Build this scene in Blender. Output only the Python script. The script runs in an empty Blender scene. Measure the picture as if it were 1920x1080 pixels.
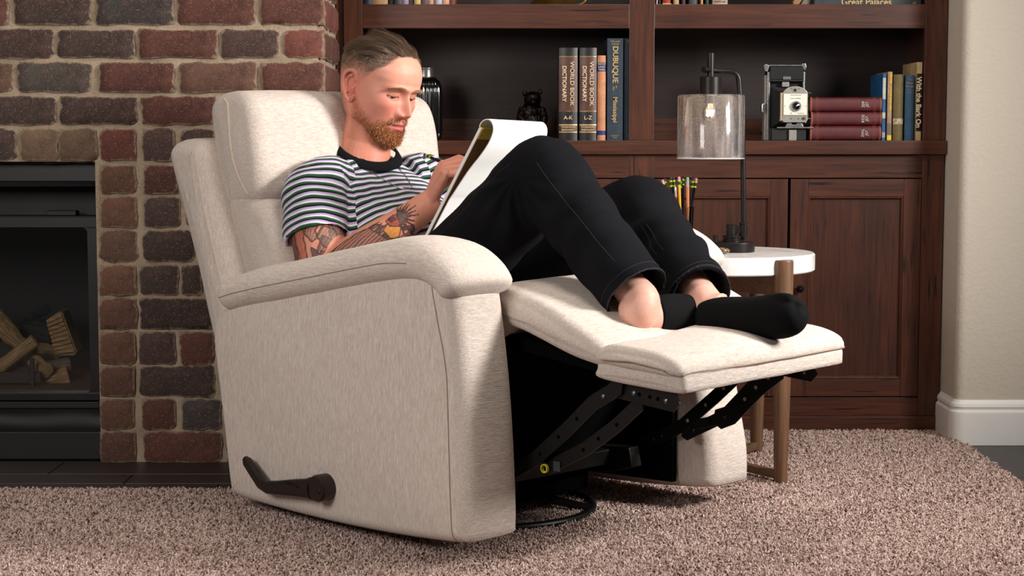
import bpy, bmesh, math, random
import numpy as np
from mathutils import Vector, Matrix, noise
from mathutils.bvhtree import BVHTree

SC = bpy.context.scene
COL = SC.collection
rng = random.Random(7)
nrs = np.random.RandomState(11)

# ------------------------------------------------------------------ camera
cam_d = bpy.data.cameras.new('camera')
cam_d.lens = 60.0
cam_d.sensor_width = 36.0
cam_d.clip_start = 0.05
cam = bpy.data.objects.new('camera', cam_d)
COL.objects.link(cam)
cam.location = (0.0, 0.0, 0.85)
cam.rotation_euler = (math.pi / 2 - math.atan(278 / 3200.0), 0.0, 0.0)
SC.camera = cam

# ------------------------------------------------------------------ world, lights, exposure
world = bpy.data.worlds.new('world')
SC.world = world
world.use_nodes = True
world.node_tree.nodes['Background'].inputs[0].default_value = (1.0, 0.95, 0.9, 1)
world.node_tree.nodes['Background'].inputs[1].default_value = 0.05


def area(name, loc, target, size, power, color=(1, 1, 1), size_y=None, spread=None):
    d = bpy.data.lights.new(name, 'AREA')
    d.energy = power
    d.color = color
    d.size = size
    if size_y:
        d.shape = 'RECTANGLE'
        d.size_y = size_y
    if spread:
        d.spread = math.radians(spread)
    o = bpy.data.objects.new(name, d)
    COL.objects.link(o)
    o.location = loc
    o.rotation_euler = (Vector(target) - Vector(loc)).to_track_quat('-Z', 'Y').to_euler()
    return o


area('softbox_right', (2.35, 3.0, 1.65), (-0.15, 3.95, 0.72), 0.5, 27, (1.0, 0.96, 0.92), 0.6, spread=90)
area('softbox_left', (-1.7, 1.3, 1.6), (-0.35, 4.1, 0.5), 0.9, 35, (1.0, 0.95, 0.91), 0.9)
area('overhead_fill', (0.45, 3.2, 2.6), (0.45, 3.6, 0.0), 0.8, 16, (1.0, 0.94, 0.87), 0.6)  # unseen fill light, added to brighten the scene from above

SC.view_settings.view_transform = 'Standard'
SC.view_settings.look = 'None'
SC.view_settings.exposure = 0.3
SC.view_settings.gamma = 1.0
SC.view_settings.use_curve_mapping = False


# ------------------------------------------------------------------ material helpers
def lin(c):
    out = []
    for v in c[:3]:
        v = v / 255.0
        out.append(v / 12.92 if v <= 0.04045 else ((v + 0.055) / 1.055) ** 2.4)
    return tuple(out) + (1.0,)


class NT:
    def __init__(s, name):
        s.m = bpy.data.materials.new(name)
        s.m.use_nodes = True
        s.t = s.m.node_tree
        s.b = s.t.nodes['Principled BSDF']
        s.out = s.t.nodes['Material Output']

    def n(s, typ, **kw):
        nd = s.t.nodes.new(typ)
        for k, v in kw.items():
            setattr(nd, k, v)
        return nd

    def l(s, a, b):
        s.t.links.new(a, b)

    def coords(s, scale=(1, 1, 1), kind='Object', rot=(0, 0, 0), loc=(0, 0, 0)):
        tc = s.n('ShaderNodeTexCoord')
        mp = s.n('ShaderNodeMapping')
        mp.inputs['Scale'].default_value = scale
        mp.inputs['Rotation'].default_value = rot
        mp.inputs['Location'].default_value = loc
        s.l(tc.outputs[kind], mp.inputs['Vector'])
        return mp.outputs['Vector']

    def noise(s, vec, scale=5.0, detail=3.0, rough=0.55, dist=0.0):
        nd = s.n('ShaderNodeTexNoise')
        nd.inputs['Scale'].default_value = scale
        nd.inputs['Detail'].default_value = detail
        nd.inputs['Roughness'].default_value = rough
        nd.inputs['Distortion'].default_value = dist
        s.l(vec, nd.inputs['Vector'])
        return nd.outputs['Fac']

    def ramp(s, fac, stops, interp='LINEAR'):
        nd = s.n('ShaderNodeValToRGB')
        cr = nd.color_ramp
        cr.interpolation = interp
        while len(cr.elements) < len(stops):
            cr.elements.new(0.5)
        for e, (p, c) in zip(cr.elements, stops):
            e.position = p
            e.color = c if len(c) == 4 else lin(c)
        s.l(fac, nd.inputs['Fac'])
        return nd.outputs['Color']

    def mix(s, fac, a, b, blend='MIX'):
        nd = s.n('ShaderNodeMix', data_type='RGBA', blend_type=blend)
        for sock, v in ((nd.inputs[0], fac), (nd.inputs[6], a), (nd.inputs[7], b)):
            if hasattr(v, 'is_output'):
                s.l(v, sock)
            elif isinstance(v, (int, float)):
                sock.default_value = v
            else:
                sock.default_value = v if len(v) == 4 else lin(v)
        return nd.outputs[2]

    def math(s, op, a, b=None):
        nd = s.n('ShaderNodeMath', operation=op)
        for i, v in enumerate((a, b)):
            if v is None:
                continue
            if hasattr(v, 'is_output'):
                s.l(v, nd.inputs[i])
            else:
                nd.inputs[i].default_value = v
        return nd.outputs[0]

    def base(s, v):
        if hasattr(v, 'is_output'):
            s.l(v, s.b.inputs['Base Color'])
        else:
            s.b.inputs['Base Color'].default_value = v if len(v) == 4 else lin(v)

    def set(s, **kw):
        for k, v in kw.items():
            s.b.inputs[k.replace('_', ' ')].default_value = v

    def rough(s, v):
        if hasattr(v, 'is_output'):
            s.l(v, s.b.inputs['Roughness'])
        else:
            s.b.inputs['Roughness'].default_value = v

    def bump(s, h, strength=0.3, dist=0.002):
        nd = s.n('ShaderNodeBump')
        nd.inputs['Strength'].default_value = strength
        nd.inputs['Distance'].default_value = dist
        s.l(h, nd.inputs['Height'])
        s.l(nd.outputs['Normal'], s.b.inputs['Normal'])


_simple = {}


def simple(name, c, rough=0.5, metallic=0.0, spec=0.5, var=0.06, scale=60.0, bump=0.0):
    """plain paint / metal / plastic with a little procedural unevenness"""
    if name in _simple:
        return _simple[name]
    k = NT(name)
    v = k.coords()
    f = k.noise(v, scale, 3)
    c0 = lin(c)
    lo = tuple(x * (1 - var) for x in c0[:3]) + (1,)
    hi = tuple(min(1, x * (1 + var)) for x in c0[:3]) + (1,)
    k.base(k.ramp(f, [(0.3, lo), (0.7, hi)]))
    k.rough(k.math('ADD', k.math('MULTIPLY', f, 0.12), rough - 0.06))
    k.set(Metallic=metallic)
    k.b.inputs['Specular IOR Level'].default_value = spec
    if bump:
        k.bump(f, bump, 0.001)
    _simple[name] = k.m
    return k.m


# ------------------------------------------------------------------ mesh helpers
def link(o, parent=None):
    COL.objects.link(o)
    if parent is not None:
        o.parent = parent
    return o


def tag(o, label=None, cat=None, group=None, kind=None):
    if label:
        o['label'] = label
    if cat:
        o['category'] = cat
    if group:
        o['group'] = group
    if kind:
        o['kind'] = kind
    return o


def empty(name, loc, rz=0.0, label=None, cat=None, group=None, rot=None):
    o = bpy.data.objects.new(name, None)
    o.empty_display_size = 0.05
    link(o)
    o.location = loc
    o.rotation_euler = rot if rot else (0, 0, rz)
    return tag(o, label, cat, group)


class MB:
    """collects vertices and faces, then links them as ONE mesh object"""

    def __init__(s):
        s.v = []
        s.f = []

    def add(s, verts, faces, mat=None):
        k = len(s.v)
        if mat is not None:
            verts = [tuple(mat @ Vector(p)) for p in verts]
        s.v.extend([tuple(p) for p in verts])
        s.f.extend([tuple(i + k for i in f) for f in faces])
        return s

    def box(s, lo, hi, bevel=0.0, mat=None, segs=2):
        bm = bmesh.new()
        bmesh.ops.create_cube(bm, size=1.0)
        c = [(a + b) / 2 for a, b in zip(lo, hi)]
        d = [abs(b - a) for a, b in zip(lo, hi)]
        for v in bm.verts:
            v.co = Vector((c[0] + v.co.x * d[0], c[1] + v.co.y * d[1], c[2] + v.co.z * d[2]))
        if bevel:
            bmesh.ops.bevel(bm, geom=bm.edges[:], offset=min(bevel, min(d) * 0.49), segments=segs,
                            affect='EDGES', profile=0.5)
        bm.verts.index_update()
        s.add([v.co[:] for v in bm.verts], [[v.index for v in f.verts] for f in bm.faces], mat)
        bm.free()
        return s

    def loft(s, rings, cap=True, closed=True, mat=None):
        n = len(rings[0])
        vs = [tuple(p) for r in rings for p in r]
        fs = []
        for i in range(len(rings) - 1):
            for j in range(n if closed else n - 1):
                a, b = i * n + j, i * n + (j + 1) % n
                fs.append((a, b, b + n, a + n))
        if cap:
            for i, flip in ((0, True), (len(rings) - 1, False)):
                c = np.mean(np.array(rings[i], float), axis=0)
                vs.append(tuple(c))
                ci = len(vs) - 1
                for j in range(n):
                    a, b = i * n + j, i * n + (j + 1) % n
                    fs.append((b, a, ci) if flip else (a, b, ci))
        return s.add(vs, fs, mat)

    def tube(s, pts, r, segs=10, cap=True, mat=None, flat=None, up=None):
        """swept circle (or ellipse flat=(a,b)) along pts; r one radius or one per point"""
        pts = [Vector(p) for p in pts]
        n = len(pts)
        rs = r if hasattr(r, '__len__') else [r] * n
        tang = []
        for i in range(n):
            t = pts[min(i + 1, n - 1)] - pts[max(i - 1, 0)]
            tang.append(t.normalized())
        ref = Vector(up) if up else (Vector((0, 0, 1)) if abs(tang[0].z) < 0.9 else Vector((1, 0, 0)))
        u = (ref - tang[0] * ref.dot(tang[0])).normalized()
        rings = []
        for i in range(n):
            u = u - tang[i] * u.dot(tang[i])
            u.normalize()
            w = tang[i].cross(u)
            a, b = (1, 1) if flat is None else flat
            rings.append([pts[i] + u * (math.cos(q) * rs[i] * a) + w * (math.sin(q) * rs[i] * b)
                          for q in [2 * math.pi * j / segs for j in range(segs)]])
        return s.loft(rings, cap, mat=mat)

    def lathe(s, prof, segs=32, center=(0, 0, 0), mat=None, cap=True):
        rings = []
        for (r, z) in prof:
            rings.append([(center[0] + r * math.cos(2 * math.pi * j / segs),
                           center[1] + r * math.sin(2 * math.pi * j / segs), center[2] + z) for j in range(segs)])
        return s.loft(rings, cap, mat=mat)

    def prism(s, pts, axis, a, b, bevel=0.0, mat=None):
        """polygon pts (2D) extruded along axis 'x','y' or 'z' from a to b"""
        bm = bmesh.new()

        def P(p, d):
            return {'x': (d, p[0], p[1]), 'y': (p[0], d, p[1]), 'z': (p[0], p[1], d)}[axis]
        lo = [bm.verts.new(P(p, a)) for p in pts]
        hi = [bm.verts.new(P(p, b)) for p in pts]
        bm.faces.new(lo)
        bm.faces.new(hi[::-1])
        n = len(pts)
        for i in range(n):
            bm.faces.new((lo[(i + 1) % n], lo[i], hi[i], hi[(i + 1) % n]))
        bmesh.ops.recalc_face_normals(bm, faces=bm.faces[:])
        if bevel:
            es = [e for e in bm.edges]
            bmesh.ops.bevel(bm, geom=es, offset=bevel, segments=2, affect='EDGES', profile=0.5)
        bm.verts.index_update()
        s.add([v.co[:] for v in bm.verts], [[v.index for v in f.verts] for f in bm.faces], mat)
        bm.free()
        return s

    def mesh(s, name):
        me = bpy.data.meshes.new(name)
        me.from_pydata(s.v, [], s.f)
        me.update()
        return me

    def build(s, name, mat, parent=None, smooth=True, angle=40):
        me = s.mesh(name)
        return finish(me, name, mat, parent, smooth, angle)


def finish(me, name, mat, parent=None, smooth=True, angle=40):
    bm = bmesh.new()
    bm.from_mesh(me)
    bmesh.ops.recalc_face_normals(bm, faces=bm.faces[:])
    if smooth:
        lim = math.radians(angle)
        for e in bm.edges:
            e.smooth = not (len(e.link_faces) == 2 and e.calc_face_angle(0.0) > lim)
        for f in bm.faces:
            f.smooth = True
    bm.to_mesh(me)
    bm.free()
    o = bpy.data.objects.new(name, me)
    if mat is not None:
        me.materials.append(mat)
    if smooth and angle < 60:
        wn = o.modifiers.new('wn', 'WEIGHTED_NORMAL')
        wn.keep_sharp = True
    return link(o, parent)


def catmull(pts, per=8, closed=False):
    P = [np.array(p, float) for p in pts]
    n = len(P)
    out = []
    rng_i = range(n) if closed else range(n - 1)
    for i in rng_i:
        if closed:
            p0, p1, p2, p3 = P[(i - 1) % n], P[i], P[(i + 1) % n], P[(i + 2) % n]
        else:
            p1, p2 = P[i], P[i + 1]
            p0 = P[i - 1] if i > 0 else 2 * p1 - p2
            p3 = P[i + 2] if i + 2 < n else 2 * p2 - p1
        for k in range(per):
            t = k / per
            out.append(0.5 * ((2 * p1) + (-p0 + p2) * t + (2 * p0 - 5 * p1 + 4 * p2 - p3) * t * t
                              + (-p0 + 3 * p1 - 3 * p2 + p3) * t ** 3))
    if not closed:
        out.append(P[-1])
    return np.array(out)


def resample(poly, step, closed=True):
    poly = np.array(poly, float)
    if closed:
        poly = np.vstack([poly, poly[:1]])
    d = np.r_[0, np.cumsum(np.linalg.norm(np.diff(poly, axis=0), axis=1))]
    n = max(8, int(round(d[-1] / step)))
    t = np.linspace(0, d[-1], n + (0 if closed else 1), endpoint=not closed)
    return np.stack([np.interp(t, d, poly[:, k]) for k in range(poly.shape[1])], 1)


def inset(poly, r):
    """move a closed 2D polygon inwards by r (numpy, smoothed normals)"""
    t = np.roll(poly, -1, 0) - np.roll(poly, 1, 0)
    nrm = np.stack([t[:, 1], -t[:, 0]], 1)
    nrm /= np.linalg.norm(nrm, axis=1)[:, None] + 1e-9
    area2 = np.sum(poly[:, 0] * np.roll(poly[:, 1], -1) - np.roll(poly[:, 0], -1) * poly[:, 1])
    if area2 > 0:
        nrm = -nrm
    return poly + nrm * r


def fnoise(P, scale, seed=0.0):
    o = Vector((seed * 13.1, seed * 7.7, seed * 3.3))
    return np.array([noise.noise(Vector(p) * scale + o) for p in P])


def puff(prof, y0, y1, r=0.04, step=0.02, cap_bulge=0.0, bulge=None, nmid=14, wob=0.0, seed=1, rsteps=6):
    """upholstered block: closed profile (x,z), extruded in y with rounded ends; bulge(x,z,yn)->(dx,dz)"""
    base = resample(prof, step)
    rings = []
    seq = []
    for k in range(rsteps + 1):
        a = math.pi / 2 * k / rsteps
        seq.append((y0 + r * (1 - math.cos(a)), r * (1 - math.sin(a))))
    mids = [(y0 + r + (y1 - y0 - 2 * r) * i / nmid, 0.0) for i in range(1, nmid)]
    end = [(y0 + y1 - y, q) for (y, q) in seq[::-1]]
    allr = seq + mids + end
    for (y, q) in allr:
        p = inset(base, q) if q > 1e-6 else base.copy()
        if bulge is not None:
            yn = (2 * y - y0 - y1) / (y1 - y0)
            p = np.array([np.array(pp) + np.array(bulge(pp[0], pp[1], yn)) for pp in p])
        rings.append([(pp[0], y, pp[1]) for pp in p])
    # end caps: concentric rings so the caps can bulge
    def caprings(ring, sgn):
        R = np.array(ring)
        c = R.mean(0)
        out = []
        for k in range(1, 7):
            t = k / 7.0
            q = c + (R - c) * (1 - t)
            q[:, 1] += sgn * cap_bulge * (1 - (1 - t) ** 2)
            out.append([tuple(w) for w in q])
        return out
    pre = caprings(rings[0], -1)[::-1]
    post = caprings(rings[-1], 1)
    rings = pre + rings + post
    mb = MB().loft(rings)
    if wob:
        V = np.array(mb.v)
        d = fnoise(V, 7.0, seed) * wob + fnoise(V, 19.0, seed + 3) * wob * 0.35
        C = V.mean(0)
        dirs = V - C
        dirs /= np.linalg.norm(dirs, axis=1)[:, None] + 1e-9
        mb.v = [tuple(p) for p in V + dirs * d[:, None]]
    return mb


def remesh(mb, voxel, smooth_it=2, fac=0.5, name='m'):
    """union of overlapping closed shapes as one continuous surface"""
    me = mb.mesh(name)
    bm = bmesh.new()
    bm.from_mesh(me)
    bmesh.ops.recalc_face_normals(bm, faces=bm.faces[:])
    bm.to_mesh(me)
    bm.free()
    o = bpy.data.objects.new(name, me)
    COL.objects.link(o)
    md = o.modifiers.new('r', 'REMESH')
    md.mode = 'VOXEL'
    md.voxel_size = voxel
    md.use_smooth_shade = True
    if smooth_it:
        s = o.modifiers.new('s', 'SMOOTH')
        s.factor = fac
        s.iterations = smooth_it
    dg = bpy.context.evaluated_depsgraph_get()
    out = bpy.data.meshes.new_from_object(o.evaluated_get(dg))
    bpy.data.objects.remove(o)
    bpy.data.meshes.remove(me)
    return out


def get_co(me):
    a = np.empty(len(me.vertices) * 3, np.float32)
    me.vertices.foreach_get('co', a)
    return a.reshape(-1, 3).astype(float)


def set_co(me, V):
    me.vertices.foreach_set('co', np.asarray(V, np.float32).ravel())
    me.update()


def get_no(me):
    a = np.empty(len(me.vertices) * 3, np.float32)
    me.vertex_normals.foreach_get('vector', a)
    return a.reshape(-1, 3).astype(float)


def put_mesh(me, name, mat, parent=None):
    me.name = name
    o = bpy.data.objects.new(name, me)
    me.materials.clear()
    me.materials.append(mat)
    n = len(me.polygons)
    me.polygons.foreach_set('use_smooth', np.ones(n, bool))
    return link(o, parent)


def set_color(me, rgb, name='Col'):
    """rgb (n,3) LINEAR, per vertex"""
    a = me.color_attributes.new(name, 'FLOAT_COLOR', 'POINT')
    c = np.ones((len(me.vertices), 4), np.float32)
    c[:, :3] = rgb
    a.data.foreach_set('color', c.ravel())


def text_obj(s, name, mat, parent, loc, rot, size, align='CENTER', depth=0.0004, sx=1.0, bold=0.0, spacing=1.0):
    cu = bpy.data.curves.new(name, 'FONT')
    cu.body = s
    cu.size = size
    cu.align_x = align
    cu.align_y = 'CENTER'
    cu.extrude = depth
    cu.offset = bold
    cu.space_character = spacing
    cu.resolution_u = 3
    t = bpy.data.objects.new(name, cu)
    COL.objects.link(t)
    dg = bpy.context.evaluated_depsgraph_get()
    me = bpy.data.meshes.new_from_object(t.evaluated_get(dg))
    bpy.data.objects.remove(t)
    bpy.data.curves.remove(cu)
    me.name = name
    V = get_co(me)
    V[:, 0] *= sx
    set_co(me, V)
    me.materials.clear()
    me.materials.append(mat)
    o = bpy.data.objects.new(name, me)
    link(o, parent)
    o.location = loc
    o.rotation_euler = rot
    return o


FRONT = (math.pi / 2, 0, 0)                  # text upright on a plane facing the camera (-Y)
DOWN = (math.pi / 2, math.pi / 2, 0)         # reading downwards on a spine facing -Y

# ------------------------------------------------------------------ unit conversion: photo measure on a plane Y -> metres
def at(u, v, Y):
    p = math.atan(278 / 3200.0)
    a, b = (u - 960) / 3200.0, (540 - v) / 3200.0
    d = Vector((a, math.cos(p) + b * math.sin(p), -math.sin(p) + b * math.cos(p)))
    t = Y / d.y
    return Vector((d.x * t, Y, 0.85 + d.z * t))


# ------------------------------------------------------------------ materials of the room
def wall_paint():
    k = NT('wall_paint')
    v = k.coords()
    k.base(k.mix(k.noise(v, 3, 2), (194, 184, 169), (201, 191, 177)))
    k.rough(0.85)
    h = k.noise(v, 95, 4, 0.6)
    k.bump(k.ramp(h, [(0.42, (0, 0, 0, 1)), (0.62, (1, 1, 1, 1))]), 0.35, 0.0015)
    return k.m


def mortar_mat():
    k = NT('mortar')
    v = k.coords()
    a = k.ramp(k.noise(v, 14, 5, 0.6), [(0.3, (142, 124, 103)), (0.5, (166, 147, 124)), (0.75, (184, 166, 143))])
    k.base(k.mix(k.ramp(k.noise(v, 260, 2), [(0.55, (0, 0, 0, 1)), (0.8, (1, 1, 1, 1))]), a, (110, 94, 76)))
    k.rough(0.95)
    k.bump(k.noise(v, 120, 6, 0.7), 0.6, 0.003)
    return k.m


def brick_mat():
    k = NT('old_brick')
    oi = k.n('ShaderNodeObjectInfo')
    v = k.coords(kind='Object')
    # every brick carries its own tone in its object colour
    blot = k.noise(v, 22, 5, 0.65, 0.4)
    dark = k.mix(0.45, oi.outputs['Color'], (48, 38, 37))
    c = k.mix(k.ramp(blot, [(0.42, (0, 0, 0, 1)), (0.66, (1, 1, 1, 1))]), oi.outputs['Color'], dark)
    c = k.mix(k.ramp(k.noise(v, 60, 4, 0.7), [(0.52, (0, 0, 0, 1)), (0.75, (1, 1, 1, 1))]), c,
              k.mix(0.4, oi.outputs['Color'], (140, 90, 72)))
    # lime and mortar specks
    sp = k.ramp(k.noise(v, 330, 3, 0.6), [(0.60, (0, 0, 0, 1)), (0.72, (1, 1, 1, 1))])
    c = k.mix(sp, c, (164, 144, 124))
    # mortar smeared over the worn edges
    at_ = k.n('ShaderNodeAttribute', attribute_name='edge')
    e = k.math('MULTIPLY', at_.outputs['Fac'], k.noise(v, 45, 5, 0.75))
    c = k.mix(k.ramp(e, [(0.36, (0, 0, 0, 1)), (0.56, (0.85, 0.85, 0.85, 1))]), c, (162, 142, 122))
    k.base(c)
    k.rough(0.9)
    k.b.inputs['Specular IOR Level'].default_value = 0.25
    k.bump(k.noise(v, 90, 8, 0.75), 0.7, 0.004)
    return k.m


def tile_mat(name, lo, hi, rough=0.45):
    k = NT(name)
    v = k.coords((4, 60, 4))
    k.base(k.ramp(k.noise(v, 1.5, 6, 0.65), [(0.3, lo), (0.7, hi)]))
    k.rough(rough)
    k.bump(k.noise(v, 4, 4), 0.15, 0.001)
    return k.m


M_wall = wall_paint()
M_mortar = mortar_mat()
M_brick = brick_mat()
M_white = simple('white_trim_paint', (232, 229, 224), 0.4, var=0.015)
M_ceil = simple('ceiling_paint', (225, 220, 212), 0.9, var=0.02)
M_plank = tile_mat('dark_wood_look_tile', (44, 37, 35), (66, 56, 53))
M_slate = tile_mat('slate_tile', (50, 48, 48), (66, 63, 62), 0.5)
M_grout = simple('grey_grout', (92, 84, 78), 0.95)

# ------------------------------------------------------------------ floor, ceiling, walls
fl = MB().box((-3.2, 0.9, -0.10), (3.2, 6.0, -0.008)).build('floor', M_grout, smooth=False)
tag(fl, 'dark tiled floor of the room, tiles showing beside the carpet', kind='structure')
# slate tiles right of the carpet, in front of the painted wall
for i in range(3):
    for j in range(4):
        x0, y1 = 1.252 + i * 0.452, 4.70 - j * 0.452
        MB().box((x0, y1 - 0.446, -0.03), (x0 + 0.446, y1, 0.0), 0.002).build('floor_tile', M_slate, fl)
# dark wood-look planks of the hearth, three rows with staggered joints
rows = [(4.302, 4.470, (-2.1, -1.235, -0.485)), (4.182, 4.297, (-2.1, -1.62, -0.885, -0.485)),
        (4.060, 4.177, (-2.1, -1.115, -0.485)), ]
cuts = {0: (-2.2, -1.785, -1.185, -0.47), 1: (-2.2, -1.56, -0.965, -0.47), 2: (-2.2, -1.31, -0.725, -0.47)}
for r, (ya, yb, _) in enumerate(rows):
    cs = cuts[r]
    for a, b in zip(cs[:-1], cs[1:]):
        MB().box((a + 0.0015, ya, -0.03), (b - 0.0015, yb, 0.0), 0.0015).build('hearth_plank', M_plank, fl)

ce = MB().box((-3.2, 0.9, 2.75), (3.2, 6.0, 2.85)).build('ceiling', M_ceil, smooth=False)
tag(ce, 'plain painted ceiling', kind='structure')
wb = MB().box((-0.6, 5.27, -0.05), (1.5, 5.40, 2.75)).build('wall_back', M_wall, smooth=False)
tag(wb, 'wall behind the built-in bookcase', kind='structure')

# painted wall right of the bookcase with a rounded corner
wr_pts = [(1.240, 5.30)]
for q in range(9):
    a = math.pi + math.pi / 2 * q / 8
    wr_pts.append((1.240 + 0.024 + 0.024 * math.cos(a), 4.722 + 0.024 + 0.024 * math.sin(a)))
wr_pts += [(3.2, 4.722), (3.2, 5.30)]
wr = MB().prism(wr_pts, 'z', -0.05, 2.75).build('wall_right', M_wall, angle=30)
tag(wr, 'beige textured wall with rounded corner right of the bookcase', kind='structure')

# white baseboard: profile swept along the wall and round its corner
prof = [(0.0, 0.0), (0.016, 0.0), (0.016, 0.088), (0.0145, 0.094), (0.0105, 0.098), (0.0105, 0.103), (0.0125, 0.107),
        (0.0105, 0.115), (0.006, 0.120), (0.003, 0.126), (0.0, 0.126)]
path = [(1.2400, 4.885, (-1, 0))]
for q in range(7):
    a = math.pi + math.pi / 2 * q / 6
    path.append((1.264 + 0.024 * math.cos(a), 4.746 + 0.024 * math.sin(a), (math.cos(a), math.sin(a))))
path.append((3.2, 4.722, (0, -1)))
mb = MB().loft([[(x + n[0] * d, y + n[1] * d, z) for d, z in prof] for x, y, n in path], cap=False)
bb = mb.build('baseboard_right', M_white, angle=25)
tag(bb, 'white moulded baseboard at the foot of the beige wall', kind='structure')


# ------------------------------------------------------------------ carpet: base and pile
def carpet_mat(name, pile):
    k = NT(name)
    if pile:
        oi = k.n('ShaderNodeObjectInfo')
        c = k.ramp(oi.outputs['Random'], [(0.0, (84, 62, 54)), (0.10, (132, 106, 96)), (0.26, (180, 154, 143)),
                                           (0.65, (202, 177, 166)), (0.92, (220, 199, 189)), (1.0, (228, 209, 200))])
        k.base(c)
        k.b.inputs['Sheen Weight'].default_value = 0.15
    else:
        v = k.coords()
        k.base(k.mix(k.noise(v, 200, 3), (140, 115, 105), (172, 146, 135)))
    k.rough(0.95)
    k.b.inputs['Specular IOR Level'].default_value = 0.1
    return k.m


M_pile, M_backing = carpet_mat('carpet_pile_yarn', True), carpet_mat('carpet_backing', False)
cp = [(-1.95, 2.75), (1.95, 2.75), (1.95, 3.35), (1.25, 3.35), (1.25, 4.88), (-0.47, 4.88), (-0.47, 4.052), (-1.95, 4.052)]
cp = [(-1.95, 2.75), (1.25, 2.75), (1.25, 4.877), (-0.47, 4.877), (-0.47, 4.052), (-1.95, 4.052)]
carpet = MB().prism(cp, 'z', -0.008, 0.002).build('carpet', M_backing, smooth=False)
tag(carpet, 'brown flecked shaggy carpet under the recliner and side table', 'carpet', kind='stuff')
M2 = M_pile
carpet.data.materials.append(M2)


def pile_nodes():
    ng = bpy.data.node_groups.new('carpet_pile', 'GeometryNodeTree')
    ng.interface.new_socket('Geometry', in_out='INPUT', socket_type='NodeSocketGeometry')
    ng.interface.new_socket('Geometry', in_out='OUTPUT', socket_type='NodeSocketGeometry')
    N, L = ng.nodes, ng.links
    gi, go = N.new('NodeGroupInput'), N.new('NodeGroupOutput')
    nrm = N.new('GeometryNodeInputNormal')
    sep = N.new('ShaderNodeSeparateXYZ')
    cmpn = N.new('FunctionNodeCompare')
    cmpn.operation = 'GREATER_THAN'
    cmpn.inputs[1].default_value = 0.5
    dist = N.new('GeometryNodeDistributePointsOnFaces')
    dist.distribute_method = 'RANDOM'
    dist.inputs['Density'].default_value = 85000.0
    L.new(nrm.outputs[0], sep.inputs[0])
    L.new(sep.outputs['Z'], cmpn.inputs[0])
    L.new(cmpn.outputs[0], dist.inputs['Selection'])
    L.new(gi.outputs[0], dist.inputs['Mesh'])
    # one crooked yarn end
    cone = N.new('GeometryNodeMeshCone')
    cone.inputs['Vertices'].default_value = 4
    cone.inputs['Side Segments'].default_value = 3
    cone.inputs['Radius Top'].default_value = 0.0013
    cone.inputs['Radius Bottom'].default_value = 0.0017
    cone.inputs['Depth'].default_value = 0.0105
    pos = N.new('GeometryNodeInputPosition')
    sp2 = N.new('ShaderNodeSeparateXYZ')
    L.new(pos.outputs[0], sp2.inputs[0])

    def m(op, a, b):
        nd = N.new('ShaderNodeMath')
        nd.operation = op
        for i, v in enumerate((a, b)):
            if hasattr(v, 'is_output'):
                L.new(v, nd.inputs[i])
            else:
                nd.inputs[i].default_value = v
        return nd.outputs[0]
    zz = m('MULTIPLY', sp2.outputs['Z'], 480.0)
    dx = m('MULTIPLY', m('SINE', zz, 0.0), 0.0016)
    dy = m('MULTIPLY', m('COSINE', zz, 0.0), 0.0014)
    cv = N.new('ShaderNodeCombineXYZ')
    L.new(dx, cv.inputs[0])
    L.new(dy, cv.inputs[1])
    spn = N.new('GeometryNodeSetPosition')
    L.new(cone.outputs['Mesh'], spn.inputs['Geometry'])
    L.new(cv.outputs[0], spn.inputs['Offset'])
    sm = N.new('GeometryNodeSetMaterial')
    sm.inputs['Material'].default_value = M2
    L.new(spn.outputs[0], sm.inputs['Geometry'])
    rot = N.new('FunctionNodeRandomValue')
    rot.data_type = 'FLOAT_VECTOR'
    rot.inputs[0].default_value = (-0.8, -0.8, 0.0)
    rot.inputs[1].default_value = (0.8, 0.8, 6.28)
    scl = N.new('FunctionNodeRandomValue')
    scl.data_type = 'FLOAT'
    scl.inputs[2].default_value = 0.75
    scl.inputs[3].default_value = 1.35
    ins = N.new('GeometryNodeInstanceOnPoints')
    L.new(dist.outputs['Points'], ins.inputs['Points'])
    L.new(sm.outputs[0], ins.inputs['Instance'])
    L.new(rot.outputs[0], ins.inputs['Rotation'])
    L.new(scl.outputs[1], ins.inputs['Scale'])
    tr = N.new('GeometryNodeTranslateInstances')
    tr.inputs['Translation'].default_value = (0, 0, 0.003)
    L.new(ins.outputs[0], tr.inputs[0])
    jn = N.new('GeometryNodeJoinGeometry')
    L.new(gi.outputs[0], jn.inputs[0])
    L.new(tr.outputs[0], jn.inputs[0])
    L.new(jn.outputs[0], go.inputs[0])
    return ng


carpet.modifiers.new('pile', 'NODES').node_group = pile_nodes()

# ------------------------------------------------------------------ brick chimney breast
YB = 4.452            # brick faces
YM = 4.464            # mortar face
XR = -0.491           # right-hand corner
FX, FZ = -1.088, 0.793  # fire opening: right edge, top


def mortar_grid(o, ux, uz, nx, nz, nrm, seed):
    """slightly lumpy mortar sheet"""
    vs, fs = [], []
    for j in range(nz + 1):
        for i in range(nx + 1):
            p = Vector(o) + Vector(ux) * (i / nx) + Vector(uz) * (j / nz)
            d = noise.noise(p * 18 + Vector((seed, 0, 0))) * 0.003 + noise.noise(p * 60) * 0.0012
            vs.append(p + Vector(nrm) * d)
    for j in range(nz):
        for i in range(nx):
            a = j * (nx + 1) + i
            fs.append((a, a + 1, a + nx + 2, a + nx + 1))
    return vs, fs


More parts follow.
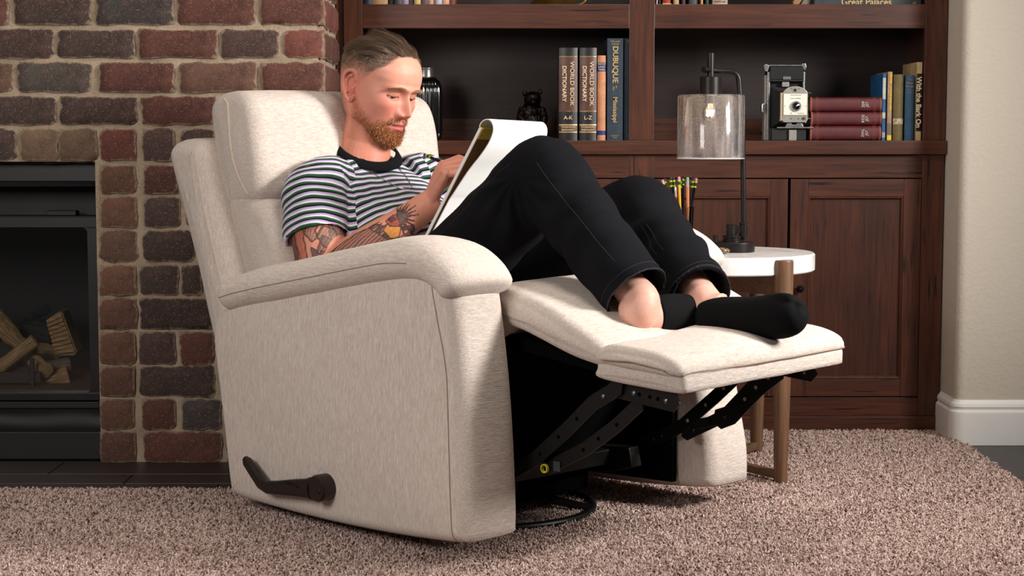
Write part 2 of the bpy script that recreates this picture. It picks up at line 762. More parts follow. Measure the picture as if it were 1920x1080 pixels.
mb = MB()
mb.add(*mortar_grid((FX, YM, 0), (XR - 0.012 - FX, 0, 0), (0, 0, FZ), 45, 60, (0, -1, 0), 1))
mb.add(*mortar_grid((-2.2, YM, FZ), (XR - 0.012 + 2.2, 0, 0),
                    (0, 0, 2.75 - FZ), 110, 110, (0, -1, 0), 2))
mb.add(*mortar_grid((XR - 0.012, YM, 0), (0, 0.80, 0), (0, 0, 2.75), 35, 150, (1, 0, 0), 3))
mb.add(*mortar_grid((FX + 0.012, YM, 0), (0, 0.10, 0), (0, 0, FZ), 6, 50, (-1, 0, 0), 4))
mb.add(*mortar_grid((-2.2, YM, FZ - 0.004), (2.2 + FX + 0.012, 0, 0), (0, 0.10, 0), 60, 6, (0, 0, -1), 5))
chim = mb.build('wall_left', M_mortar, angle=80)
tag(chim, 'brick chimney breast with wide sandy mortar joints, left of the bookcase', kind='structure')

TONES = {'r': (104, 66, 58), 'c': (128, 76, 66), 'p': (86, 68, 64), 'g': (92, 84, 79), 'o': (122, 88, 72),
         't': (134, 110, 90), 'd': (80, 66, 62), 'b': (108, 82, 70), 'k': (78, 72, 70), 'q': (114, 83, 70)}


def brick_mesh(sx, sy, sz, seed):
    """worn brick, local centre, front towards -Y; 'edge' attribute marks its worn arrises"""
    nx, nz = max(4, int(sx / 0.016)), max(4, int(sz / 0.014))
    bm = bmesh.new()
    bmesh.ops.create_grid(bm, x_segments=nx, y_segments=nz, size=0.5)
    P = np.array([v.co[:] for v in bm.verts])
    F = [[v.index for v in f.verts] for f in bm.faces]
    bm.free()
    x, z = P[:, 0] * 2, P[:, 1] * 2               # -1..1
    r = 0.007
    X, Z = x * sx / 2, z * sz / 2
    # wavy outline
    sd = Vector((seed * 3.7, seed * 1.9, 0))
    ex = np.array([noise.noise(Vector((0, b * 1.6, 0)) * 1.0 + sd) for b in z]) * 0.006
    ez = np.array([noise.noise(Vector((a * 2.2, 5, 0)) * 1.0 + sd) for a in x]) * 0.006
    X = X + ex * np.abs(x) ** 3 * np.sign(x)
    Z = Z + ez * np.abs(z) ** 3 * np.sign(z)
    dx = np.clip(sx / 2 - np.abs(x) * sx / 2, 0, r)
    dz = np.clip(sz / 2 - np.abs(z) * sz / 2, 0, r)
    dep = (r - np.sqrt(np.maximum(r * r - (r - dx) ** 2, 0))) + (r - np.sqrt(np.maximum(r * r - (r - dz) ** 2, 0)))
    pts = []
    for a, b, d in zip(X, Z, dep):
        n1 = noise.noise(Vector((a * 34, b * 34, seed))) * 0.0016 + noise.noise(Vector((a * 110, b * 110, seed + 9))) * 0.0008
        pts.append((a, -sy / 2 + d + n1, b))
    edge = 1 - np.minimum(np.minimum(sx / 2 - np.abs(x) * sx / 2, sz / 2 - np.abs(z) * sz / 2) / 0.016, 1)
    # rim -> back
    border = [i for i in range(len(P)) if abs(abs(x[i]) - 1) < 1e-4 or abs(abs(z[i]) - 1) < 1e-4]
    ang = sorted(border, key=lambda i: math.atan2(z[i], x[i]))
    k = len(pts)
    for i in ang:
        pts.append((X[i], sy / 2, Z[i]))
    n = len(ang)
    faces = [tuple(f) for f in F]
    for j in range(n):
        a, b = ang[j], ang[(j + 1) % n]
        faces.append((b, a, k + j, k + (j + 1) % n))
    me = bpy.data.meshes.new('brick')
    me.from_pydata(pts, [], faces)
    me.update()
    at_ = me.attributes.new('edge', 'FLOAT', 'POINT')
    at_.data.foreach_set('value', np.r_[edge, np.ones(n)].astype(np.float32))
    return me


_bs = [0]


def put_brick(cx, cy, cz, sx, sz, tone, rz=0.0, sy=0.05):
    _bs[0] += 1
    me = brick_mesh(sx, sy, sz, _bs[0])
    o = finish(me, 'brick', M_brick, chim, True, 60)
    o.location = (cx, cy, cz)
    o.rotation_euler = (0, rng.uniform(-0.012, 0.012), rz + rng.uniform(-0.008, 0.008))
    t = TONES[tone]
    j = rng.uniform(0.84, 1.0)
    o.color = lin(tuple(min(255, c * j) for c in t))


def px_brick(u0, u1, v0, v1, tone):
    a, b = at(u0, v1, YB), at(u1, v0, YB)
    put_brick((a.x + b.x) / 2, YB + 0.025 + rng.uniform(-0.003, 0.003), (a.z + b.z) / 2, b.x - a.x + 0.003, b.z - a.z + 0.003, tone)


COURSES = [
    (-72, -17, [(-160, -40, 'r'), (-28, 100, 'p'), (112, 250, 'b'), (262, 402, 'd'), (414, 520, 'r'), (532, 603, 'c')]),
    (-10, 45, [(-120, 13, 'r'), (27, 168, 'd'), (181, 323, 'k'), (333, 476, 'r'), (489, 604, 'r')]),
    (56, 108, [(-190, -54, 'b'), (-42, 98, 'p'), (108, 250, 'd'), (261, 405, 'r'), (414, 520, 'p'), (533, 604, 'c')]),
    (118, 172, [(-120, 22, 'b'), (33, 168, 'g'), (187, 324, 'r'), (338, 479, 'q'), (491, 605, 'r')]),
    (182, 233, [(-190, -52, 'r'), (-40, 102, 'd'), (113, 254, 'p'), (266, 400, 'r'), (412, 520, 'd'), (531, 604, 'r')]),
    (243, 300, [(-120, -46, 'o'), (-36, 27, 'd'), (39, 106, 't'), (112, 178, 't'), (188, 252, 'c'), (268, 325, 'p'),
                (340, 400, 'd'), (412, 540, 'r'), (552, 604, 'r')]),
    (311, 363, [(188, 253, 'o'), (270, 331, 'r'), (345, 480, 'd'), (492, 604, 'r')]),
    (370, 426, [(189, 254, 'o'), (270, 336, 'd'), (348, 412, 'r'), (424, 560, 'p'), (572, 604, 'r')]),
    (433, 491, [(187, 254, 'b'), (268, 363, 'd'), (375, 500, 'p'), (512, 604, 'r')]),
    (499, 553, [(188, 252, 'o'), (261, 332, 'd'), (341, 376, 'p'), (390, 520, 'r'), (532, 604, 'd')]),
    (560, 618, [(187, 254, 'q'), (263, 398, 'd'), (410, 540, 'r'), (552, 604, 'p')]),
    (624, 683, [(187, 252, 'o'), (261, 327, 'p'), (337, 400, 'r'), (412, 540, 'd'), (552, 604, 'r')]),
    (688, 744, [(188, 250, 'q'), (262, 400, 'd'), (412, 540, 'r'), (552, 604, 'b')]),
    (750, 806, [(188, 249, 'o'), (266, 327, 'r'), (341, 412, 'k'), (424, 560, 'r'), (572, 604, 'd')]),
    (811, 867, [(188, 253, 'q'), (270, 414, 'r'), (426, 560, 'd'), (572, 604, 'r')]),
]
for v0, v1, row in COURSES:
    for u0, u1, tone in row:
        px_brick(u0, u1, v0, v1, tone)
# bricks of the return (right-hand side of the chimney breast)
for i, (v0, v1, row) in enumerate(COURSES):
    za, zb = at(600, v1, YB).z, at(600, v0, YB).z
    segs = [(4.475, 4.56), (4.575, 4.77), (4.785, 4.98)] if i % 2 else [(4.475, 4.66), (4.675, 4.77), (4.785, 4.98)]
    for ya, yb in segs:
        put_brick(XR - 0.025 + rng.uniform(-0.002, 0.002), (ya + yb) / 2, (za + zb) / 2, yb - ya, zb - za,
                  rng.choice('rcrqp'), rz=math.pi / 2)

# ------------------------------------------------------------------ gas fireplace insert
M_blk = simple('black_stove_steel', (24, 24, 26), 0.42, 0.3, var=0.12, scale=25)
M_blk2 = simple('matt_black_sheet', (17, 17, 18), 0.6, 0.0, var=0.2, scale=12)
M_fbox = simple('sooty_firebox', (38, 37, 38), 0.75, 0, var=0.25, scale=9)
M_ash = simple('brown_firebox_floor', (74, 62, 55), 0.9, 0, var=0.3, scale=40, bump=0.6)


def thin_glass(name, tint=(1, 1, 1, 1), bubbles=False, gloss=0.06, haze=0.0):
    k = NT(name)
    t = k.n('ShaderNodeBsdfTransparent')
    t.inputs[0].default_value = tint
    g = k.n('ShaderNodeBsdfGlossy')
    g.inputs['Roughness'].default_value = gloss
    fr = k.n('ShaderNodeFresnel')
    fr.inputs['IOR'].default_value = 1.5
    mx = k.n('ShaderNodeMixShader')
    fac = fr.outputs[0]
    if bubbles:
        v = k.coords()
        vo = k.n('ShaderNodeTexVoronoi')
        vo.inputs['Scale'].default_value = 380
        k.l(v, vo.inputs['Vector'])
        dots = k.ramp(vo.outputs['Distance'], [(0.14, (1, 1, 1, 1)), (0.22, (0, 0, 0, 1))])
        pick = k.ramp(k.noise(v, 90, 2), [(0.46, (0, 0, 0, 1)), (0.56, (1, 1, 1, 1))])
        dm = k.math('MULTIPLY', k.math('MULTIPLY', dots, pick), 0.75)
        streak = k.math('MULTIPLY', k.ramp(k.noise(k.coords((26, 26, 2)), 3, 3), [(0.35, (0, 0, 0, 1)), (0.75, (1, 1, 1, 1))]), haze)
        df = k.n('ShaderNodeBsdfDiffuse')
        df.inputs[0].default_value = (0.85, 0.83, 0.84, 1)
        tl = k.n('ShaderNodeBsdfTranslucent')
        tl.inputs[0].default_value = (0.85, 0.83, 0.84, 1)
        ad = k.n('ShaderNodeMixShader')
        k.l(df.outputs[0], ad.inputs[1])
        k.l(tl.outputs[0], ad.inputs[2])
        m2 = k.n('ShaderNodeMixShader')
        k.l(k.math('ADD', k.math('ADD', dm, 0.09), streak), m2.inputs[0])
        k.l(t.outputs[0], m2.inputs[1])
        k.l(ad.outputs[0], m2.inputs[2])
        k.l(fac, mx.inputs[0])
        k.l(m2.outputs[0], mx.inputs[1])
    else:
        k.l(fac, mx.inputs[0])
        k.l(t.outputs[0], mx.inputs[1])
    k.l(g.outputs[0], mx.inputs[2])
    k.l(mx.outputs[0], k.out.inputs['Surface'])
    return k.m


FI = empty('fireplace_insert', (-1.55, 4.50, 0), label='black gas fireplace insert with glass front set in the brick chimney',
           cat='fireplace')


def fi(mb, name, mat, **kw):
    mb.v = [(x + 1.55, y - 4.50, z) for x, y, z in mb.v]
    return mb.build(name, mat, FI, **kw)


XL = -2.1
YG = 4.500
z_top, z_ft, z_gt = FZ, at(80, 407, YG).z, at(80, 427, YG).z
z_gb, z_fb, z_pt = at(80, 735, YG).z, at(80, 750, YG).z, at(80, 757, YG).z
xg = at(167, 500, YG).x
xf = at(189, 500, YG).x
z_hb = at(80, 349, YG).z
fi(MB().box((XL, 4.505, z_hb + 0.012), (FX + 0.004, 4.53, z_top + 0.02), 0.002)
   .prism([(4.475, z_hb), (4.485, z_hb + 0.012), (4.53, z_hb + 0.012), (4.53, z_hb)], 'x', XL, FX + 0.002), 'hood', M_blk, angle=20)
fi(MB().box((XL, 4.60, z_ft - 0.02), (FX + 0.01, 4.62, z_hb + 0.03)), 'upper_recess', M_blk2, smooth=False)
fi(MB().box((XL, 4.49, z_ft - 0.004), (xf, 4.60, z_ft + 0.002)).box((-1.235, 4.52, z_ft + 0.002), (-1.155, 4.56, z_ft + 0.016), 0.003),
   'top_ledge', M_blk2, angle=20)
# door frame round the glass, with rounded inner corner
fr_ = MB()
fr_.box((XL, YG - 0.012, z_gt), (xf, YG + 0.02, z_ft), 0.002)
fr_.box((XL, YG - 0.012, z_fb), (xf, YG + 0.02, z_gb), 0.002)
fr_.box((xg, YG - 0.0118, z_gb), (xf, YG + 0.0198, z_gt), 0.0)
for zc, sg in ((z_gt, -1), (z_gb, 1)):
    pts = [(xg, zc)] + [(xg - 0.012 + 0.012 * math.sin(a), zc + sg * (0.012 - 0.012 * math.cos(a)))
                        for a in [math.pi / 2 * i / 6 for i in range(7)]]
    pts = [(xg + 0.001, zc - sg * 0.001)] + [(xg - 0.012 * (1 - math.sin(a)), zc + sg * 0.012 * (1 - math.cos(a)))
                                             for a in [math.pi / 2 * i / 6 for i in range(7)]]
    fr_.prism(pts, 'y', YG - 0.0115, YG + 0.0195)
fi(fr_, 'door_frame', M_blk, angle=20)
fi(MB().box((XL, YG + 0.004, z_gb), (xg, YG + 0.007, z_gt)), 'glass_pane', thin_glass('fire_glass', (0.9, 0.9, 0.9, 1)), smooth=False)
# firebox: back, side, floor, roof
fi(MB().box((XL, 4.98, z_gb - 0.01), (xg + 0.02, 5.0, z_gt + 0.03)).box((xg + 0.005, YG + 0.02, z_gb - 0.01), (xg + 0.02, 5.0, z_gt + 0.03))
   .box((XL, YG + 0.02, z_gt + 0.01), (xg + 0.02, 5.0, z_gt + 0.03)), 'firebox_lining', M_fbox, smooth=False)
fi(MB().box((XL, YG + 0.021, z_gb - 0.02), (xg + 0.02, 5.0, z_gb + 0.004)), 'firebox_floor', M_ash, smooth=False)
# lower panel: crinkled black sheet between two rails
vs, fs = [], []
zl0, zl1 = 0.075, z_pt - 0.012
for j in range(13):
    for i in range(61):
        x = XL + (xf - 0.004 - XL) * i / 60
        z = zl0 + (zl1 - zl0) * j / 12
        vs.append((x, YG + 0.004 - 0.0022 * math.sin(j / 12 * 7 + 2.8 * noise.noise(Vector((x * 5, 0, z * 4)))), z))
for j in range(12):
    for i in range(60):
        a = j * 61 + i
        fs.append((a, a + 1, a + 62, a + 61))
fi(MB().add(vs, fs), 'lower_panel', M_blk2, angle=80)
fi(MB().box((XL, YG - 0.006, 0.0), (xf, YG + 0.03, zl0), 0.003).box((XL, YG - 0.004, zl1), (xf - 0.002, YG + 0.03, z_pt + 0.006), 0.002)
   .box((xf - 0.012, YG - 0.012, z_pt - 0.02), (FX + 0.004, YG + 0.02, z_pt + 0.028), 0.003), 'panel_rail', M_blk2, angle=20)
fi(MB().box((xf, 4.53, 0.0), (FX + 0.02, 4.56, z_top)), 'side_flange', M_blk2, smooth=False)


def log_mat(name, bark, wood, char, charred):
    k = NT(name)
    v = k.coords((1, 14, 14))
    v2 = k.coords()
    c = k.ramp(k.noise(v, 9, 6, 0.7, 0.6), [(0.25, char), (0.42, bark), (0.6, wood), (0.8, bark)])
    c = k.mix(k.ramp(k.noise(v2, 9, 3), [(0.5 - charred, (0, 0, 0, 1)), (0.62 - charred, (1, 1, 1, 1))]), char, c) if charred else c
    k.base(c)
    k.rough(0.85)
    k.bump(k.noise(v, 10, 6, 0.75, 0.8), 1.0, 0.008)
    return k.m


M_log = log_mat('ceramic_log_bark', (150, 120, 84), (206, 168, 120), (38, 32, 28), 0.0)
M_cut = log_mat('ceramic_log_split_face', (186, 148, 104), (216, 178, 130), (92, 70, 50), 0.0)
M_char = log_mat('charred_log', (46, 46, 48), (66, 66, 70), (17, 17, 19), 0.0)


def log_bar(a, b, r0, r1, label, mat=None, cut=None, seed=1, lump=0.25, segs=14, flat=(1, 1)):
    a, b = Vector(a), Vector(b)
    d = (b - a)
    Ln = d.length
    rings = []
    nn = 16
    for i in range(nn + 1):
        t = i / nn
        r = r0 + (r1 - r0) * t
        ring = []
        for j in range(segs):
            q = 2 * math.pi * j / segs
            rr = r * (1 + lump * noise.noise(Vector((t * Ln * 22 + seed * 7, math.cos(q) * 1.4, math.sin(q) * 1.4)))
                      + 0.5 * lump * noise.noise(Vector((t * Ln * 50 + seed, math.cos(q) * 3, math.sin(q) * 3))))
            ring.append((t * Ln, rr * math.cos(q) * flat[0], rr * math.sin(q) * flat[1]))
        rings.append(ring)
    root = empty('fire_log', a, label=label, cat='log', group=None)
    root.rotation_euler = d.to_track_quat('X', 'Z').to_euler()
    MB().loft(rings, cap=False).build('log_bark', mat or M_log, root, angle=70)
    for idx, nm in ((0, 'cut_end'), (nn, 'cut_end')):
        c = np.array(rings[idx]).mean(0)
        sgn = -1 if idx == 0 else 1
        vs = [tuple(p) for p in rings[idx]]
        vs += [tuple(c + (np.array(p) - c) * 0.55 + np.array([sgn * 0.002, 0, 0])) for p in rings[idx]] + [tuple(c + np.array([sgn * 0.003, 0, 0]))]
        n = segs
        fs = [(j, (j + 1) % n, n + (j + 1) % n, n + j) for j in range(n)] + [(n + j, n + (j + 1) % n, 2 * n) for j in range(n)]
        MB().add(vs, fs).build(nm, cut or M_cut, root, angle=70)
    return root


zf = z_gb + 0.006
yl = 4.66


def lp(u, v, Y=yl):
    return at(u, v, Y)


# grate the logs lie in
gr = empty('fire_grate', (-1.4, 4.60, zf), label='dark iron bar grate holding the fire logs', cat='grate')
gm = lambda mb, nm: (setattr(mb, 'v', [(x + 1.4, y - 4.60, z - zf) for x, y, z in mb.v]), mb.build(nm, M_blk2, gr, angle=30))
p0, p1 = lp(-120, 728, 4.585), lp(78, 722, 4.585)
gm(MB().box((p0.x, 4.578, zf + 0.006), (p1.x, 4.592, zf + 0.036), 0.002), 'front_bar')
for u in (-90, -15, 61):
    p = lp(u, 700, 4.575)
    gm(MB().box((p.x - 0.006, 4.568, zf), (p.x + 0.006, 4.578, zf + 0.075), 0.002), 'upright_bar')
gm(MB().box((p0.x, 4.74, zf), (p1.x, 4.75, zf + 0.03), 0.002), 'rear_bar')
for u in (-90, -15, 61):
    p = lp(u, 700, 4.6)
    gm(MB().box((p.x - 0.005, 4.58, zf), (p.x + 0.005, 4.745, zf + 0.012), 0.002), 'cross_bar')

log_bar(lp(-60, 735, 4.60), lp(66, 638, 4.62), 0.021, 0.018, 'smooth peeled log slanting across the front of the log pile', seed=2, lump=0.14)
log_bar(lp(-40, 575, 4.70), lp(48, 655, 4.68), 0.036, 0.020, 'thick knotty log sloping down behind the slanting front log', seed=3, lump=0.35)
log_bar(lp(52, 668, 4.70), lp(86, 694, 4.61), 0.024, 0.021, 'short round log with its sawn end facing out of the pile', seed=4, lump=0.2)
log_bar(lp(70, 660, 4.76), lp(110, 664, 4.78), 0.024, 0.026, 'small knotty log lying below the split wedge', seed=8, lump=0.35)
log_bar(lp(92, 690, 4.68), lp(131, 684, 4.70), 0.022, 0.020, 'grey stub log at the right end of the log pile', seed=5, lump=0.2,
        mat=log_mat('grey_log', (104, 96, 88), (140, 126, 108), (50, 46, 44), 0))
log_bar(lp(78, 718, 4.64), lp(128, 704, 4.66), 0.014, 0.024, 'gnarled forked log low at the right of the grate', seed=6, lump=0.45)
log_bar(lp(-60, 718, 4.66), lp(60, 706, 4.66), 0.034, 0.030, 'charred sparkling log low in the grate', mat=M_char, cut=M_char, seed=7, lump=0.3)
log_bar(lp(-50, 650, 4.76), lp(40, 665, 4.76), 0.045, 0.040, 'black crackled log behind the front log', mat=M_char, cut=M_char, seed=9, lump=0.3)
log_bar(lp(45, 612, 4.80), lp(100, 622, 4.80), 0.028, 0.036, 'burnt black log end left of the split wedge', mat=M_char, cut=M_char, seed=10, lump=0.3)
log_bar(lp(66, 586, 4.80), lp(88, 580, 4.76), 0.016, 0.015, 'small charred stub on top of the log pile', mat=M_char, cut=M_char, seed=11, lump=0.3)
# split wedge standing on edge
wd = empty('fire_log', lp(116, 625, 4.74), label='split wedge log with ridged tan face at the right of the pile', cat='log')
c_ = wd.location
poly = [(86, 600), (112, 583), (117, 584), (145, 660), (140, 667), (108, 668), (98, 642)]
pp = [lp(u, v, 4.74) - c_ for u, v in poly]
pp = [(p.x, p.z) for p in pp]
MB().prism(pp, 'y', -0.0, 0.07, 0.003).build('log_bark', M_log, wd, angle=30)
for i in range(9):                                  # ridges of the split face
    t0 = (i + 0.1) / 9
    t1 = (i + 0.9) / 9
    a0 = lp(86 + 17 * t0, 600 + 66 * t0, 4.735) - c_
    a1 = lp(114 + 27 * t0, 586 + 74 * t0, 4.735) - c_
    b1 = lp(114 + 27 * t1, 586 + 74 * t1, 4.735) - c_
    b0 = lp(86 + 17 * t1, 600 + 66 * t1, 4.735) - c_
    MB().prism([(q.x, q.z) for q in (a0, a1, b1, b0)], 'y', -0.004 - 0.004 * rng.random(), 0.004, 0.0012).build('split_ridge', M_cut, wd, angle=30)

# ------------------------------------------------------------------ built-in bookcase of stained knotty wood
def wood_mat(name, axis, c0, c1, c2, cracks=0.5, rough=0.38):
    k = NT(name)
    s = {'x': (1.2, 22, 22), 'y': (22, 1.2, 22), 'z': (22, 22, 1.2)}[axis]
    v = k.coords(s)
    oi = k.n('ShaderNodeObjectInfo')
    off = k.n('ShaderNodeVectorMath', operation='ADD')
    sc = k.n('ShaderNodeVectorMath', operation='SCALE')
    cb = k.n('ShaderNodeCombineXYZ')
    for i in range(3):
        k.l(oi.outputs['Random'], cb.inputs[i])
    k.l(cb.outputs[0], sc.inputs[0])
    sc.inputs['Scale'].default_value = 37.0
    k.l(v, off.inputs[0])
    k.l(sc.outputs[0], off.inputs[1])
    v = off.outputs[0]
    c = k.ramp(k.noise(v, 1.3, 6, 0.62, 0.5), [(0.28, c0), (0.5, c1), (0.72, c2)])
    blot = k.noise(k.coords(), 3.2, 2)
    c = k.mix(k.ramp(blot, [(0.35, (0, 0, 0, 1)), (0.7, (0.5, 0.5, 0.5, 1))]), c, c0)
    # distressing: short dark checks along the grain and worm holes
    s3 = {'x': (6, 170, 170), 'y': (170, 6, 170), 'z': (170, 170, 6)}[axis]
    v3 = k.coords(s3)
    o3 = k.n('ShaderNodeVectorMath', operation='ADD')
    k.l(v3, o3.inputs[0])
    k.l(sc.outputs[0], o3.inputs[1])
    cr = k.ramp(k.noise(o3.outputs[0], 1.0, 2, 0.5), [(0.34, (1, 1, 1, 1)), (0.39, (0, 0, 0, 1))])
    where = k.ramp(k.noise(k.coords(), 5.0, 1), [(0.47, (0, 0, 0, 1)), (0.55, (1, 1, 1, 1))])
    f = k.math('MULTIPLY', k.math('MULTIPLY', cr, where), cracks)
    fine = k.noise(v, 6, 4, 0.6)
    c = k.mix(0.35, c, k.ramp(fine, [(0.3, (30, 16, 12)), (0.7, c2)]), 'MIX')
    c = k.mix(f, c, (12, 8, 7))
    k.base(c)
    k.rough(rough)
    k.b.inputs['Coat Weight'].default_value = 0.15
    k.b.inputs['Coat Roughness'].default_value = 0.3
    k.bump(fine, 0.08, 0.001)
    return k.m


CW = ((43, 21, 13), (76, 39, 25), (105, 58, 38))
M_wx = wood_mat('stained_wood_horizontal', 'x', *CW, cracks=0.95)
M_wz = wood_mat('stained_wood_vertical', 'z', *CW, cracks=0.95)
M_wpanel = wood_mat('stained_wood_panel', 'z', (42, 21, 13), (70, 36, 23), (92, 50, 33), cracks=0.7)
M_wback = wood_mat('dark_stained_back', 'x', (38, 26, 24), (48, 34, 31), (57, 41, 38), cracks=0.0, rough=0.5)
M_gap = simple('dark_joint', (12, 8, 7), 0.9)
M_knob = simple('oil_rubbed_knob', (22, 20, 20), 0.35, 0.6)

YF = 4.89                       # face frame plane
X0, X1 = -0.478, 1.236
XS = [(-0.478, -0.424), (0.333, 0.405), (1.173, 1.236)]     # stiles
ZLT, ZLB = 0.848, 0.808          # ledge
ZS0, ZS1 = 1.165, 1.233          # shelf rail
ZTOP = 1.75

BC = empty('bookcase', (0.38, YF, ZLT), label='dark stained built-in bookcase with distressed face frame above the cabinets', cat='bookcase')
BASE = empty('base_cabinet', (0.38, YF, 0), label='reddish stained base cabinet with panelled doors under the bookcase', cat='cabinet')


def part(root, mb, name, mat, angle=30, **kw):
    l = root.location
    mb.v = [(x - l.x, y - l.y, z - l.z) for x, y, z in mb.v]
    return mb.build(name, mat, root, angle=angle, **kw)


for a, b in XS:
    part(BC, MB().box((a, YF, ZLT), (b, YF + 0.022, ZTOP), 0.002), 'stile', M_wz)
for (a, b) in ((XS[0][1], XS[1][0]), (XS[1][1], XS[2][0])):
    part(BC, MB().box((a, YF + 0.001, ZS0), (b, YF + 0.024, ZS1), 0.002), 'shelf_rail', M_wx)
    part(BC, MB().box((a - 0.02, YF + 0.02, ZS1 - 0.03), (b + 0.02, YF + 0.345, ZS1 - 0.001), 0.0), 'shelf', M_wx)
    part(BC, MB().box((a, YF + 0.001, ZTOP - 0.1), (b, YF + 0.024, ZTOP), 0.002), 'top_rail', M_wx)
    part(BC, MB().box((a - 0.03, YF + 0.335, ZLT), (b + 0.03, YF + 0.345, ZTOP)), 'back_panel', M_wback)
    part(BC, MB().box((a - 0.02, YF + 0.318, ZLT), (b + 0.02, YF + 0.334, ZLT + 0.066), 0.002), 'back_rail', M_wx)
    part(BC, MB().box((a - 0.02, YF + 0.02, ZTOP - 0.03), (b + 0.02, YF + 0.345, ZTOP)), 'top_board', M_wx)
for x in (X0 + 0.02, 0.36, 0.378 - 0.012, X1 - 0.03):
    part(BC, MB().box((x - 0.009, YF + 0.02, ZLT), (x + 0.009, YF + 0.345, ZTOP)), 'divider', M_wz)
part(BC, MB().box((-0.501, YF + 0.012, 0.0 + ZLT), (-0.478, YF + 0.03, ZTOP), 0.002), 'filler_strip', M_wz)
# little round bumper on the back rail beside the camera
p = at(1429, 245, YF + 0.31)
part(BC, MB().lathe([(0.0, -0.008), (0.006, -0.006), (0.008, 0), (0.006, 0.006), (0.0, 0.008)], 14, (p.x, YF + 0.312, p.z)), 'wood_plug', M_wx)

LEDGE = MB().box((X0 - 0.02, YF - 0.018, ZLB), (X1 + 0.004, YF + 0.35, ZLT), 0.003).build('cabinet_top', M_wx, angle=30)
tag(LEDGE, 'long stained wooden ledge between the base cabinet and the open shelves', 'cabinet top')

# base cabinet
ZRB, ZDB, ZPL = 0.739, 0.108, 0.053
for a, b in XS:
    part(BASE, MB().box((a if a > -0.4 else a - 0.02, YF, ZPL), (b, YF + 0.022, ZLB), 0.002), 'stile', M_wz)
for (a, b) in ((XS[0][1], XS[1][0]), (XS[1][1], XS[2][0])):
    part(BASE, MB().box((a, YF + 0.001, ZRB + 0.002), (b, YF + 0.024, ZLB), 0.002), 'top_rail', M_wx)
    part(BASE, MB().box((a, YF + 0.001, ZPL), (b, YF + 0.024, ZDB), 0.002), 'bottom_rail', M_wx)
part(BASE, MB().box((X0, YF + 0.03, ZPL), (X1, YF + 0.34, ZLB - 0.002)), 'carcass', M_gap)
part(BASE, MB().box((X0 - 0.02, YF - 0.010, 0.0), (X1 + 0.0, YF + 0.02, ZPL), 0.003), 'plinth', M_wx)


def cab_door(xa, xb, knob_side):
    za, zb = ZDB + 0.003, ZRB - 0.001
    w = 0.050
    d = part(BASE, MB().box((xa + 0.004, YF + 0.006, za + 0.004), (xb - 0.004, YF + 0.02, zb - 0.004)), 'door', M_wpanel)
    off = BASE.location

    def sub(mb, nm, mat, angle=30):
        mb.v = [(x - off.x, y - off.y, z - off.z) for x, y, z in mb.v]
        return mb.build(nm, mat, d, angle=angle)
    sub(MB().box((xa, YF - 0.004, za), (xa + w, YF + 0.018, zb), 0.002), 'door_stile', M_wz)
    sub(MB().box((xb - w, YF - 0.004, za), (xb, YF + 0.018, zb), 0.002), 'door_stile', M_wz)
    sub(MB().box((xa + w, YF - 0.0036, za), (xb - w, YF + 0.018, za + w), 0.002), 'door_rail', M_wx)
    sub(MB().box((xa + w, YF - 0.0036, zb - w), (xb - w, YF + 0.018, zb), 0.002), 'door_rail', M_wx)
    # inner moulding
    r = [(xa + w, za + w), (xb - w, za + w), (xb - w, zb - w), (xa + w, zb - w)]
    prof = [(0.0, -0.001), (0.003, -0.003), (0.006, -0.0005), (0.007, 0.003), (0.009, 0.005)]
    rings = []
    c = ((xa + xb) / 2, (za + zb) / 2)
    for (x, z) in r:
        sx, sz = (1 if x < c[0] else -1), (1 if z < c[1] else -1)
        rings.append([(x + sx * o_, YF + dy, z + sz * o_) for o_, dy in prof])
    sub(MB().loft(rings + [rings[0]], cap=False, closed=False), 'panel_moulding', M_wz, 20)
    if knob_side:
        kx = xa + 0.028 if knob_side < 0 else xb - 0.028
        prof = [(0.0, -0.026), (0.006, -0.025), (0.0105, -0.020), (0.011, -0.016), (0.0085, -0.011), (0.005, -0.008), (0.005, 0.0), (0.0, 0.0)]
        m = Matrix.Translation((kx, YF - 0.004, 0.424)) @ Matrix.Rotation(-math.pi / 2, 4, 'X')
        m = Matrix.Translation((kx, YF - 0.004, 0.424)) @ Matrix(((1, 0, 0, 0), (0, 0, 1, 0), (0, -1, 0, 0), (0, 0, 0, 1)))
        sub(MB().lathe(prof, 20, mat=m), 'knob', M_knob)


cab_door(0.409, 0.789, 0)
cab_door(0.797, 1.171, -1)
cab_door(-0.042, 0.330, 0)
cab_door(-0.421, -0.049, 1)

# ------------------------------------------------------------------ books
M_gold = simple('gold_foil', (214, 184, 128), 0.35, 0.4)
M_cream = simple('cream_print', (226, 206, 170), 0.6)
M_pages = simple('book_pages', (206, 190, 160), 0.9, var=0.15, scale=300)


def cloth_mat(name, c, rough=0.6, wear=0.25):
    k = NT(name)
    v = k.coords()
    n = k.noise(v, 25, 5, 0.7)
    dk = tuple(x * 0.6 for x in lin(c)[:3]) + (1,)
    lt = tuple(min(1, x * 1.35 + 0.01) for x in lin(c)[:3]) + (1,)
    k.base(k.ramp(n, [(0.5 - wear, dk), (0.5, lin(c)), (0.5 + wear, lt)]))
    k.rough(rough)
    k.bump(k.noise(v, 900, 2), 0.2, 0.0004)
    return k.m


_cl = {}


def cloth(c, rough=0.6):
    if (c, rough) not in _cl:
        _cl[(c, rough)] = cloth_mat('book_cloth', c, rough)
    return _cl[(c, rough)]


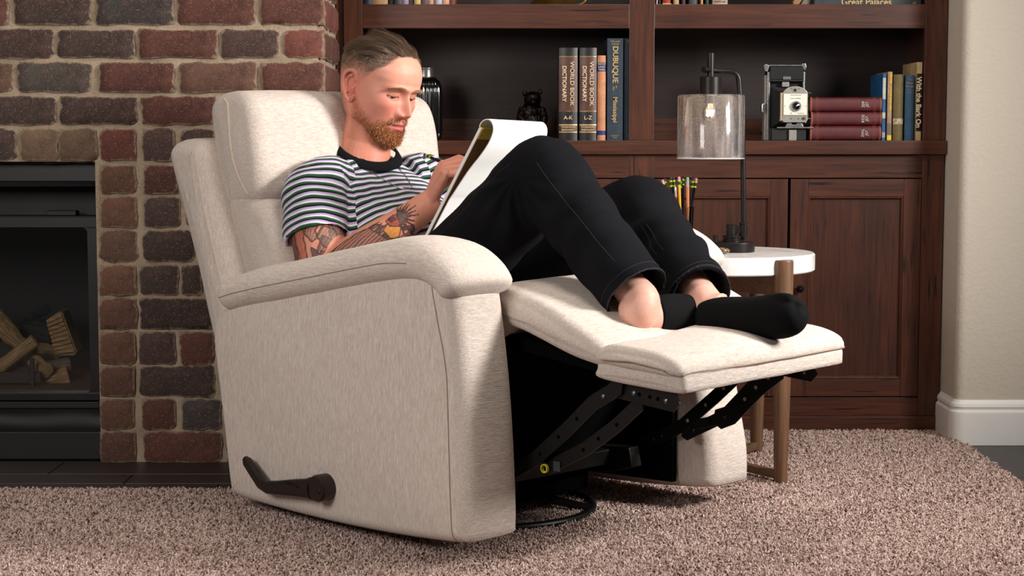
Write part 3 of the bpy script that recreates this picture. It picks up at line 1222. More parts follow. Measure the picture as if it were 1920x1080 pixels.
def book(u0, u1, v0, label, col, group=None, depth=0.2, yf=None, bands=(), zb=None, rounded=True, rough=0.6, lean=0.0):
    """upright book, spine to the front; bands = [(v top, v bottom, colour/material, name)]"""
    yf = YF + 0.012 if yf is None else yf
    zb = ZLT if zb is None else zb
    a, b = at(u0, 263, yf), at(u1, v0, yf)
    w, h = b.x - a.x, b.z - zb
    root = empty('book', ((a.x + b.x) / 2, yf, zb), label=label, cat='book', group=group, rot=(0, lean, 0))
    t = 0.0022
    # cover: spine and two boards, one folded piece
    n = 8
    outer = []
    bow = min(0.006, w * 0.22) if rounded else 0.0008
    for i in range(n + 1):
        q = -1 + 2 * i / n
        outer.append((q * w / 2, bow * (q * q)))
    inner = [(q * (w / 2 - t) / (w / 2), y + t) for q, y in outer]
    sec = [(-w / 2, depth)] + outer + [(w / 2, depth), (w / 2 - t, depth)] + inner[::-1] + [(-w / 2 + t, depth)]
    mb = MB()
    # front-facing sections as prism strips
    strip = outer
    vs = []
    mb.loft([[(x, y, z) for x, y in sec] for z in (0.0, h)], cap=False)
    # top and bottom rims
    for z, fl in ((0.0, 0), (h, 1)):
        m = len(sec)
        k = n + 3
        for i in range(k - 1):
            i2 = m - 1 - i
            q = [sec[i], sec[i + 1], sec[i2 - 1], sec[i2]]
            mb.add([(x, y, z) for x, y in q], [(0, 1, 2, 3)])
    mb.build('cover', cloth(col, rough), root, angle=50)
    MB().box((-w / 2 + t, t + bow * 0.7, 0.003), (w / 2 - t, depth - 0.006, h - 0.003)).build('page_block', M_pages, root, smooth=False)
    for (va, vb, bm_, nm) in bands:
        z1, z0 = at(u0, va, yf).z - zb, at(u0, vb, yf).z - zb
        m = bm_ if isinstance(bm_, bpy.types.Material) else cloth(bm_, rough)
        pts = [(x * 1.005, y - 0.0006) for x, y in outer]
        MB().loft([[(x, y, z) for x, y in pts] for z in (z0, z1)], cap=False, closed=False).build(nm, m, root, angle=50)
    return root, w, h, (lambda v: at(u0, v, yf).z - zb)


def spine_text(root, s, x, z, size, mat, rot=DOWN, y=-0.0014, **kw):
    return text_obj(s, 'spine_lettering', mat, root, (x, y, z), rot, size, **kw)


# two dictionary volumes
for (u0, u1, rng_txt, lab) in ((1048, 1083, 'A-K', 'brown and black dictionary volume A-K nearest the bear figurine'),
                               (1086.5, 1119, 'L-Z', 'brown and black dictionary volume L-Z beside the orange book')):
    root, w, h, Z = book(u0, u1, 89.5, lab, (30, 29, 30), 'dictionary volumes', 0.2, rough=0.4, bands=[
        (105, 210, (84, 52, 42), 'spine_panel'), (105, 107, M_gold, 'gilt_rule'), (207.5, 209.5, M_gold, 'gilt_rule'),
        (233, 235, M_gold, 'gilt_rule'), (235, 247, (84, 52, 42), 'spine_panel'), (246.5, 248.5, M_gold, 'gilt_rule')])
    spine_text(root, 'DICTIONARY', -w * 0.22, Z(157), 0.0165, M_cream, sx=1.02, bold=0.0002)
    spine_text(root, 'WORLD BOOK', w * 0.2, Z(157), 0.0165, M_cream, sx=1.12, y=-0.0008)
    spine_text(root, rng_txt, 0, Z(221), 0.0155, M_cream, FRONT)
    spine_text(root, 'THORNDIKE', 0, Z(238.3), 0.0072, M_cream, FRONT)
    spine_text(root, 'BARNHART', 0, Z(243.6), 0.0072, M_cream, FRONT)
# slim orange book
root, w, h, Z = book(1120, 1136, 104, 'slim orange cloth book with blue title label between dictionary and navy book', (196, 134, 96), None, 0.15,
                     bands=[(117, 134, (30, 42, 110), 'title_label'), (245, 253, (30, 42, 110), 'title_label')])
for s, v in (('GOOD', 120), ('LOAD', 125.5), ('TIMES', 131)):
    spine_text(root, s, 0, Z(v), 0.0072, M_cream, FRONT)
# two copies of a navy book, the second half hidden behind the stile
for (u0, u1, lab) in ((1138, 1168.5, 'navy book with gold river title standing fully in view'),
                      (1169.5, 1200, 'navy book partly hidden behind the bookcase stile')):
    root, w, h, Z = book(u0, u1, 72, lab, (34, 50, 66), 'matching navy books', 0.19, rounded=False,
                         yf=YF + (0.014 if u0 < 1150 else 0.03))
    spine_text(root, 'DUBUQUE', 0.0, Z(121), 0.0215, M_gold, sx=1.02, bold=0.0005)
    spine_text(root, 'on', 0.004, Z(163), 0.009, M_gold)
    spine_text(root, 'the', -0.004, Z(166), 0.009, M_gold)
    t = spine_text(root, 'Mississippi', 0.0, Z(206), 0.0175, M_gold, bold=0.0003)
    spine_text(root, 'WILLIAM', 0, Z(78), 0.0068, M_gold, FRONT)
    spine_text(root, 'WILKIE', 0, Z(83), 0.0068, M_gold, FRONT)
    spine_text(root, 'UNIVERSITY', 0, Z(255), 0.0048, M_gold, FRONT)
    spine_text(root, 'PRESS', 0, Z(258.3), 0.0045, M_gold, FRONT)

# right-hand shelf: five upright books
M_yel = simple('yellow_print', (226, 196, 40), 0.6)
M_wht = simple('white_ink', (214, 208, 202), 0.7)
root, w, h, Z = book(1653.5, 1661.5, 138, 'bright blue book with pale lettering, leftmost upright book behind the red stack', (24, 92, 146), None, 0.17, rounded=False,
                     bands=[(146, 186, (178, 186, 176), 'title_strip'), (211, 222, (190, 192, 170), 'title_strip'), (248, 258, (150, 160, 160), 'title_strip')])
root, w, h, Z = book(1663, 1673.5, 134.5, 'tan slim book with yellow title and yellow foot, between blue and olive books', (168, 134, 108), None, 0.17, rounded=False,
                     bands=[(231, 253, (112, 98, 88), 'spine_band'), (253.5, 262.5, M_yel, 'spine_band')])
spine_text(root, 'HISTORY', 0.001, Z(148), 0.0075, M_yel, bold=0.0004)
spine_text(root, 'OF THE RIVER LAND', 0.001, Z(186), 0.0072, M_yel, bold=0.0003)
root, w, h, Z = book(1674.5, 1695, 139.5, 'olive brown cloth book with a small worn paper label', (104, 88, 46), None, 0.16,
                     bands=[(222, 233, simple('worn_paper_label', (176, 158, 132), 0.8, var=0.5, scale=150), 'paper_label')])
root, w, h, Z = book(1696.5, 1715.5, 141, 'dull blue cloth book with faded gilt title', (40, 76, 104), None, 0.16)
for s, v, sz in (('The', 150, 0.007), ('Open', 156, 0.009), ('Range', 162, 0.009), ('Vol', 174, 0.006), ('II', 182, 0.006)):
    spine_text(root, s, -0.002, Z(v), sz, simple('faded_gilt', (150, 128, 98), 0.6), FRONT)
root, w, h, Z = book(1717, 1729.5, 116.5, 'tall cream and black book against the right stile', (190, 164, 118), None, 0.18, rounded=False,
                     bands=[(138, 246, (18, 19, 22), 'spine_band')])
spine_text(root, 'With the Bark On', -0.0018, Z(192), 0.0195, M_cream, bold=0.0006, sx=1.0, y=-0.0022)

# three red books lying in a stack, spines to the front
M_red = cloth((88, 28, 32), 0.55)
M_redw = simple('rubbed_red_edge', (150, 78, 62), 0.8, var=0.3)
zc = ZLT
for i, (va, vb, ua, ub, num, lab) in enumerate(((235.5, 262.5, 1519, 1651.5, '2WL', 'red cloth book at the bottom of the stack by the camera'),
                                                (209.5, 235, 1520.5, 1653, 'KOS', 'red cloth book in the middle of the stack by the camera'),
                                                (182, 209, 1518.5, 1652, '209', 'red cloth book on top of the stack by the camera'))):
    yf = YF + 0.016
    a, b = at(ua, 263, yf), at(ub, 263, yf)
    L = b.x - a.x
    h = at(1600, va, yf).z - zc if i < 2 else at(1600, va, yf).z - zc
    root = empty('book', ((a.x + b.x) / 2, yf, zc), label=lab, cat='book', group='red books stacked flat')
    t = 0.003
    n = 8
    rings = []
    sec = []
    for k in range(n + 1):
        q = -1 + 2 * k / n
        sec.append((0.006 * q * q * q * q - 0.001 * math.cos(q * 1.5), h / 2 + q * (h / 2 - 0.0004)))
    D = 0.135
    full = sec + [(D, h - 0.0004), (D, h - t)] + [(y + t, z if 0 else h / 2 + (z - h / 2) * (1 - 2 * t / h)) for y, z in sec[::-1]] + [(D, t), (D, 0.0004)]
    MB().loft([[(x, y, z) for y, z in full] for x in (-L / 2, -L / 2 + 0.004, L / 2 - 0.004, L / 2)], cap=False).build('cover', M_red, root, angle=50)
    MB().box((-L / 2 + 0.004, 0.006, t), (L / 2 - 0.004, D - 0.004, h - t)).build('page_block', M_pages, root, smooth=False)
    for sgn in (-1, 1):
        MB().loft([[(x, y - 0.0005, z) for y, z in sec] for x in (sgn * (L / 2 - 0.0045), sgn * (L / 2 + 0.0004))], cap=False, closed=False).build('worn_edge', M_redw, root, angle=50)
        for d in (0.017, 0.022):
            MB().loft([[(x, y - 0.0004, z) for y, z in sec] for x in (sgn * (L / 2 - d), sgn * (L / 2 - d - 0.0009))], cap=False, closed=False).build('spine_rule', M_redw, root, angle=50)
    xt = at(1621, 200, yf).x - (a.x + b.x) / 2
    rt = (math.pi / 2, -math.pi / 2, 0)
    spine_text(root, num, xt - 0.004, h / 2, 0.0115, M_wht, rt, y=-0.002)
    spine_text(root, 'J57', xt + 0.007, h / 2, 0.0115, M_wht, rt, y=-0.002)
    zc += h

# ------------------------------------------------------------------ top shelf: the feet of books and a brass bowl
TOPL = [(681.5, 696.5, (16, 34, 50)), (698, 726, (176, 140, 92)), (727, 740, (16, 14, 15)), (740.5, 753.5, (62, 62, 66)), (755, 765.5, (150, 130, 152)),
        (767, 775.5, (60, 54, 66)), (777.5, 788, (196, 166, 104)), (790, 803, (86, 74, 66)), (804, 815.5, (206, 158, 132)),
        (817, 828, (176, 180, 192)), (829.5, 842, (206, 150, 128)), (842.8, 853, (112, 50, 34))]
NAMES = {0: 'dark teal book foot', 1: 'wide tan book foot', 2: 'black book foot', 3: 'charcoal book foot', 4: 'mauve patterned book foot',
         5: 'slate purple book foot', 6: 'straw yellow book foot', 7: 'brown book foot', 8: 'peach book foot', 9: 'pale grey book foot',
         10: 'salmon and white book foot', 11: 'rust brown book foot'}
TOPR = [(1230, 1232.5, (190, 196, 200)), (1233.5, 1239.5, (18, 18, 20)), (1240.5, 1259, (150, 40, 30)), (1261.5, 1274, (186, 150, 104)), (1277, 1286, (66, 44, 60)),
        (1290, 1310, (66, 68, 72)), (1312, 1319, (214, 150, 108)), (1321, 1330, (30, 62, 56)), (1334, 1366, (186, 164, 146))]
NAMR = ['white sliver of a book', 'slim black book', 'crimson gilt book', 'buff tan book', 'plum book', 'wide charcoal book', 'slim apricot book',
        'dark green book', 'widest cream paperback']
for i, (u0, u1, c) in enumerate(TOPL):
    r_, w, h, Z = book(u0, u1, 8 - (112 + 14 * math.sin(i * 2.3)), NAMES[i].replace(' foot', '') + ' on the top shelf above the man, cut off by the frame', c, 'books on the top left shelf', 0.14,
                       zb=ZS1, yf=YF + 0.012 + 0.004 * (i % 3))
for i, (u0, u1, c) in enumerate(TOPR):
    r_, w, h, Z = book(u0, u1, 8 - (116 + 16 * math.sin(i * 1.7)), NAMR[i] + ' on the top shelf right of the middle stile', c, 'books on the top right shelf', 0.14,
                       zb=ZS1, yf=YF + 0.012 + 0.004 * (i % 3))
    if i == 8:
        spine_text(r_, 'LOWE ALL', 0, 0.009, 0.0085, simple('brown_print', (92, 60, 44), 0.7), FRONT, y=-0.003)
    if i == 2:
        MB().box((-w / 2, -0.001, 0.001), (w / 2, 0.004, 0.004), 0.0005).build('gilt_rule', M_gold, r_)

M_brass = simple('aged_brass', (150, 116, 52), 0.3, 0.9, var=0.25, scale=14)
p = at(1037, 8, YF + 0.09)
br = empty('brass_bowl', (p.x, YF + 0.10, ZS1), label='round brass dish lying upside down on the top shelf', cat='bowl')
MB().lathe([(0.0, 0.052), (0.03, 0.050), (0.034, 0.044), (0.05, 0.030), (0.066, 0.012), (0.080, 0.003), (0.0815, 0.0), (0.078, 0.0), (0.064, 0.010),
            (0.048, 0.027), (0.0, 0.046)], 48).build('dish', M_brass, br)
MB().tube([(0.062 + 0.0 * i, -0.03, 0.012) for i in range(2)] if False else
          [(0.066 + 0.030 * math.sin(a), -0.035, 0.028 - 0.026 * math.cos(a)) for a in [math.pi * i / 10 for i in range(11)]], 0.0035, 8).build('handle', M_brass, br)
# big book lying face-out at the right, title cut by the frame
a, b = at(1528, 8, YF + 0.03), at(1727, 8, YF + 0.03)
gp = empty('book', ((a.x + b.x) / 2, YF + 0.03, ZS1), label='large dark book facing out with gold title about palaces on the top shelf', cat='book')
w = b.x - a.x
MB().box((-w / 2, 0, 0), (w / 2, 0.004, 0.24), 0.001).box((-w / 2, 0.022, 0), (w / 2, 0.026, 0.24), 0.001).box((-w / 2, 0, 0.236), (w / 2, 0.026, 0.24)).build('cover', cloth((50, 56, 60), 0.4), gp)
MB().box((-w / 2 + 0.003, 0.004, 0.003), (w / 2 - 0.003, 0.022, 0.235)).build('page_block', M_pages, gp, smooth=False)
text_obj('Great Palaces', 'cover_title', M_gold, gp, (-0.005, -0.0006, 0.0075), FRONT, 0.028, bold=0.0004, sx=0.93)
text_obj('of', 'cover_title', M_gold, gp, (0.132, -0.0006, 0.006), FRONT, 0.012)
p = at(1506, 8, YF + 0.06)
vx = empty('ornament', (p.x, YF + 0.07, ZS1), label='small dark folded ornament leaning beside the large dark book', cat='ornament')
MB().prism([(-0.028, 0.0), (-0.016, 0.0), (0.02, 0.045), (0.012, 0.055), (-0.03, 0.012)], 'y', -0.015, 0.015, 0.002).build('tan_fold', simple('tan_leather', (150, 112, 74), 0.6), vx, angle=20)
MB().prism([(-0.010, 0.0), (0.016, 0.0), (0.024, 0.03), (0.02, 0.05)], 'y', -0.018, 0.018, 0.002).build('dark_fold', simple('grey_card', (120, 110, 96), 0.7), vx, angle=20)

# ------------------------------------------------------------------ ribbed dark glass vase
k = NT('smoky_dark_glass')
k.base((10, 10, 9))
k.rough(0.12)
k.b.inputs['Coat Weight'].default_value = 0.6
M_dglass = k.m
p = at(798, 263, YF + 0.12)
vz = empty('vase', (p.x, YF + 0.12, ZLT), label='tall ribbed black glass jar vase with silver neck on the shelf', cat='vase')
prof = [(0.0, 0.0), (0.040, 0.0), (0.046, 0.006), (0.0475, 0.02), (0.0475, 0.14), (0.046, 0.158), (0.040, 0.172), (0.030, 0.181), (0.024, 0.184)]
rings = []
for r, z in prof:
    rings.append([(r * (1 + (0.035 if 0.004 < z < 0.182 else 0) * math.cos(26 * q)) * math.cos(q), r * (1 + (0.035 if 0.004 < z < 0.182 else 0) * math.cos(26 * q)) * math.sin(q), z)
                  for q in [2 * math.pi * j / 156 for j in range(156)]])
MB().loft(rings).build('ribbed_body', M_dglass, vz, angle=70)
MB().lathe([(0.024, 0.182), (0.0235, 0.204), (0.0255, 0.2065), (0.0255, 0.210), (0.0, 0.210)], 40).build('neck_collar', simple('brushed_silver', (150, 148, 146), 0.3, 0.9), vz)

# ------------------------------------------------------------------ seated bear figurine
k = NT('dark_bronze')
v = k.coords()
geo = k.n('ShaderNodeNewGeometry')
pt = k.ramp(geo.outputs['Pointiness'], [(0.5, (14, 11, 10)), (0.56, (96, 70, 46))])
k.base(k.mix(k.noise(v, 60, 4), (13, 11, 10), pt))
k.rough(0.32)
k.set(Metallic=0.7)
M_bronze = k.m
p = at(997, 263, YF + 0.13)
BR = empty('bear_figurine', (p.x, YF + 0.13, ZLT), label='dark bronze seated bear figurine on the shelf left of the dictionaries', cat='figurine')


def ell(c, r, rot=None, seg=20):
    mb = MB()
    rings = []
    for i in range(1, seg):
        a = math.pi * i / seg
        rings.append([(c[0] + r[0] * math.sin(a) * math.cos(q), c[1] + r[1] * math.sin(a) * math.sin(q), c[2] + r[2] * math.cos(a))
                      for q in [2 * math.pi * j / (seg + 4) for j in range(seg + 4)]])
    mb.loft(rings)
    return mb


def merge(*ms):
    out = MB()
    for m in ms:
        out.add(m.v, m.f)
    return out


bear = merge(ell((0, 0.01, 0.042), (0.043, 0.036, 0.048)), ell((0.0, 0.008, 0.082), (0.031, 0.028, 0.036)),
             ell((0.002, -0.004, 0.119), (0.0255, 0.024, 0.024)), ell((0.004, -0.026, 0.112), (0.010, 0.013, 0.009)),
             ell((-0.0215, 0.0, 0.138), (0.0075, 0.005, 0.009)), ell((0.0245, 0.0, 0.141), (0.0075, 0.005, 0.009)),
             ell((-0.034, -0.014, 0.02), (0.019, 0.032, 0.020)), ell((0.034, -0.016, 0.02), (0.019, 0.032, 0.020)),
             MB().tube([(-0.028, 0.0, 0.092), (-0.034, -0.020, 0.066), (-0.020, -0.034, 0.046), (-0.006, -0.038, 0.038)], [0.012, 0.012, 0.010, 0.008], 12),
             MB().tube([(0.028, 0.0, 0.092), (0.036, -0.018, 0.064), (0.032, -0.034, 0.040), (0.026, -0.040, 0.026)], [0.012, 0.012, 0.010, 0.008], 12),
             ell((-0.036, -0.042, 0.012), (0.011, 0.010, 0.014)), ell((0.038, -0.044, 0.012), (0.011, 0.010, 0.014)))
me = remesh(bear, 0.0022, 3)
V = get_co(me)
set_co(me, V + get_no(me) * (fnoise(V, 160, 2) * 0.0012)[:, None])
put_mesh(me, 'bear_body', M_bronze, BR)
merge(ell((-0.006, -0.0235, 0.1235), (0.0022, 0.002, 0.0022), seg=8), ell((0.0125, -0.0235, 0.1235), (0.0022, 0.002, 0.0022), seg=8)).build('eyes', simple('glossy_black', (6, 6, 6), 0.15), BR)
ell((0.004, -0.038, 0.114), (0.0035, 0.0025, 0.0025), seg=8).build('nose', simple('glossy_black', (6, 6, 6), 0.15), BR)

# ------------------------------------------------------------------ folding instant camera
p = at(1474, 263, YF + 0.06)
CM = empty('folding_camera', (p.x, YF + 0.07, ZLT), label='vintage black folding instant camera with cream lens board on the shelf', cat='camera')
M_lth = simple('black_leatherette', (13, 13, 14), 0.7, bump=0.4, scale=500)
M_chr = simple('worn_chrome', (196, 196, 196), 0.28, 0.9)
M_crm = simple('cream_enamel', (240, 236, 222), 0.45, var=0.02)
M_gry = simple('grey_metal_trim', (176, 172, 164), 0.35, 0.5)
PXS = 0.001533     # metres per photo pixel on the shelf


def cx_(u):
    return (u - 1474) * PXS


def cz_(v):
    return (262.5 - v) * PXS


def rect(u0, u1, v0, v1, y0, y1, nm, mat, bev=0.001, mb=None, build=True):
    m = (mb or MB()).box((cx_(u0), y0, cz_(v1)), (cx_(u1), y1, cz_(v0)), bev)
    return m.build(nm, mat, CM, angle=25) if build else m


rect(1438, 1509, 122, 262, 0.015, 0.055, 'camera_body', M_lth, 0.004)
m = rect(1438.5, 1442.5, 134, 262, -0.002, 0.02, '', None, 0.001, build=False)
rect(1505.5, 1508.5, 134, 262, -0.002, 0.02, '', None, 0.001, m, False)
rect(1440, 1507, 121, 123, -0.002, 0.03, '', None, 0.0005, m, False)
m.build('chrome_edge', M_chr, CM, angle=25)
rect(1442.5, 1505.5, 124, 149, -0.006, 0.02, 'top_flap', M_lth, 0.003)
m = MB()
m.prism([(cx_(u), cz_(v)) for u, v in ((1431, 122), (1436, 119), (1441, 124), (1438, 134), (1433, 132))], 'y', -0.004, 0.03, 0.0008)
m.prism([(cx_(u), cz_(v)) for u, v in ((1502, 119), (1509, 118), (1511, 125), (1508, 132), (1504, 126))], 'y', -0.004, 0.03, 0.0008)
m.build('strap_lug', M_chr, CM, angle=25)
rect(1467, 1481, 143, 148.5, -0.009, -0.004, 'maker_plate', M_chr, 0.0006)
rect(1466, 1479, 153, 162, -0.004, 0.016, 'latch', M_gry, 0.001)
rect(1443, 1505, 149, 152, -0.006, 0.016, 'flap_lip', M_blk2, 0.001)
# bellows: stepped square tube from the body to the lens board
rings = []
NB = 9
for i in range(NB * 2 + 1):
    t = i / (NB * 2)
    s = (1.0 if i % 2 else 0.9)
    y = 0.016 - 0.075 * t
    w0, w1, h0, h1 = 0.041 * (1 - t) + 0.026 * t, 0, 0, 0
    zc_ = cz_(200) * (1 - t) + cz_(200) * t
    hh = 0.060 * (1 - t) + 0.034 * t
    xx = cx_(1474) * (1 - t) + cx_(1484) * t
    rings.append([(xx + sx * w0 * s, y, zc_ + sz * hh * s) for sx, sz in ((-1, -1), (1, -1), (1, 1), (-1, 1))])
MB().loft(rings).build('bellows', simple('bellows_cloth', (15, 15, 16), 0.7), CM, angle=10)
# lens board: arched cream plate with grey rim
arch = [(1461, 226)]
arch = [(cx_(u), cz_(v)) for u, v in ((1463, 229), (1460.5, 225), (1460.5, 180))]
cxm, rr = (1460.5 + 1507.5) / 2, 23.5
for i in range(13):
    a = math.pi - math.pi * i / 12
    arch.append((cx_(cxm + rr * math.cos(a)), cz_(178 - 16 * math.sin(a))))
arch += [(cx_(u), cz_(v)) for u, v in ((1507.5, 180), (1507.5, 225), (1505, 229))]
MB().prism(arch, 'y', -0.066, -0.056, 0.0012).build('lens_board', M_gry, CM, angle=25)
rect(1462.3, 1505.8, 176, 215.5, -0.0685, -0.065, 'face_plate', M_crm, 0.0006)
rect(1457, 1461, 174, 226, -0.064, -0.052, 'board_side', simple('amber_edge', (188, 170, 134), 0.5), 0.001)
m = rect(1481.5, 1486, 167, 171.5, -0.069, -0.064, '', None, 0.0003, build=False)
m.build('finder_window', M_blk2, CM)
YX = Matrix(((1, 0, 0, 0), (0, 0, 1, 0), (0, -1, 0, 0), (0, 0, 0, 1)))
lc = Matrix.Translation((cx_(1485), -0.068, cz_(199))) @ YX
MB().lathe([(0.0, 0.0), (0.0150, 0.0), (0.0150, -0.004), (0.0138, -0.007), (0.0105, -0.007), (0.0100, -0.004), (0.0, -0.004)], 36, mat=lc).build('lens_ring', M_chr, CM, angle=25)
MB().lathe([(0.0, -0.0045), (0.0112, -0.0055), (0.0098, -0.0062), (0.0, -0.0090)], 28, mat=lc).build('lens', M_dglass, CM)
MB().lathe([(0.0, 0.0), (0.0042, 0.0), (0.0042, -0.004), (0.0, -0.0045)], 16, mat=Matrix.Translation((cx_(1500.5), -0.066, cz_(221.5))) @ YX).build('shutter_dial', simple('bronze_dial', (98, 84, 60), 0.4, 0.6), CM, angle=25)
m = MB()
for (u, v) in ((1476.5, 212), (1464.5, 198.5), (1504, 198.5), (1477, 166.5), (1491, 166.5), (1477, 222), (1491, 222)):
    m.lathe([(0.0, 0.0), (0.0013 if u != 1476.5 else 0.002, 0.0), (0.001, -0.0012), (0.0, -0.0014)], 10, mat=Matrix.Translation((cx_(u), -0.068, cz_(v))) @ YX)
m.build('screw', simple('dark_screw', (80, 76, 70), 0.4, 0.6), CM)
M_ink = simple('grey_engraving', (120, 116, 106), 0.6)
text_obj('POLAROID', 'lettering', M_ink, CM, (cx_(1484.5), -0.0688, cz_(178.8)), FRONT, 0.0045, spacing=1.5)
text_obj('Land CAMERA', 'lettering', M_ink, CM, (cx_(1484.5), -0.0688, cz_(184.8)), FRONT, 0.0045, spacing=1.1)
text_obj('ELECTRIC EYE', 'lettering', M_ink, CM, (cx_(1495), -0.0688, cz_(212.3)), FRONT, 0.0028)
# struts, bed and foot
m = MB()
m.tube([(cx_(1459), -0.056, cz_(198)), (cx_(1457), -0.05, cz_(226)), (cx_(1463), -0.054, cz_(230))], 0.0014, 6)
m.tube([(cx_(1508), -0.056, cz_(196)), (cx_(1510), -0.05, cz_(222)), (cx_(1505), -0.054, cz_(230))], 0.0014, 6)
m.tube([(cx_(1507), -0.058, cz_(174)), (cx_(1514), -0.058, cz_(174.5))], 0.0014, 6)
m.tube([(cx_(1508), -0.058, cz_(222)), (cx_(1514), -0.058, cz_(222))], 0.0014, 6)
m.box((cx_(1452), -0.060, cz_(240)), (cx_(1519), -0.050, cz_(237.5)), 0.0006)
m.prism([(cx_(u), cz_(v)) for u, v in ((1467, 237), (1472, 228), (1476, 228), (1480, 233), (1487, 233), (1491, 228), (1496, 228), (1501, 237))], 'y', -0.058, -0.052, 0.0005)
m.build('front_standard', M_chr, CM, angle=25)
rect(1474.5, 1488.5, 243, 262.5, -0.056, -0.050, 'foot_stand', M_gry, 0.0008)
rect(1443, 1507, 240, 262, -0.048, 0.016, 'drop_bed', M_blk2, 0.001)
rect(1428, 1437.5, 193, 210.5, 0.0, 0.03, 'focus_knob', M_chr, 0.004)
rect(1434, 1438, 140, 262, 0.01, 0.05, 'side_rail', M_gry, 0.001)

# ------------------------------------------------------------------ recliner (everything in the chair's own frame: x forward, y to its left)
CH_LOC, CH_RZ = (-0.05, 3.85, 0.0), -math.radians(45)
CHAIR = empty('recliner', CH_LOC, CH_RZ, label='cream chenille recliner leaned back with its footrest raised', cat='recliner')


def fabric(name, axis, lo=(188, 172, 160), mid=(210, 196, 185), hi=(230, 220, 211), rib=0.5):
    """chenille: short flecks drawn out along one axis"""
    k = NT(name)
    a, b = 75, 620
    s = {'x': (a, b, b), 'y': (b, a, b), 'z': (b, b, a)}[axis]
    v = k.coords(s)
    f1 = k.noise(v, 1.0, 3, 0.6)
    s2 = {'x': (30, 190, 190), 'y': (190, 30, 190), 'z': (190, 190, 30)}[axis]
    f2 = k.noise(k.coords(s2), 1.0, 2, 0.5)
    f = k.math('ADD', k.math('MULTIPLY', f1, 0.68), k.math('MULTIPLY', f2, 0.32))
    c = k.ramp(f, [(0.30, lo), (0.5, mid), (0.70, hi)])
    k.base(c)
    k.rough(0.9)
    k.b.inputs['Specular IOR Level'].default_value = 0.15
    k.b.inputs['Sheen Weight'].default_value = 0.12
    k.b.inputs['Sheen Roughness'].default_value = 0.45
    k.bump(f, rib, 0.003)
    return k.m


F_z = fabric('chenille_upright', 'z')
F_y = fabric('chenille_crosswise', 'y', rib=0.75)
F_x = fabric('chenille_lengthwise', 'x')
F_seam = simple('seam_shadow_thread', (150, 131, 115), 0.95)
F_pipe = simple('cream_piping', (214, 196, 178), 0.9)
M_lin = simple('black_lining_cloth', (5, 5, 6), 0.95, 0, 0.05, var=0.2)
M_mech = simple('black_mechanism_steel', (11, 11, 12), 0.42, 0.2, var=0.1)
M_rivet = simple('zinc_rivet', (110, 112, 116), 0.35, 0.9)


def on(mesh_obj):
    me = mesh_obj.data
    me.calc_loop_triangles()
    return BVHTree.FromPolygons([v.co[:] for v in me.vertices], [p.vertices[:] for p in me.polygons])


def sew(name, pts, bvh, r, mat, parent, out=0.0, per=6):
    """thin seam or piping laid on a surface"""
    P = catmull(pts, per)
    q = []
    for p in P:
        loc, nrm, idx, d = bvh.find_nearest(Vector(p))
        q.append(loc + nrm * out)
    return MB().tube(q, r, 6).build(name, mat, parent, angle=80)


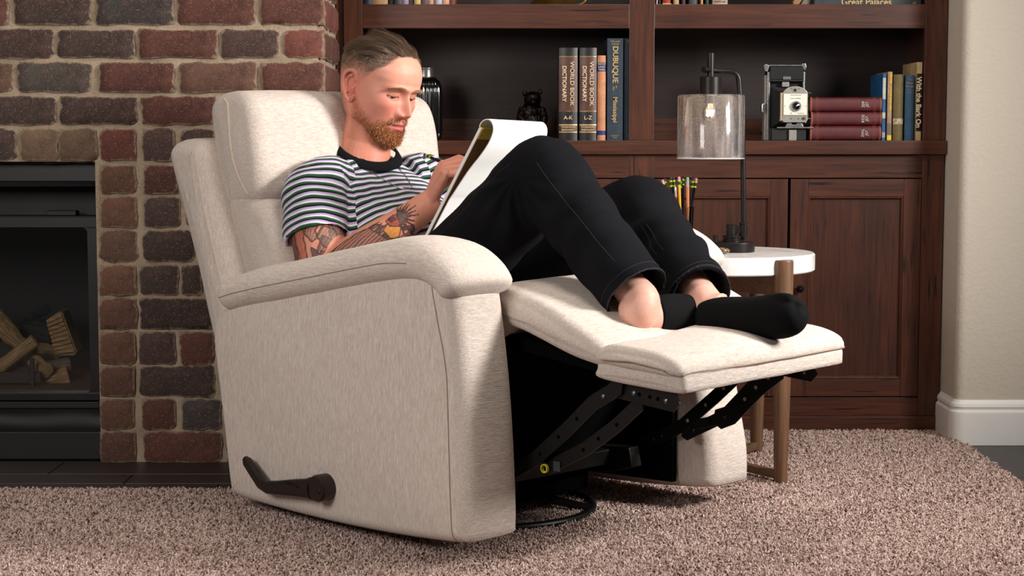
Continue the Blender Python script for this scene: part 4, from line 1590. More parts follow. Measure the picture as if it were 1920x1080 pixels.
def arm(sgn):
    """sgn -1: the arm nearest the camera, +1: the far one"""
    prof = [(0.372, 0.066), (0.206, 0.050), (0.002, 0.040), (-0.218, 0.039), (-0.375, 0.045), (-0.402, 0.066), (-0.425, 0.2),
            (-0.456, 0.36), (-0.460, 0.41), (-0.44, 0.455), (-0.36, 0.49), (-0.16, 0.53), (0.06, 0.566), (0.22, 0.592), (0.305, 0.598),
            (0.345, 0.570), (0.372, 0.42), (0.392, 0.22), (0.396, 0.085)]
    prof = catmull(prof, 5, True)

    def bl(x, z, yn):
        t = max(0.0, min(1.0, (x - 0.24) / 0.16))
        q = -yn * sgn if sgn < 0 else yn * sgn
        return (0.006 * (1 - yn * yn) * t, 0.0)
    y0, y1 = (-0.442, -0.302) if sgn < 0 else (0.302, 0.442)
    mb = puff(prof, y0, y1, r=0.026, step=0.014, cap_bulge=0.010, bulge=bl, nmid=8, rsteps=7)
    V = np.array(mb.v)
    if sgn > 0:
        V[:, 0] -= 0.046 * np.clip((V[:, 2] - 0.15) / 0.4, 0, 1)
    # arms flare out a little towards the bottom front
    V[:, 1] += sgn * 0.012 * np.clip((0.45 - V[:, 2]) / 0.4, 0, 1) * np.clip((V[:, 0] + 0.1) / 0.5, 0, 1) * (np.abs(V[:, 1]) - 0.33) / 0.1
    V[:, 1] += sgn * 0.004 * np.array([noise.noise(Vector((p[0] * 4, p[2] * 4, 3.0 + sgn))) for p in V])
    mb.v = [tuple(p) for p in V]

    def seam_x(z):
        return float(np.interp(z, [0.04, 0.07, 0.396, 0.588, 0.62], [0.366, 0.362, 0.334, 0.287, 0.28]))
    side, front = MB(), MB()
    for f in mb.f:
        c = V[list(f)].mean(0)
        tgt = front if c[0] > seam_x(c[2]) else side
        k = len(tgt.v)
        tgt.v.extend([mb.v[i] for i in f])
        tgt.f.append(tuple(range(k, k + len(f))))
    objs = []
    for m, nm, mt in ((side, 'side_panel', F_z), (front, 'front_panel', F_y)):
        me = m.mesh(nm)
        bm = bmesh.new()
        bm.from_mesh(me)
        bmesh.ops.remove_doubles(bm, verts=bm.verts[:], dist=1e-5)
        bm.to_mesh(me)
        bm.free()
        objs.append(finish(me, nm, mt, CHAIR, True, 80))
    yo = sgn * 0.452
    both = BVHTree.FromPolygons(mb.v, mb.f)
    sew('panel_seam', [(seam_x(z), yo, z) for z in (0.594, 0.5, 0.4, 0.3, 0.2, 0.1, 0.062)], both, 0.0016, F_seam, objs[0])
    yi = sgn * 0.31
    # pad on top: rounded slab that droops over the front
    cy = sgn * 0.374
    path = catmull([(-0.415, 0.494), (-0.37, 0.508), (-0.25, 0.533), (-0.05, 0.569), (0.10, 0.596), (0.20, 0.610), (0.275, 0.606),
                    (0.332, 0.578), (0.354, 0.546)], 6)
    rings = []
    n = len(path)
    for i, (x, z) in enumerate(path):
        t = path[min(i + 1, n - 1)] - path[max(i - 1, 0)]
        t = t / np.linalg.norm(t)
        nx, nz = -t[1], t[0]
        s = i / (n - 1)
        e0 = min(1.0, (s / 0.09)) if s < 0.09 else 1.0
        e1 = min(1.0, ((1 - s) / 0.07)) if s > 0.93 else 1.0
        e = math.sqrt(max(0.0, 1 - (1 - e0) ** 2)) * math.sqrt(max(0.0, 1 - (1 - e1) ** 2))
        e = max(e, 0.10)
        hw = 0.090 * (0.55 + 0.45 * e)
        ht = (0.041 + 0.006 * math.sin(s * 3.1)) * e
        ring = []
        for j in range(36):
            q = 2 * math.pi * j / 36
            c, sn = math.cos(q), math.sin(q)
            a = abs(c) ** (2 / 2.7) * (1 if c > 0 else -1) * hw
            b = abs(sn) ** (2 / 2.3) * (1 if sn > 0 else -1) * ht
            ring.append((x + nx * b, cy + a, z + nz * b))
        rings.append(ring)
    mbp = MB().loft(rings)
    V = np.array(mbp.v)
    d = fnoise(V, 9, 5 + sgn) * 0.003
    V[:, 2] += d
    if sgn > 0:
        V[:, 0] -= 0.052
        V[:, 2] += 0.002
        path = path - np.array([0.052, -0.002])
    mbp.v = [tuple(p) for p in V]
    pad = mbp.build('arm_pad', F_x, CHAIR, angle=85)
    bv = on(pad)
    for yy in (sgn * 0.47, sgn * 0.27):
        sew('pad_seam', [(x - 0.0, yy, z - 0.004) for x, z in path[3:-11:5]], bv, 0.0012, F_seam, pad)
    # black lining on the inner face
    li = MB().prism([(0.31, 0.075), (-0.36, 0.05), (-0.40, 0.40), (0.25, 0.55), (0.31, 0.40)], 'y', min(yi - sgn * 0.02, yi - sgn * 0.035), max(yi - sgn * 0.02, yi - sgn * 0.035))
    li.build('inner_lining', M_lin, CHAIR, smooth=False)
    return both


arm_bvh = arm(-1)
arm(1)

# back shell
shell = catmull([(-0.600, 0.36), (-0.655, 0.50), (-0.722, 0.66), (-0.775, 0.79), (-0.778, 0.825), (-0.750, 0.848), (-0.68, 0.852), (-0.635, 0.838),
                 (-0.60, 0.74), (-0.55, 0.60), (-0.49, 0.44), (-0.49, 0.36), (-0.54, 0.34)], 5, True)
mb = puff(shell, -0.345, 0.345, r=0.045, step=0.016, cap_bulge=0.004, wob=0.004, seed=4)
sh = mb.build('back_shell', F_z, CHAIR, angle=85)
bv = on(sh)
sew('shell_seam', [(-0.648, -0.36, 0.83), (-0.62, -0.36, 0.72), (-0.57, -0.36, 0.58), (-0.52, -0.36, 0.46)], bv, 0.0016, F_pipe, sh)
sew('shell_seam', [(-0.648, 0.36, 0.83), (-0.62, 0.36, 0.72), (-0.57, 0.36, 0.58), (-0.52, 0.36, 0.46)], bv, 0.0016, F_pipe, sh)

# headrest pillow: boxed side, bulging front
hp = catmull([(-0.600, 0.700), (-0.635, 0.79), (-0.662, 0.90), (-0.655, 0.945), (-0.615, 0.966), (-0.545, 0.966), (-0.500, 0.935),
              (-0.480, 0.86), (-0.468, 0.78), (-0.480, 0.728), (-0.515, 0.706), (-0.56, 0.697)], 5, True)


def hb(x, z, yn):
    f = max(0.0, 1 - yn * yn)
    t = max(0.0, min(1.0, (x + 0.62) / 0.13))
    crease = -0.020 * math.exp(-((yn - 0.02) / 0.10) ** 2) * t * max(0, min(1, (z - 0.74) / 0.15))
    return (0.030 * f * t + crease, 0.006 * f * (1 if z > 0.85 else -0.6))


mb = puff([(x, z - 0.005) for x, z in hp], -0.300, 0.296, r=0.034, step=0.013, cap_bulge=0.010, bulge=hb, nmid=24, wob=0.005, seed=6)
hr = mb.build('headrest', F_y, CHAIR, angle=85)
bv = on(hr)
for sy in (-1, 1):
    sew('headrest_piping', [(-0.600, sy * 0.32, 0.962), (-0.575, sy * 0.32, 0.93), (-0.555, sy * 0.32, 0.85), (-0.535, sy * 0.32, 0.77), (-0.505, sy * 0.30, 0.72)], bv, 0.0026, F_pipe, hr, 0.0008)
sew('headrest_piping', [(-0.505, -0.30, 0.72), (-0.50, -0.15, 0.70), (-0.50, 0.0, 0.70), (-0.50, 0.15, 0.70), (-0.505, 0.30, 0.72)], bv, 0.0026, F_pipe, hr, 0.0008)

# lumbar cushion
lm = catmull([(-0.49, 0.40), (-0.545, 0.54), (-0.610, 0.70), (-0.58, 0.735), (-0.52, 0.728), (-0.455, 0.69), (-0.405, 0.60), (-0.355, 0.50), (-0.34, 0.42), (-0.40, 0.38)], 5, True)


def lb(x, z, yn):
    t = max(0.0, min(1.0, (x + 0.56) / 0.12))
    w = 0.020 * (1 - yn * yn) - 0.007 * math.exp(-((abs(yn) - 0.52) / 0.05) ** 2)
    return (w * t, 0.0)


mb = puff(lm, -0.295, 0.295, r=0.035, step=0.014, cap_bulge=0.006, bulge=lb, nmid=34, wob=0.005, seed=8)
lu = mb.build('back_cushion', F_y, CHAIR, angle=85)
bv = on(lu)
for yy in (-0.155, 0.155):
    sew('cushion_seam', [(-0.46, yy, 0.74), (-0.40, yy, 0.66), (-0.36, yy, 0.56), (-0.31, yy, 0.46)], bv, 0.0010, F_pipe, lu)

# seat cushion and the two-part leg rest
st = catmull([(-0.40, 0.37), (-0.38, 0.45), (-0.15, 0.462), (0.10, 0.500), (0.27, 0.540), (0.34, 0.545), (0.355, 0.50), (0.32, 0.45), (0.10, 0.38), (-0.2, 0.33)], 5, True)
puff(st, -0.300, 0.300, r=0.05, step=0.018, bulge=lambda x, z, yn: (0, 0.010 * (1 - yn * yn) if z > 0.44 else 0), wob=0.004, seed=9).build('seat_cushion', F_y, CHAIR, angle=85)
up_ = catmull([(0.270, 0.505), (0.290, 0.550), (0.345, 0.556), (0.45, 0.528), (0.545, 0.488), (0.595, 0.464), (0.615, 0.444), (0.600, 0.420), (0.52, 0.432), (0.40, 0.465), (0.31, 0.485)], 5, True)
m = puff(up_, -0.292, 0.292, r=0.020, step=0.014, cap_bulge=0.006, bulge=lambda x, z, yn: (0, 0.010 * (1 - yn * yn) if z > 0.47 else 0), wob=0.006, seed=10)
m.build('legrest_pad', F_y, CHAIR, angle=85)
ft = catmull([(0.575, 0.428), (0.583, 0.448), (0.620, 0.463), (0.69, 0.463), (0.745, 0.458), (0.785, 0.445), (0.798, 0.430), (0.788, 0.414), (0.70, 0.420), (0.61, 0.424)], 5, True)


def fb(x, z, yn):
    f = 1 - yn * yn
    return (0.004 * f - 0.020 * (yn + 1), (0.010 * f + 0.005 * math.sin(yn * 5.0 + x * 12) * f) if z > 0.44 else 0.0)


m = puff(ft, -0.294, 0.294, r=0.015, step=0.011, cap_bulge=0.006, bulge=fb, nmid=26, wob=0.006, seed=12)
fo = m.build('footrest_cushion', F_y, CHAIR, angle=85)
bv = on(fo)
sew('cushion_seam', [(0.60, -0.33, 0.425), (0.70, -0.33, 0.420), (0.775, -0.30, 0.418), (0.80, -0.25, 0.425), (0.82, -0.1, 0.426), (0.82, 0.1, 0.426), (0.80, 0.25, 0.425), (0.775, 0.30, 0.42)], bv, 0.0016, F_seam, fo)
bd = catmull([(0.585, 0.392), (0.583, 0.412), (0.60, 0.424), (0.78, 0.424), (0.797, 0.418), (0.800, 0.395), (0.79, 0.382), (0.70, 0.384)], 5, True)
m = puff(bd, -0.286, 0.286, r=0.012, step=0.008, cap_bulge=0.004, bulge=lambda x, z, yn: (-0.020 * (yn + 1), 0.004), wob=0.003, seed=14)
m.build('footrest_board', F_y, CHAIR, angle=85)

# dark inside of the frame and base
MB().prism([(0.12, 0.14), (-0.40, 0.12), (-0.50, 0.40), (-0.34, 0.44), (0.20, 0.46), (0.26, 0.40)], 'y', -0.28, 0.28).build('frame_box', M_lin, CHAIR, smooth=False)
MB().prism([(0.24, 0.44), (0.60, 0.40), (0.60, 0.415), (0.24, 0.47)], 'y', -0.26, 0.26).build('legrest_underside', M_lin, CHAIR, smooth=False)
MB().box((-0.16, -0.16, 0.055), (0.16, 0.16, 0.15), 0.006).build('rocker_box', M_lin, CHAIR, smooth=False)
for s in (-1, 1):
    MB().prism([(0.27, 0.115), (0.20, 0.095), (-0.2, 0.07), (-0.28, 0.12), (0.26, 0.16)], 'y', s * 0.20 - 0.018, s * 0.20 + 0.018, 0.004).build('rocker_rail', M_mech, CHAIR, angle=25)
MB().box((0.17, -0.24, 0.115), (0.205, 0.24, 0.15), 0.004).build('cross_rail', M_mech, CHAIR, angle=25)
ring = [(0.0 + 0.235 * math.cos(a), 0.0 + 0.235 * math.sin(a), 0.0165) for a in [2 * math.pi * i / 64 for i in range(65)]]
MB().tube(ring, 0.0095, 10, up=(0, 0, 1)).build('swivel_ring', M_mech, CHAIR)
for a in (0.6, 2.2, 3.8, 5.4):
    MB().tube([(0.07 * math.cos(a), 0.07 * math.sin(a), 0.045), (0.15 * math.cos(a), 0.15 * math.sin(a), 0.034), (0.232 * math.cos(a), 0.232 * math.sin(a), 0.018)], 0.010, 8).build('base_spoke', M_mech, CHAIR)
MB().lathe([(0.0, 0.03), (0.10, 0.03), (0.10, 0.058), (0.0, 0.058)], 32).build('swivel_hub', M_mech, CHAIR, angle=30)


# linkage of flat steel bars with rivets and holes
def bar(name, pts, w, y, mat=M_mech, t=0.0045, holes=(), rivets=(), hmat=None):
    pts = np.array(pts, float)
    n = len(pts)
    lft, rgt = [], []
    for i in range(n):
        d = pts[min(i + 1, n - 1)] - pts[max(i - 1, 0)]
        d /= np.linalg.norm(d)
        nn = np.array([-d[1], d[0]]) * w / 2
        lft.append(pts[i] + nn)
        rgt.append(pts[i] - nn)
    # rounded ends
    d0 = (pts[0] - pts[1]) / np.linalg.norm(pts[0] - pts[1]) * w * 0.4
    d1 = (pts[-1] - pts[-2]) / np.linalg.norm(pts[-1] - pts[-2]) * w * 0.4
    poly = lft + [pts[-1] + d1] + rgt[::-1] + [pts[0] + d0]
    o = MB().prism([tuple(p) for p in poly], 'y', y - t / 2, y + t / 2, 0.0008).build(name, mat, CHAIR, angle=25)

    def along(f):
        L = np.r_[0, np.cumsum(np.linalg.norm(np.diff(pts, axis=0), axis=1))]
        return [np.interp(f * L[-1], L, pts[:, k]) for k in range(2)]
    YM_ = Matrix(((1, 0, 0, 0), (0, 0, -1, 0), (0, 1, 0, 0), (0, 0, 0, 1)))
    if len(holes):
        m = MB()
        for f in holes:
            x, z = along(f)
            m.lathe([(0.0, 0.0), (0.0042, 0.0), (0.0042, t + 0.0012), (0.0, t + 0.0012)], 10, mat=Matrix.Translation((x, y + t / 2 + 0.0006, z)) @ YM_)
        m.build('holes', hmat or M_lin, o, angle=25)
    if len(rivets):
        m = MB()
        for f in rivets:
            x, z = along(f)
            m.lathe([(0.0, 0.0), (0.0060, 0.0), (0.0048, t + 0.005), (0.0, t + 0.007)], 12, mat=Matrix.Translation((x, y + t / 2 + 0.003, z)) @ YM_)
        m.build('rivets', M_rivet if hmat is None else M_mech, o, angle=30)
    return o


for s in (-1, 1):
    y = s * 0.255
    far = s > 0
    dx = -0.05 if far else 0.0
    hm = simple('pale_hole', (170, 160, 150), 0.8) if far else None
    bar('footrest_bracket', [(0.60 + dx, 0.376), (0.70 + dx, 0.368), (0.752 + dx, 0.364)], 0.036, y, holes=(0.45, 0.62, 0.75), rivets=(0.12, 0.36, 0.88))
    bar('long_link', [(0.622 + dx, 0.380), (0.555 + dx, 0.342), (0.49 + dx, 0.285), (0.40 + dx, 0.212), (0.33 + dx, 0.175), (0.26 + dx, 0.15)], 0.030, y + s * 0.008, holes=(0.3, 0.45, 0.6), rivets=(0.1, 0.8, 0.86), hmat=hm)
    bar('short_link', [(0.66 + dx, 0.35), (0.60 + dx, 0.30), (0.52 + dx, 0.245), (0.42 + dx, 0.195)], 0.028, y - s * 0.008, holes=(0.25, 0.45, 0.62), rivets=(0.9,), hmat=hm)
bar('front_link', [(0.655, 0.372), (0.60, 0.330), (0.53, 0.262), (0.50, 0.250)], 0.044, 0.20, holes=(0.15, 0.35, 0.55), rivets=(0.9,), hmat=simple('pale_hole', (170, 160, 150), 0.8))
bar('fold_link', [(0.51, 0.252), (0.44, 0.232)], 0.022, 0.205, holes=(0.5,), rivets=(0.1,))
o = MB().lathe([(0.0070, -0.003), (0.0090, -0.003), (0.0090, 0.003), (0.0070, 0.003)], 20, cap=False, mat=Matrix.Translation((0.425, -0.262, 0.196)) @ Matrix(((1, 0, 0, 0), (0, 0, 1, 0), (0, -1, 0, 0), (0, 0, 0, 1)))).build('yellow_washer', simple('yellow_nylon', (206, 200, 40), 0.5), CHAIR)
MB().box((0.440, -0.2535, 0.192), (0.458, -0.2505, 0.212), 0.001).build('silver_sticker', simple('silver_foil', (70, 73, 78), 0.4, 0.4), CHAIR, smooth=False)

# release lever
M_lev = simple('dark_bronze_lever', (44, 35, 30), 0.38, 0.25, var=0.12, scale=30)
YM_ = Matrix(((1, 0, 0, 0), (0, 0, -1, 0), (0, 1, 0, 0), (0, 0, 0, 1)))
lev = MB()
lev.lathe([(0.0, -0.012), (0.0285, -0.012), (0.0290, 0.014), (0.0262, 0.020), (0.0, 0.021)], 36, mat=Matrix.Translation((-0.034, -0.460, 0.1195)) @ YM_)
LV = lev.build('lever_hub', M_lev, CHAIR, angle=30)
MB().lathe([(0.0, 0.0), (0.0065, 0.0), (0.0050, 0.0022), (0.0, 0.0016)], 16, mat=Matrix.Translation((-0.022, -0.4805, 0.116)) @ YM_).build('hub_screw', M_blk2, LV, angle=30)
# blade: tapered paddle with an upturned grip
sec = [(-0.066, 0.115, 0.021, 0.010), (-0.115, 0.109, 0.0185, 0.010), (-0.170, 0.101, 0.0155, 0.010), (-0.210, 0.096, 0.0140, 0.0105), (-0.232, 0.102, 0.0140, 0.011),
       (-0.258, 0.122, 0.0125, 0.011), (-0.284, 0.142, 0.0110, 0.010), (-0.293, 0.149, 0.0065, 0.006)]
rings = []
for i, (x, z, hw, ht) in enumerate(sec):
    a = np.array(sec[max(i - 1, 0)][:2])
    b = np.array(sec[min(i + 1, len(sec) - 1)][:2])
    t = (b - a) / np.linalg.norm(b - a)
    n_ = np.array([-t[1], t[0]])
    rings.append([(x + n_[0] * hw * abs(math.cos(q)) ** 0.7 * (1 if math.cos(q) > 0 else -1), -0.4705 + ht * abs(math.sin(q)) ** 0.7 * (1 if math.sin(q) > 0 else -1),
                   z + n_[1] * hw * abs(math.cos(q)) ** 0.7 * (1 if math.cos(q) > 0 else -1)) for q in [2 * math.pi * j / 24 for j in range(24)]])
bl = MB().loft(rings).build('lever_blade', M_lev, CHAIR, angle=60)
MB().lathe([(0.020, -0.004), (0.0235, -0.004), (0.0235, 0.004), (0.020, 0.004)], 28, mat=Matrix.Translation((-0.0610, -0.4705, 0.1155)) @ Matrix.Rotation(math.radians(90), 4, 'Y') @ Matrix.Scale(0.55, 4, (0, 1, 0))).build('lever_collar', M_lev, bl, angle=40)
text_obj('LA-Z-BOY', 'lettering', simple('black_stamp', (12, 10, 9), 0.6), bl, (-0.112, -0.4812, 0.118), (math.pi / 2, math.pi + math.radians(9), 0), 0.0095, spacing=1.3)

# ------------------------------------------------------------------ round side table: marble top on four turned legs
def marble():
    k = NT('white_marble')
    v = k.coords()
    c = k.ramp(k.noise(v, 11, 6, 0.65, 0.7), [(0.3, (206, 202, 198)), (0.5, (234, 231, 227)), (0.7, (244, 242, 239))])
    k.base(k.mix(k.ramp(k.noise(v, 140, 3), [(0.6, (0, 0, 0, 1)), (0.75, (0.6, 0.6, 0.6, 1))]), c, (196, 190, 184)))
    k.rough(0.22)
    return k.m


M_marble = marble()
M_oak = wood_mat('brown_oak_upright', 'z', (84, 56, 36), (116, 82, 56), (138, 102, 72), cracks=0.15, rough=0.5)
M_oakx = wood_mat('brown_oak_rail', 'x', (74, 48, 30), (104, 72, 48), (124, 90, 62), cracks=0.1, rough=0.5)
TB = empty('side_table', (0.520, 4.33, 0.0), 0.0, label='round white marble side table on brown wooden legs behind the recliner', cat='table')
ZT0, ZT1, RT = 0.522, 0.5665, 0.247
m = MB().lathe([(0.0, ZT0), (RT - 0.003, ZT0), (RT, ZT0 + 0.003), (RT, ZT1 - 0.004), (RT - 0.004, ZT1), (0.0, ZT1)], 96)
m.build('marble_top', M_marble, TB, angle=40)
for a in (math.radians(-56.5), math.radians(56.5), math.pi):
    cxx, cyy = 0.249 * math.cos(a), 0.249 * math.sin(a)
    m = MB().lathe([(0.0, 0.0), (0.0150, 0.0), (0.0160, 0.002), (0.0200, 0.20), (0.0235, 0.40), (0.0245, 0.555), (0.0230, 0.5600), (0.0, 0.5605)], 28, (cxx, cyy, 0))
    m.build('leg', M_oak, TB, angle=50)
    rz = Matrix.Rotation(a, 4, 'Z')
    MB().box((0.0, -0.012, 0.472), (0.240, 0.012, ZT0), 0.002, mat=rz).build('apron_rail', M_oakx, TB, angle=25)
    MB().box((0.0, -0.011, 0.022), (0.240, 0.011, 0.042), 0.003, mat=rz).build('stretcher', M_oakx, TB, angle=25)

# ------------------------------------------------------------------ table lamp
M_lamp = simple('oil_rubbed_bronze', (34, 30, 29), 0.38, 0.55, var=0.08)
LX, LY, LZ = 0.563, 4.33, ZT1
LP = empty('table_lamp', (LX, LY, LZ), label='dark bronze table lamp with seeded glass drum shade on the marble table', cat='lamp')


def lpx(u, v, Y=LY):
    q = at(u, v, Y)
    return (q.x - LX, q.y - LY, q.z - LZ)


MB().lathe([(0.0, 0.0), (0.0525, 0.0), (0.0535, 0.002), (0.0535, 0.023), (0.052, 0.025), (0.0, 0.0252)], 56).build('base', M_lamp, LP, angle=40)
MB().lathe([(0.0, 0.025), (0.025, 0.025), (0.025, 0.031), (0.0215, 0.0315), (0.0215, 0.036), (0.024, 0.0365), (0.024, 0.041), (0.0, 0.041)], 40, (-0.004, 0, 0)).build('base_collar', M_lamp, LP, angle=30)
MB().lathe([(0.0, 0.041), (0.0128, 0.041), (0.0128, 0.068), (0.0115, 0.069), (0.0, 0.069)], 28, (-0.006, 0, 0)).build('pivot_post', M_lamp, LP, angle=40)
MB().lathe([(0.0, 0.025), (0.0065, 0.025), (0.0065, 0.042), (0.0055, 0.043), (0.0, 0.043)], 20, (-0.052 + 0.004, -0.012, 0)).build('switch_knob', M_lamp, LP, angle=40)
MB().box((-0.006, -0.007, 0.046), (0.028, 0.007, 0.066), 0.003).build('pivot_arm', M_lamp, LP, angle=25)
px_, py_ = lpx(1394, 430)[0], 0.0
MB().lathe([(0.0, 0.036), (0.0095, 0.036), (0.0105, 0.042), (0.0105, 0.069), (0.0115, 0.070), (0.0115, 0.0735), (0.0, 0.074)], 24, (px_, 0, 0)).lathe([(0.0, 0.029), (0.006, 0.029), (0.006, 0.036), (0.0, 0.036)], 18, (px_, 0, 0)).build('pole_socket', M_lamp, LP, angle=40)
tp = lpx(1385, 150)
cp_ = lpx(1334, 112)
top = [(px_, 0, 0.07), (px_ - 0.002, 0, 0.18), (px_ - 0.006, 0, 0.33), (tp[0], 0, tp[2])]
arc = [(tp[0] - 0.026 + 0.026 * math.cos(a), 0, tp[2] + 0.022 * math.sin(a)) for a in [math.pi / 2 * i / 8 for i in range(1, 9)]]
hz = arc[-1][2]
MB().tube(top + arc + [(lpx(1345, 118)[0], -0.004, hz + 0.001), (lpx(1334, 116)[0], -0.008, hz + 0.002)], 0.0068, 16).build('pole', M_lamp, LP)
sx = lpx(1332, 112)[0]
MB().lathe([(0.0, lpx(1332, 166)[2]), (0.0035, lpx(1332, 166)[2]), (0.0035, lpx(1332, 163)[2]), (0.0095, lpx(1332, 162)[2]), (0.0095, lpx(1332, 101)[2]), (0.0088, lpx(1332, 100)[2]), (0.0, lpx(1332, 100)[2])], 24, (sx, -0.008, 0)).build('hanger_post', M_lamp, LP, angle=40)
MB().tube([(sx, -0.008, hz + 0.002), (lpx(1322, 111)[0], -0.022, hz + 0.003)], 0.0058, 14).tube([(lpx(1322, 111)[0], -0.022, hz + 0.003), (lpx(1317, 111)[0], -0.028, hz + 0.003)], 0.0078, 16).build('cross_pin', M_lamp, LP, angle=40)
zs1, zs0 = lpx(1334, 178)[2], lpx(1334, 297)[2]
zk = lpx(1332, 144)[2]
MB().lathe([(0.0, zk), (0.026, zk), (0.0275, zk - 0.0015), (0.0275, zs1 - 0.002), (0.0, zs1 - 0.002)], 40, (sx, -0.008, 0)).build('socket_cap', M_lamp, LP, angle=40)
MB().lathe([(0.0, zs1 - 0.002), (0.0165, zs1 - 0.002), (0.0165, zs1 - 0.022), (0.0, zs1 - 0.022)], 28, (sx, -0.008, 0)).build('socket', M_lamp, LP, angle=40)
M_seed = thin_glass('seeded_glass', (0.97, 0.965, 0.97, 1), True, 0.08, 0.30)
RS = 0.0845
MB().lathe([(RS, zs0), (RS, zs1 - 0.004), (RS - 0.002, zs1 - 0.001), (RS - 0.006, zs1), (0.024, zs1)], 96, (sx + 0.002, -0.008, 0), cap=False).build('glass_shade', M_seed, LP, angle=60)
MB().tube([(sx + 0.002 + RS * math.cos(a), -0.008 + RS * math.sin(a), zs0) for a in [2 * math.pi * i / 96 for i in range(97)]], 0.0014, 6, up=(0, 0, 1)).build('shade_rim', simple('bright_glass_edge', (190, 188, 190), 0.2), LP)
# clear round bulb with a glowing filament
zb = lpx(1332, 213)[2]
MB().lathe([(0.0, zb - 0.022), (0.012, zb - 0.019), (0.0205, zb - 0.009), (0.0225, zb), (0.020, zb + 0.011), (0.0135, zb + 0.020), (0.011, zs1 - 0.022)], 36, (sx, -0.008, 0), cap=False).build('bulb', thin_glass('bulb_glass', (1, 0.97, 0.92, 1), gloss=0.03), LP)
k = NT('hot_filament')
k.b.inputs['Emission Color'].default_value = (1.0, 0.62, 0.28, 1)
k.b.inputs['Emission Strength'].default_value = 28
k.base((255, 190, 120))
fm = MB()
for a in range(7):
    q0, q1 = 2 * math.pi * a / 7, 2 * math.pi * (a + 0.5) / 7
    fm.tube([(sx + 0.009 * math.cos(q0), -0.008 + 0.009 * math.sin(q0), zb + 0.009), (sx + 0.007 * math.cos(q1), -0.008 + 0.007 * math.sin(q1), zb - 0.006)], 0.0016, 6)
fm.build('filament', k.m, LP)
d = bpy.data.lights.new('lamp_bulb_light', 'POINT')
d.energy = 0.06
d.color = (1.0, 0.66, 0.36)
d.shadow_soft_size = 0.012
lo = bpy.data.objects.new('lamp_bulb_light', d)
link(lo, LP)
lo.location = (sx, -0.008, zb)

# ------------------------------------------------------------------ glass of pencils
gx, gy = at(1277, 400, 4.42).x, 4.42
GL = empty('pencil_glass', (gx, gy, ZT1), label='clear drinking glass holding pencils on the marble table', cat='glass')
zr = at(1277, 387, gy).z - ZT1
MB().lathe([(0.0, 0.0), (0.027, 0.0), (0.0285, 0.002), (0.0335, zr - 0.001), (0.0330, zr), (0.0322, zr - 0.001), (0.0272, 0.007), (0.0, 0.007)], 48).build('tumbler', thin_glass('tumbler_glass', (0.93, 0.94, 0.94, 1), gloss=0.02), GL)
M_fer = simple('green_yellow_ferrule', (92, 128, 40), 0.4, 0.3)
M_ferd = simple('dark_green_band', (30, 78, 40), 0.4, 0.3)
M_fery = simple('yellow_band', (206, 206, 44), 0.4, 0.2)
M_alu = simple('pencil_aluminium', (200, 200, 198), 0.35, 0.7)
PEN = {'black': simple('black_pencil_lacquer', (15, 15, 16), 0.3), 'yellow': simple('yellow_pencil_lacquer', (232, 164, 30), 0.35),
       'natural': simple('natural_cedar_pencil', (196, 118, 74), 0.5), 'red': simple('red_pencil_lacquer', (176, 34, 48), 0.35)}
ERA = {'pink': simple('pink_eraser', (226, 138, 164), 0.8), 'black': simple('black_eraser', (50, 50, 52), 0.8), 'green': simple('green_eraser', (118, 172, 128), 0.8),
       'white': simple('pale_eraser', (216, 224, 208), 0.8)}


def pencil(base, top, body, eraser, label, ferrule='green', r=0.0037, group='pencils in the glass', tip=False):
    base, top = Vector(base), Vector(top)
    d = (top - base)
    L = d.length
    root = empty('pencil', base, label=label, cat='pencil', group=group)
    root.rotation_euler = d.to_track_quat('Z', 'Y').to_euler()
    hexr = [[(rr * math.cos(2 * math.pi * j / 6), rr * math.sin(2 * math.pi * j / 6), z) for j in range(6)] for rr, z in ((r, 0.020), (r, L - 0.024))]
    MB().loft(hexr).build('shaft', PEN[body], root, angle=30)
    MB().lathe([(0.0006, 0.0), (r * 0.98, 0.0201)], 12).build('sharpened_tip', simple('sharpened_wood', (206, 164, 116), 0.7), root, angle=60)
    z0 = L - 0.025
    if ferrule == 'green':
        for i, mt in enumerate((M_fery, M_ferd, M_ferd, M_fery)):
            MB().lathe([(0.0, z0 + 0.0042 * i), (r * 1.06, z0 + 0.0042 * i), (r * 1.12, z0 + 0.0021 + 0.0042 * i), (r * 1.06, z0 + 0.0042 * (i + 1)), (0.0, z0 + 0.0042 * (i + 1))], 14).build('ferrule_band', mt, root, angle=60)
    else:
        MB().lathe([(0.0, z0), (r * 1.06, z0), (r * 1.1, z0 + 0.004), (r * 1.0, z0 + 0.008), (r * 1.1, z0 + 0.012), (r * 1.05, z0 + 0.0168), (0.0, z0 + 0.0168)], 14).build('ferrule', M_alu, root, angle=60)
    MB().lathe([(0.0, z0 + 0.0168), (r * 0.98, z0 + 0.0168), (r * 0.98, z0 + 0.0235), (r * 0.7, L), (0.0, L)], 14).build('eraser', ERA[eraser], root, angle=50)
    return root


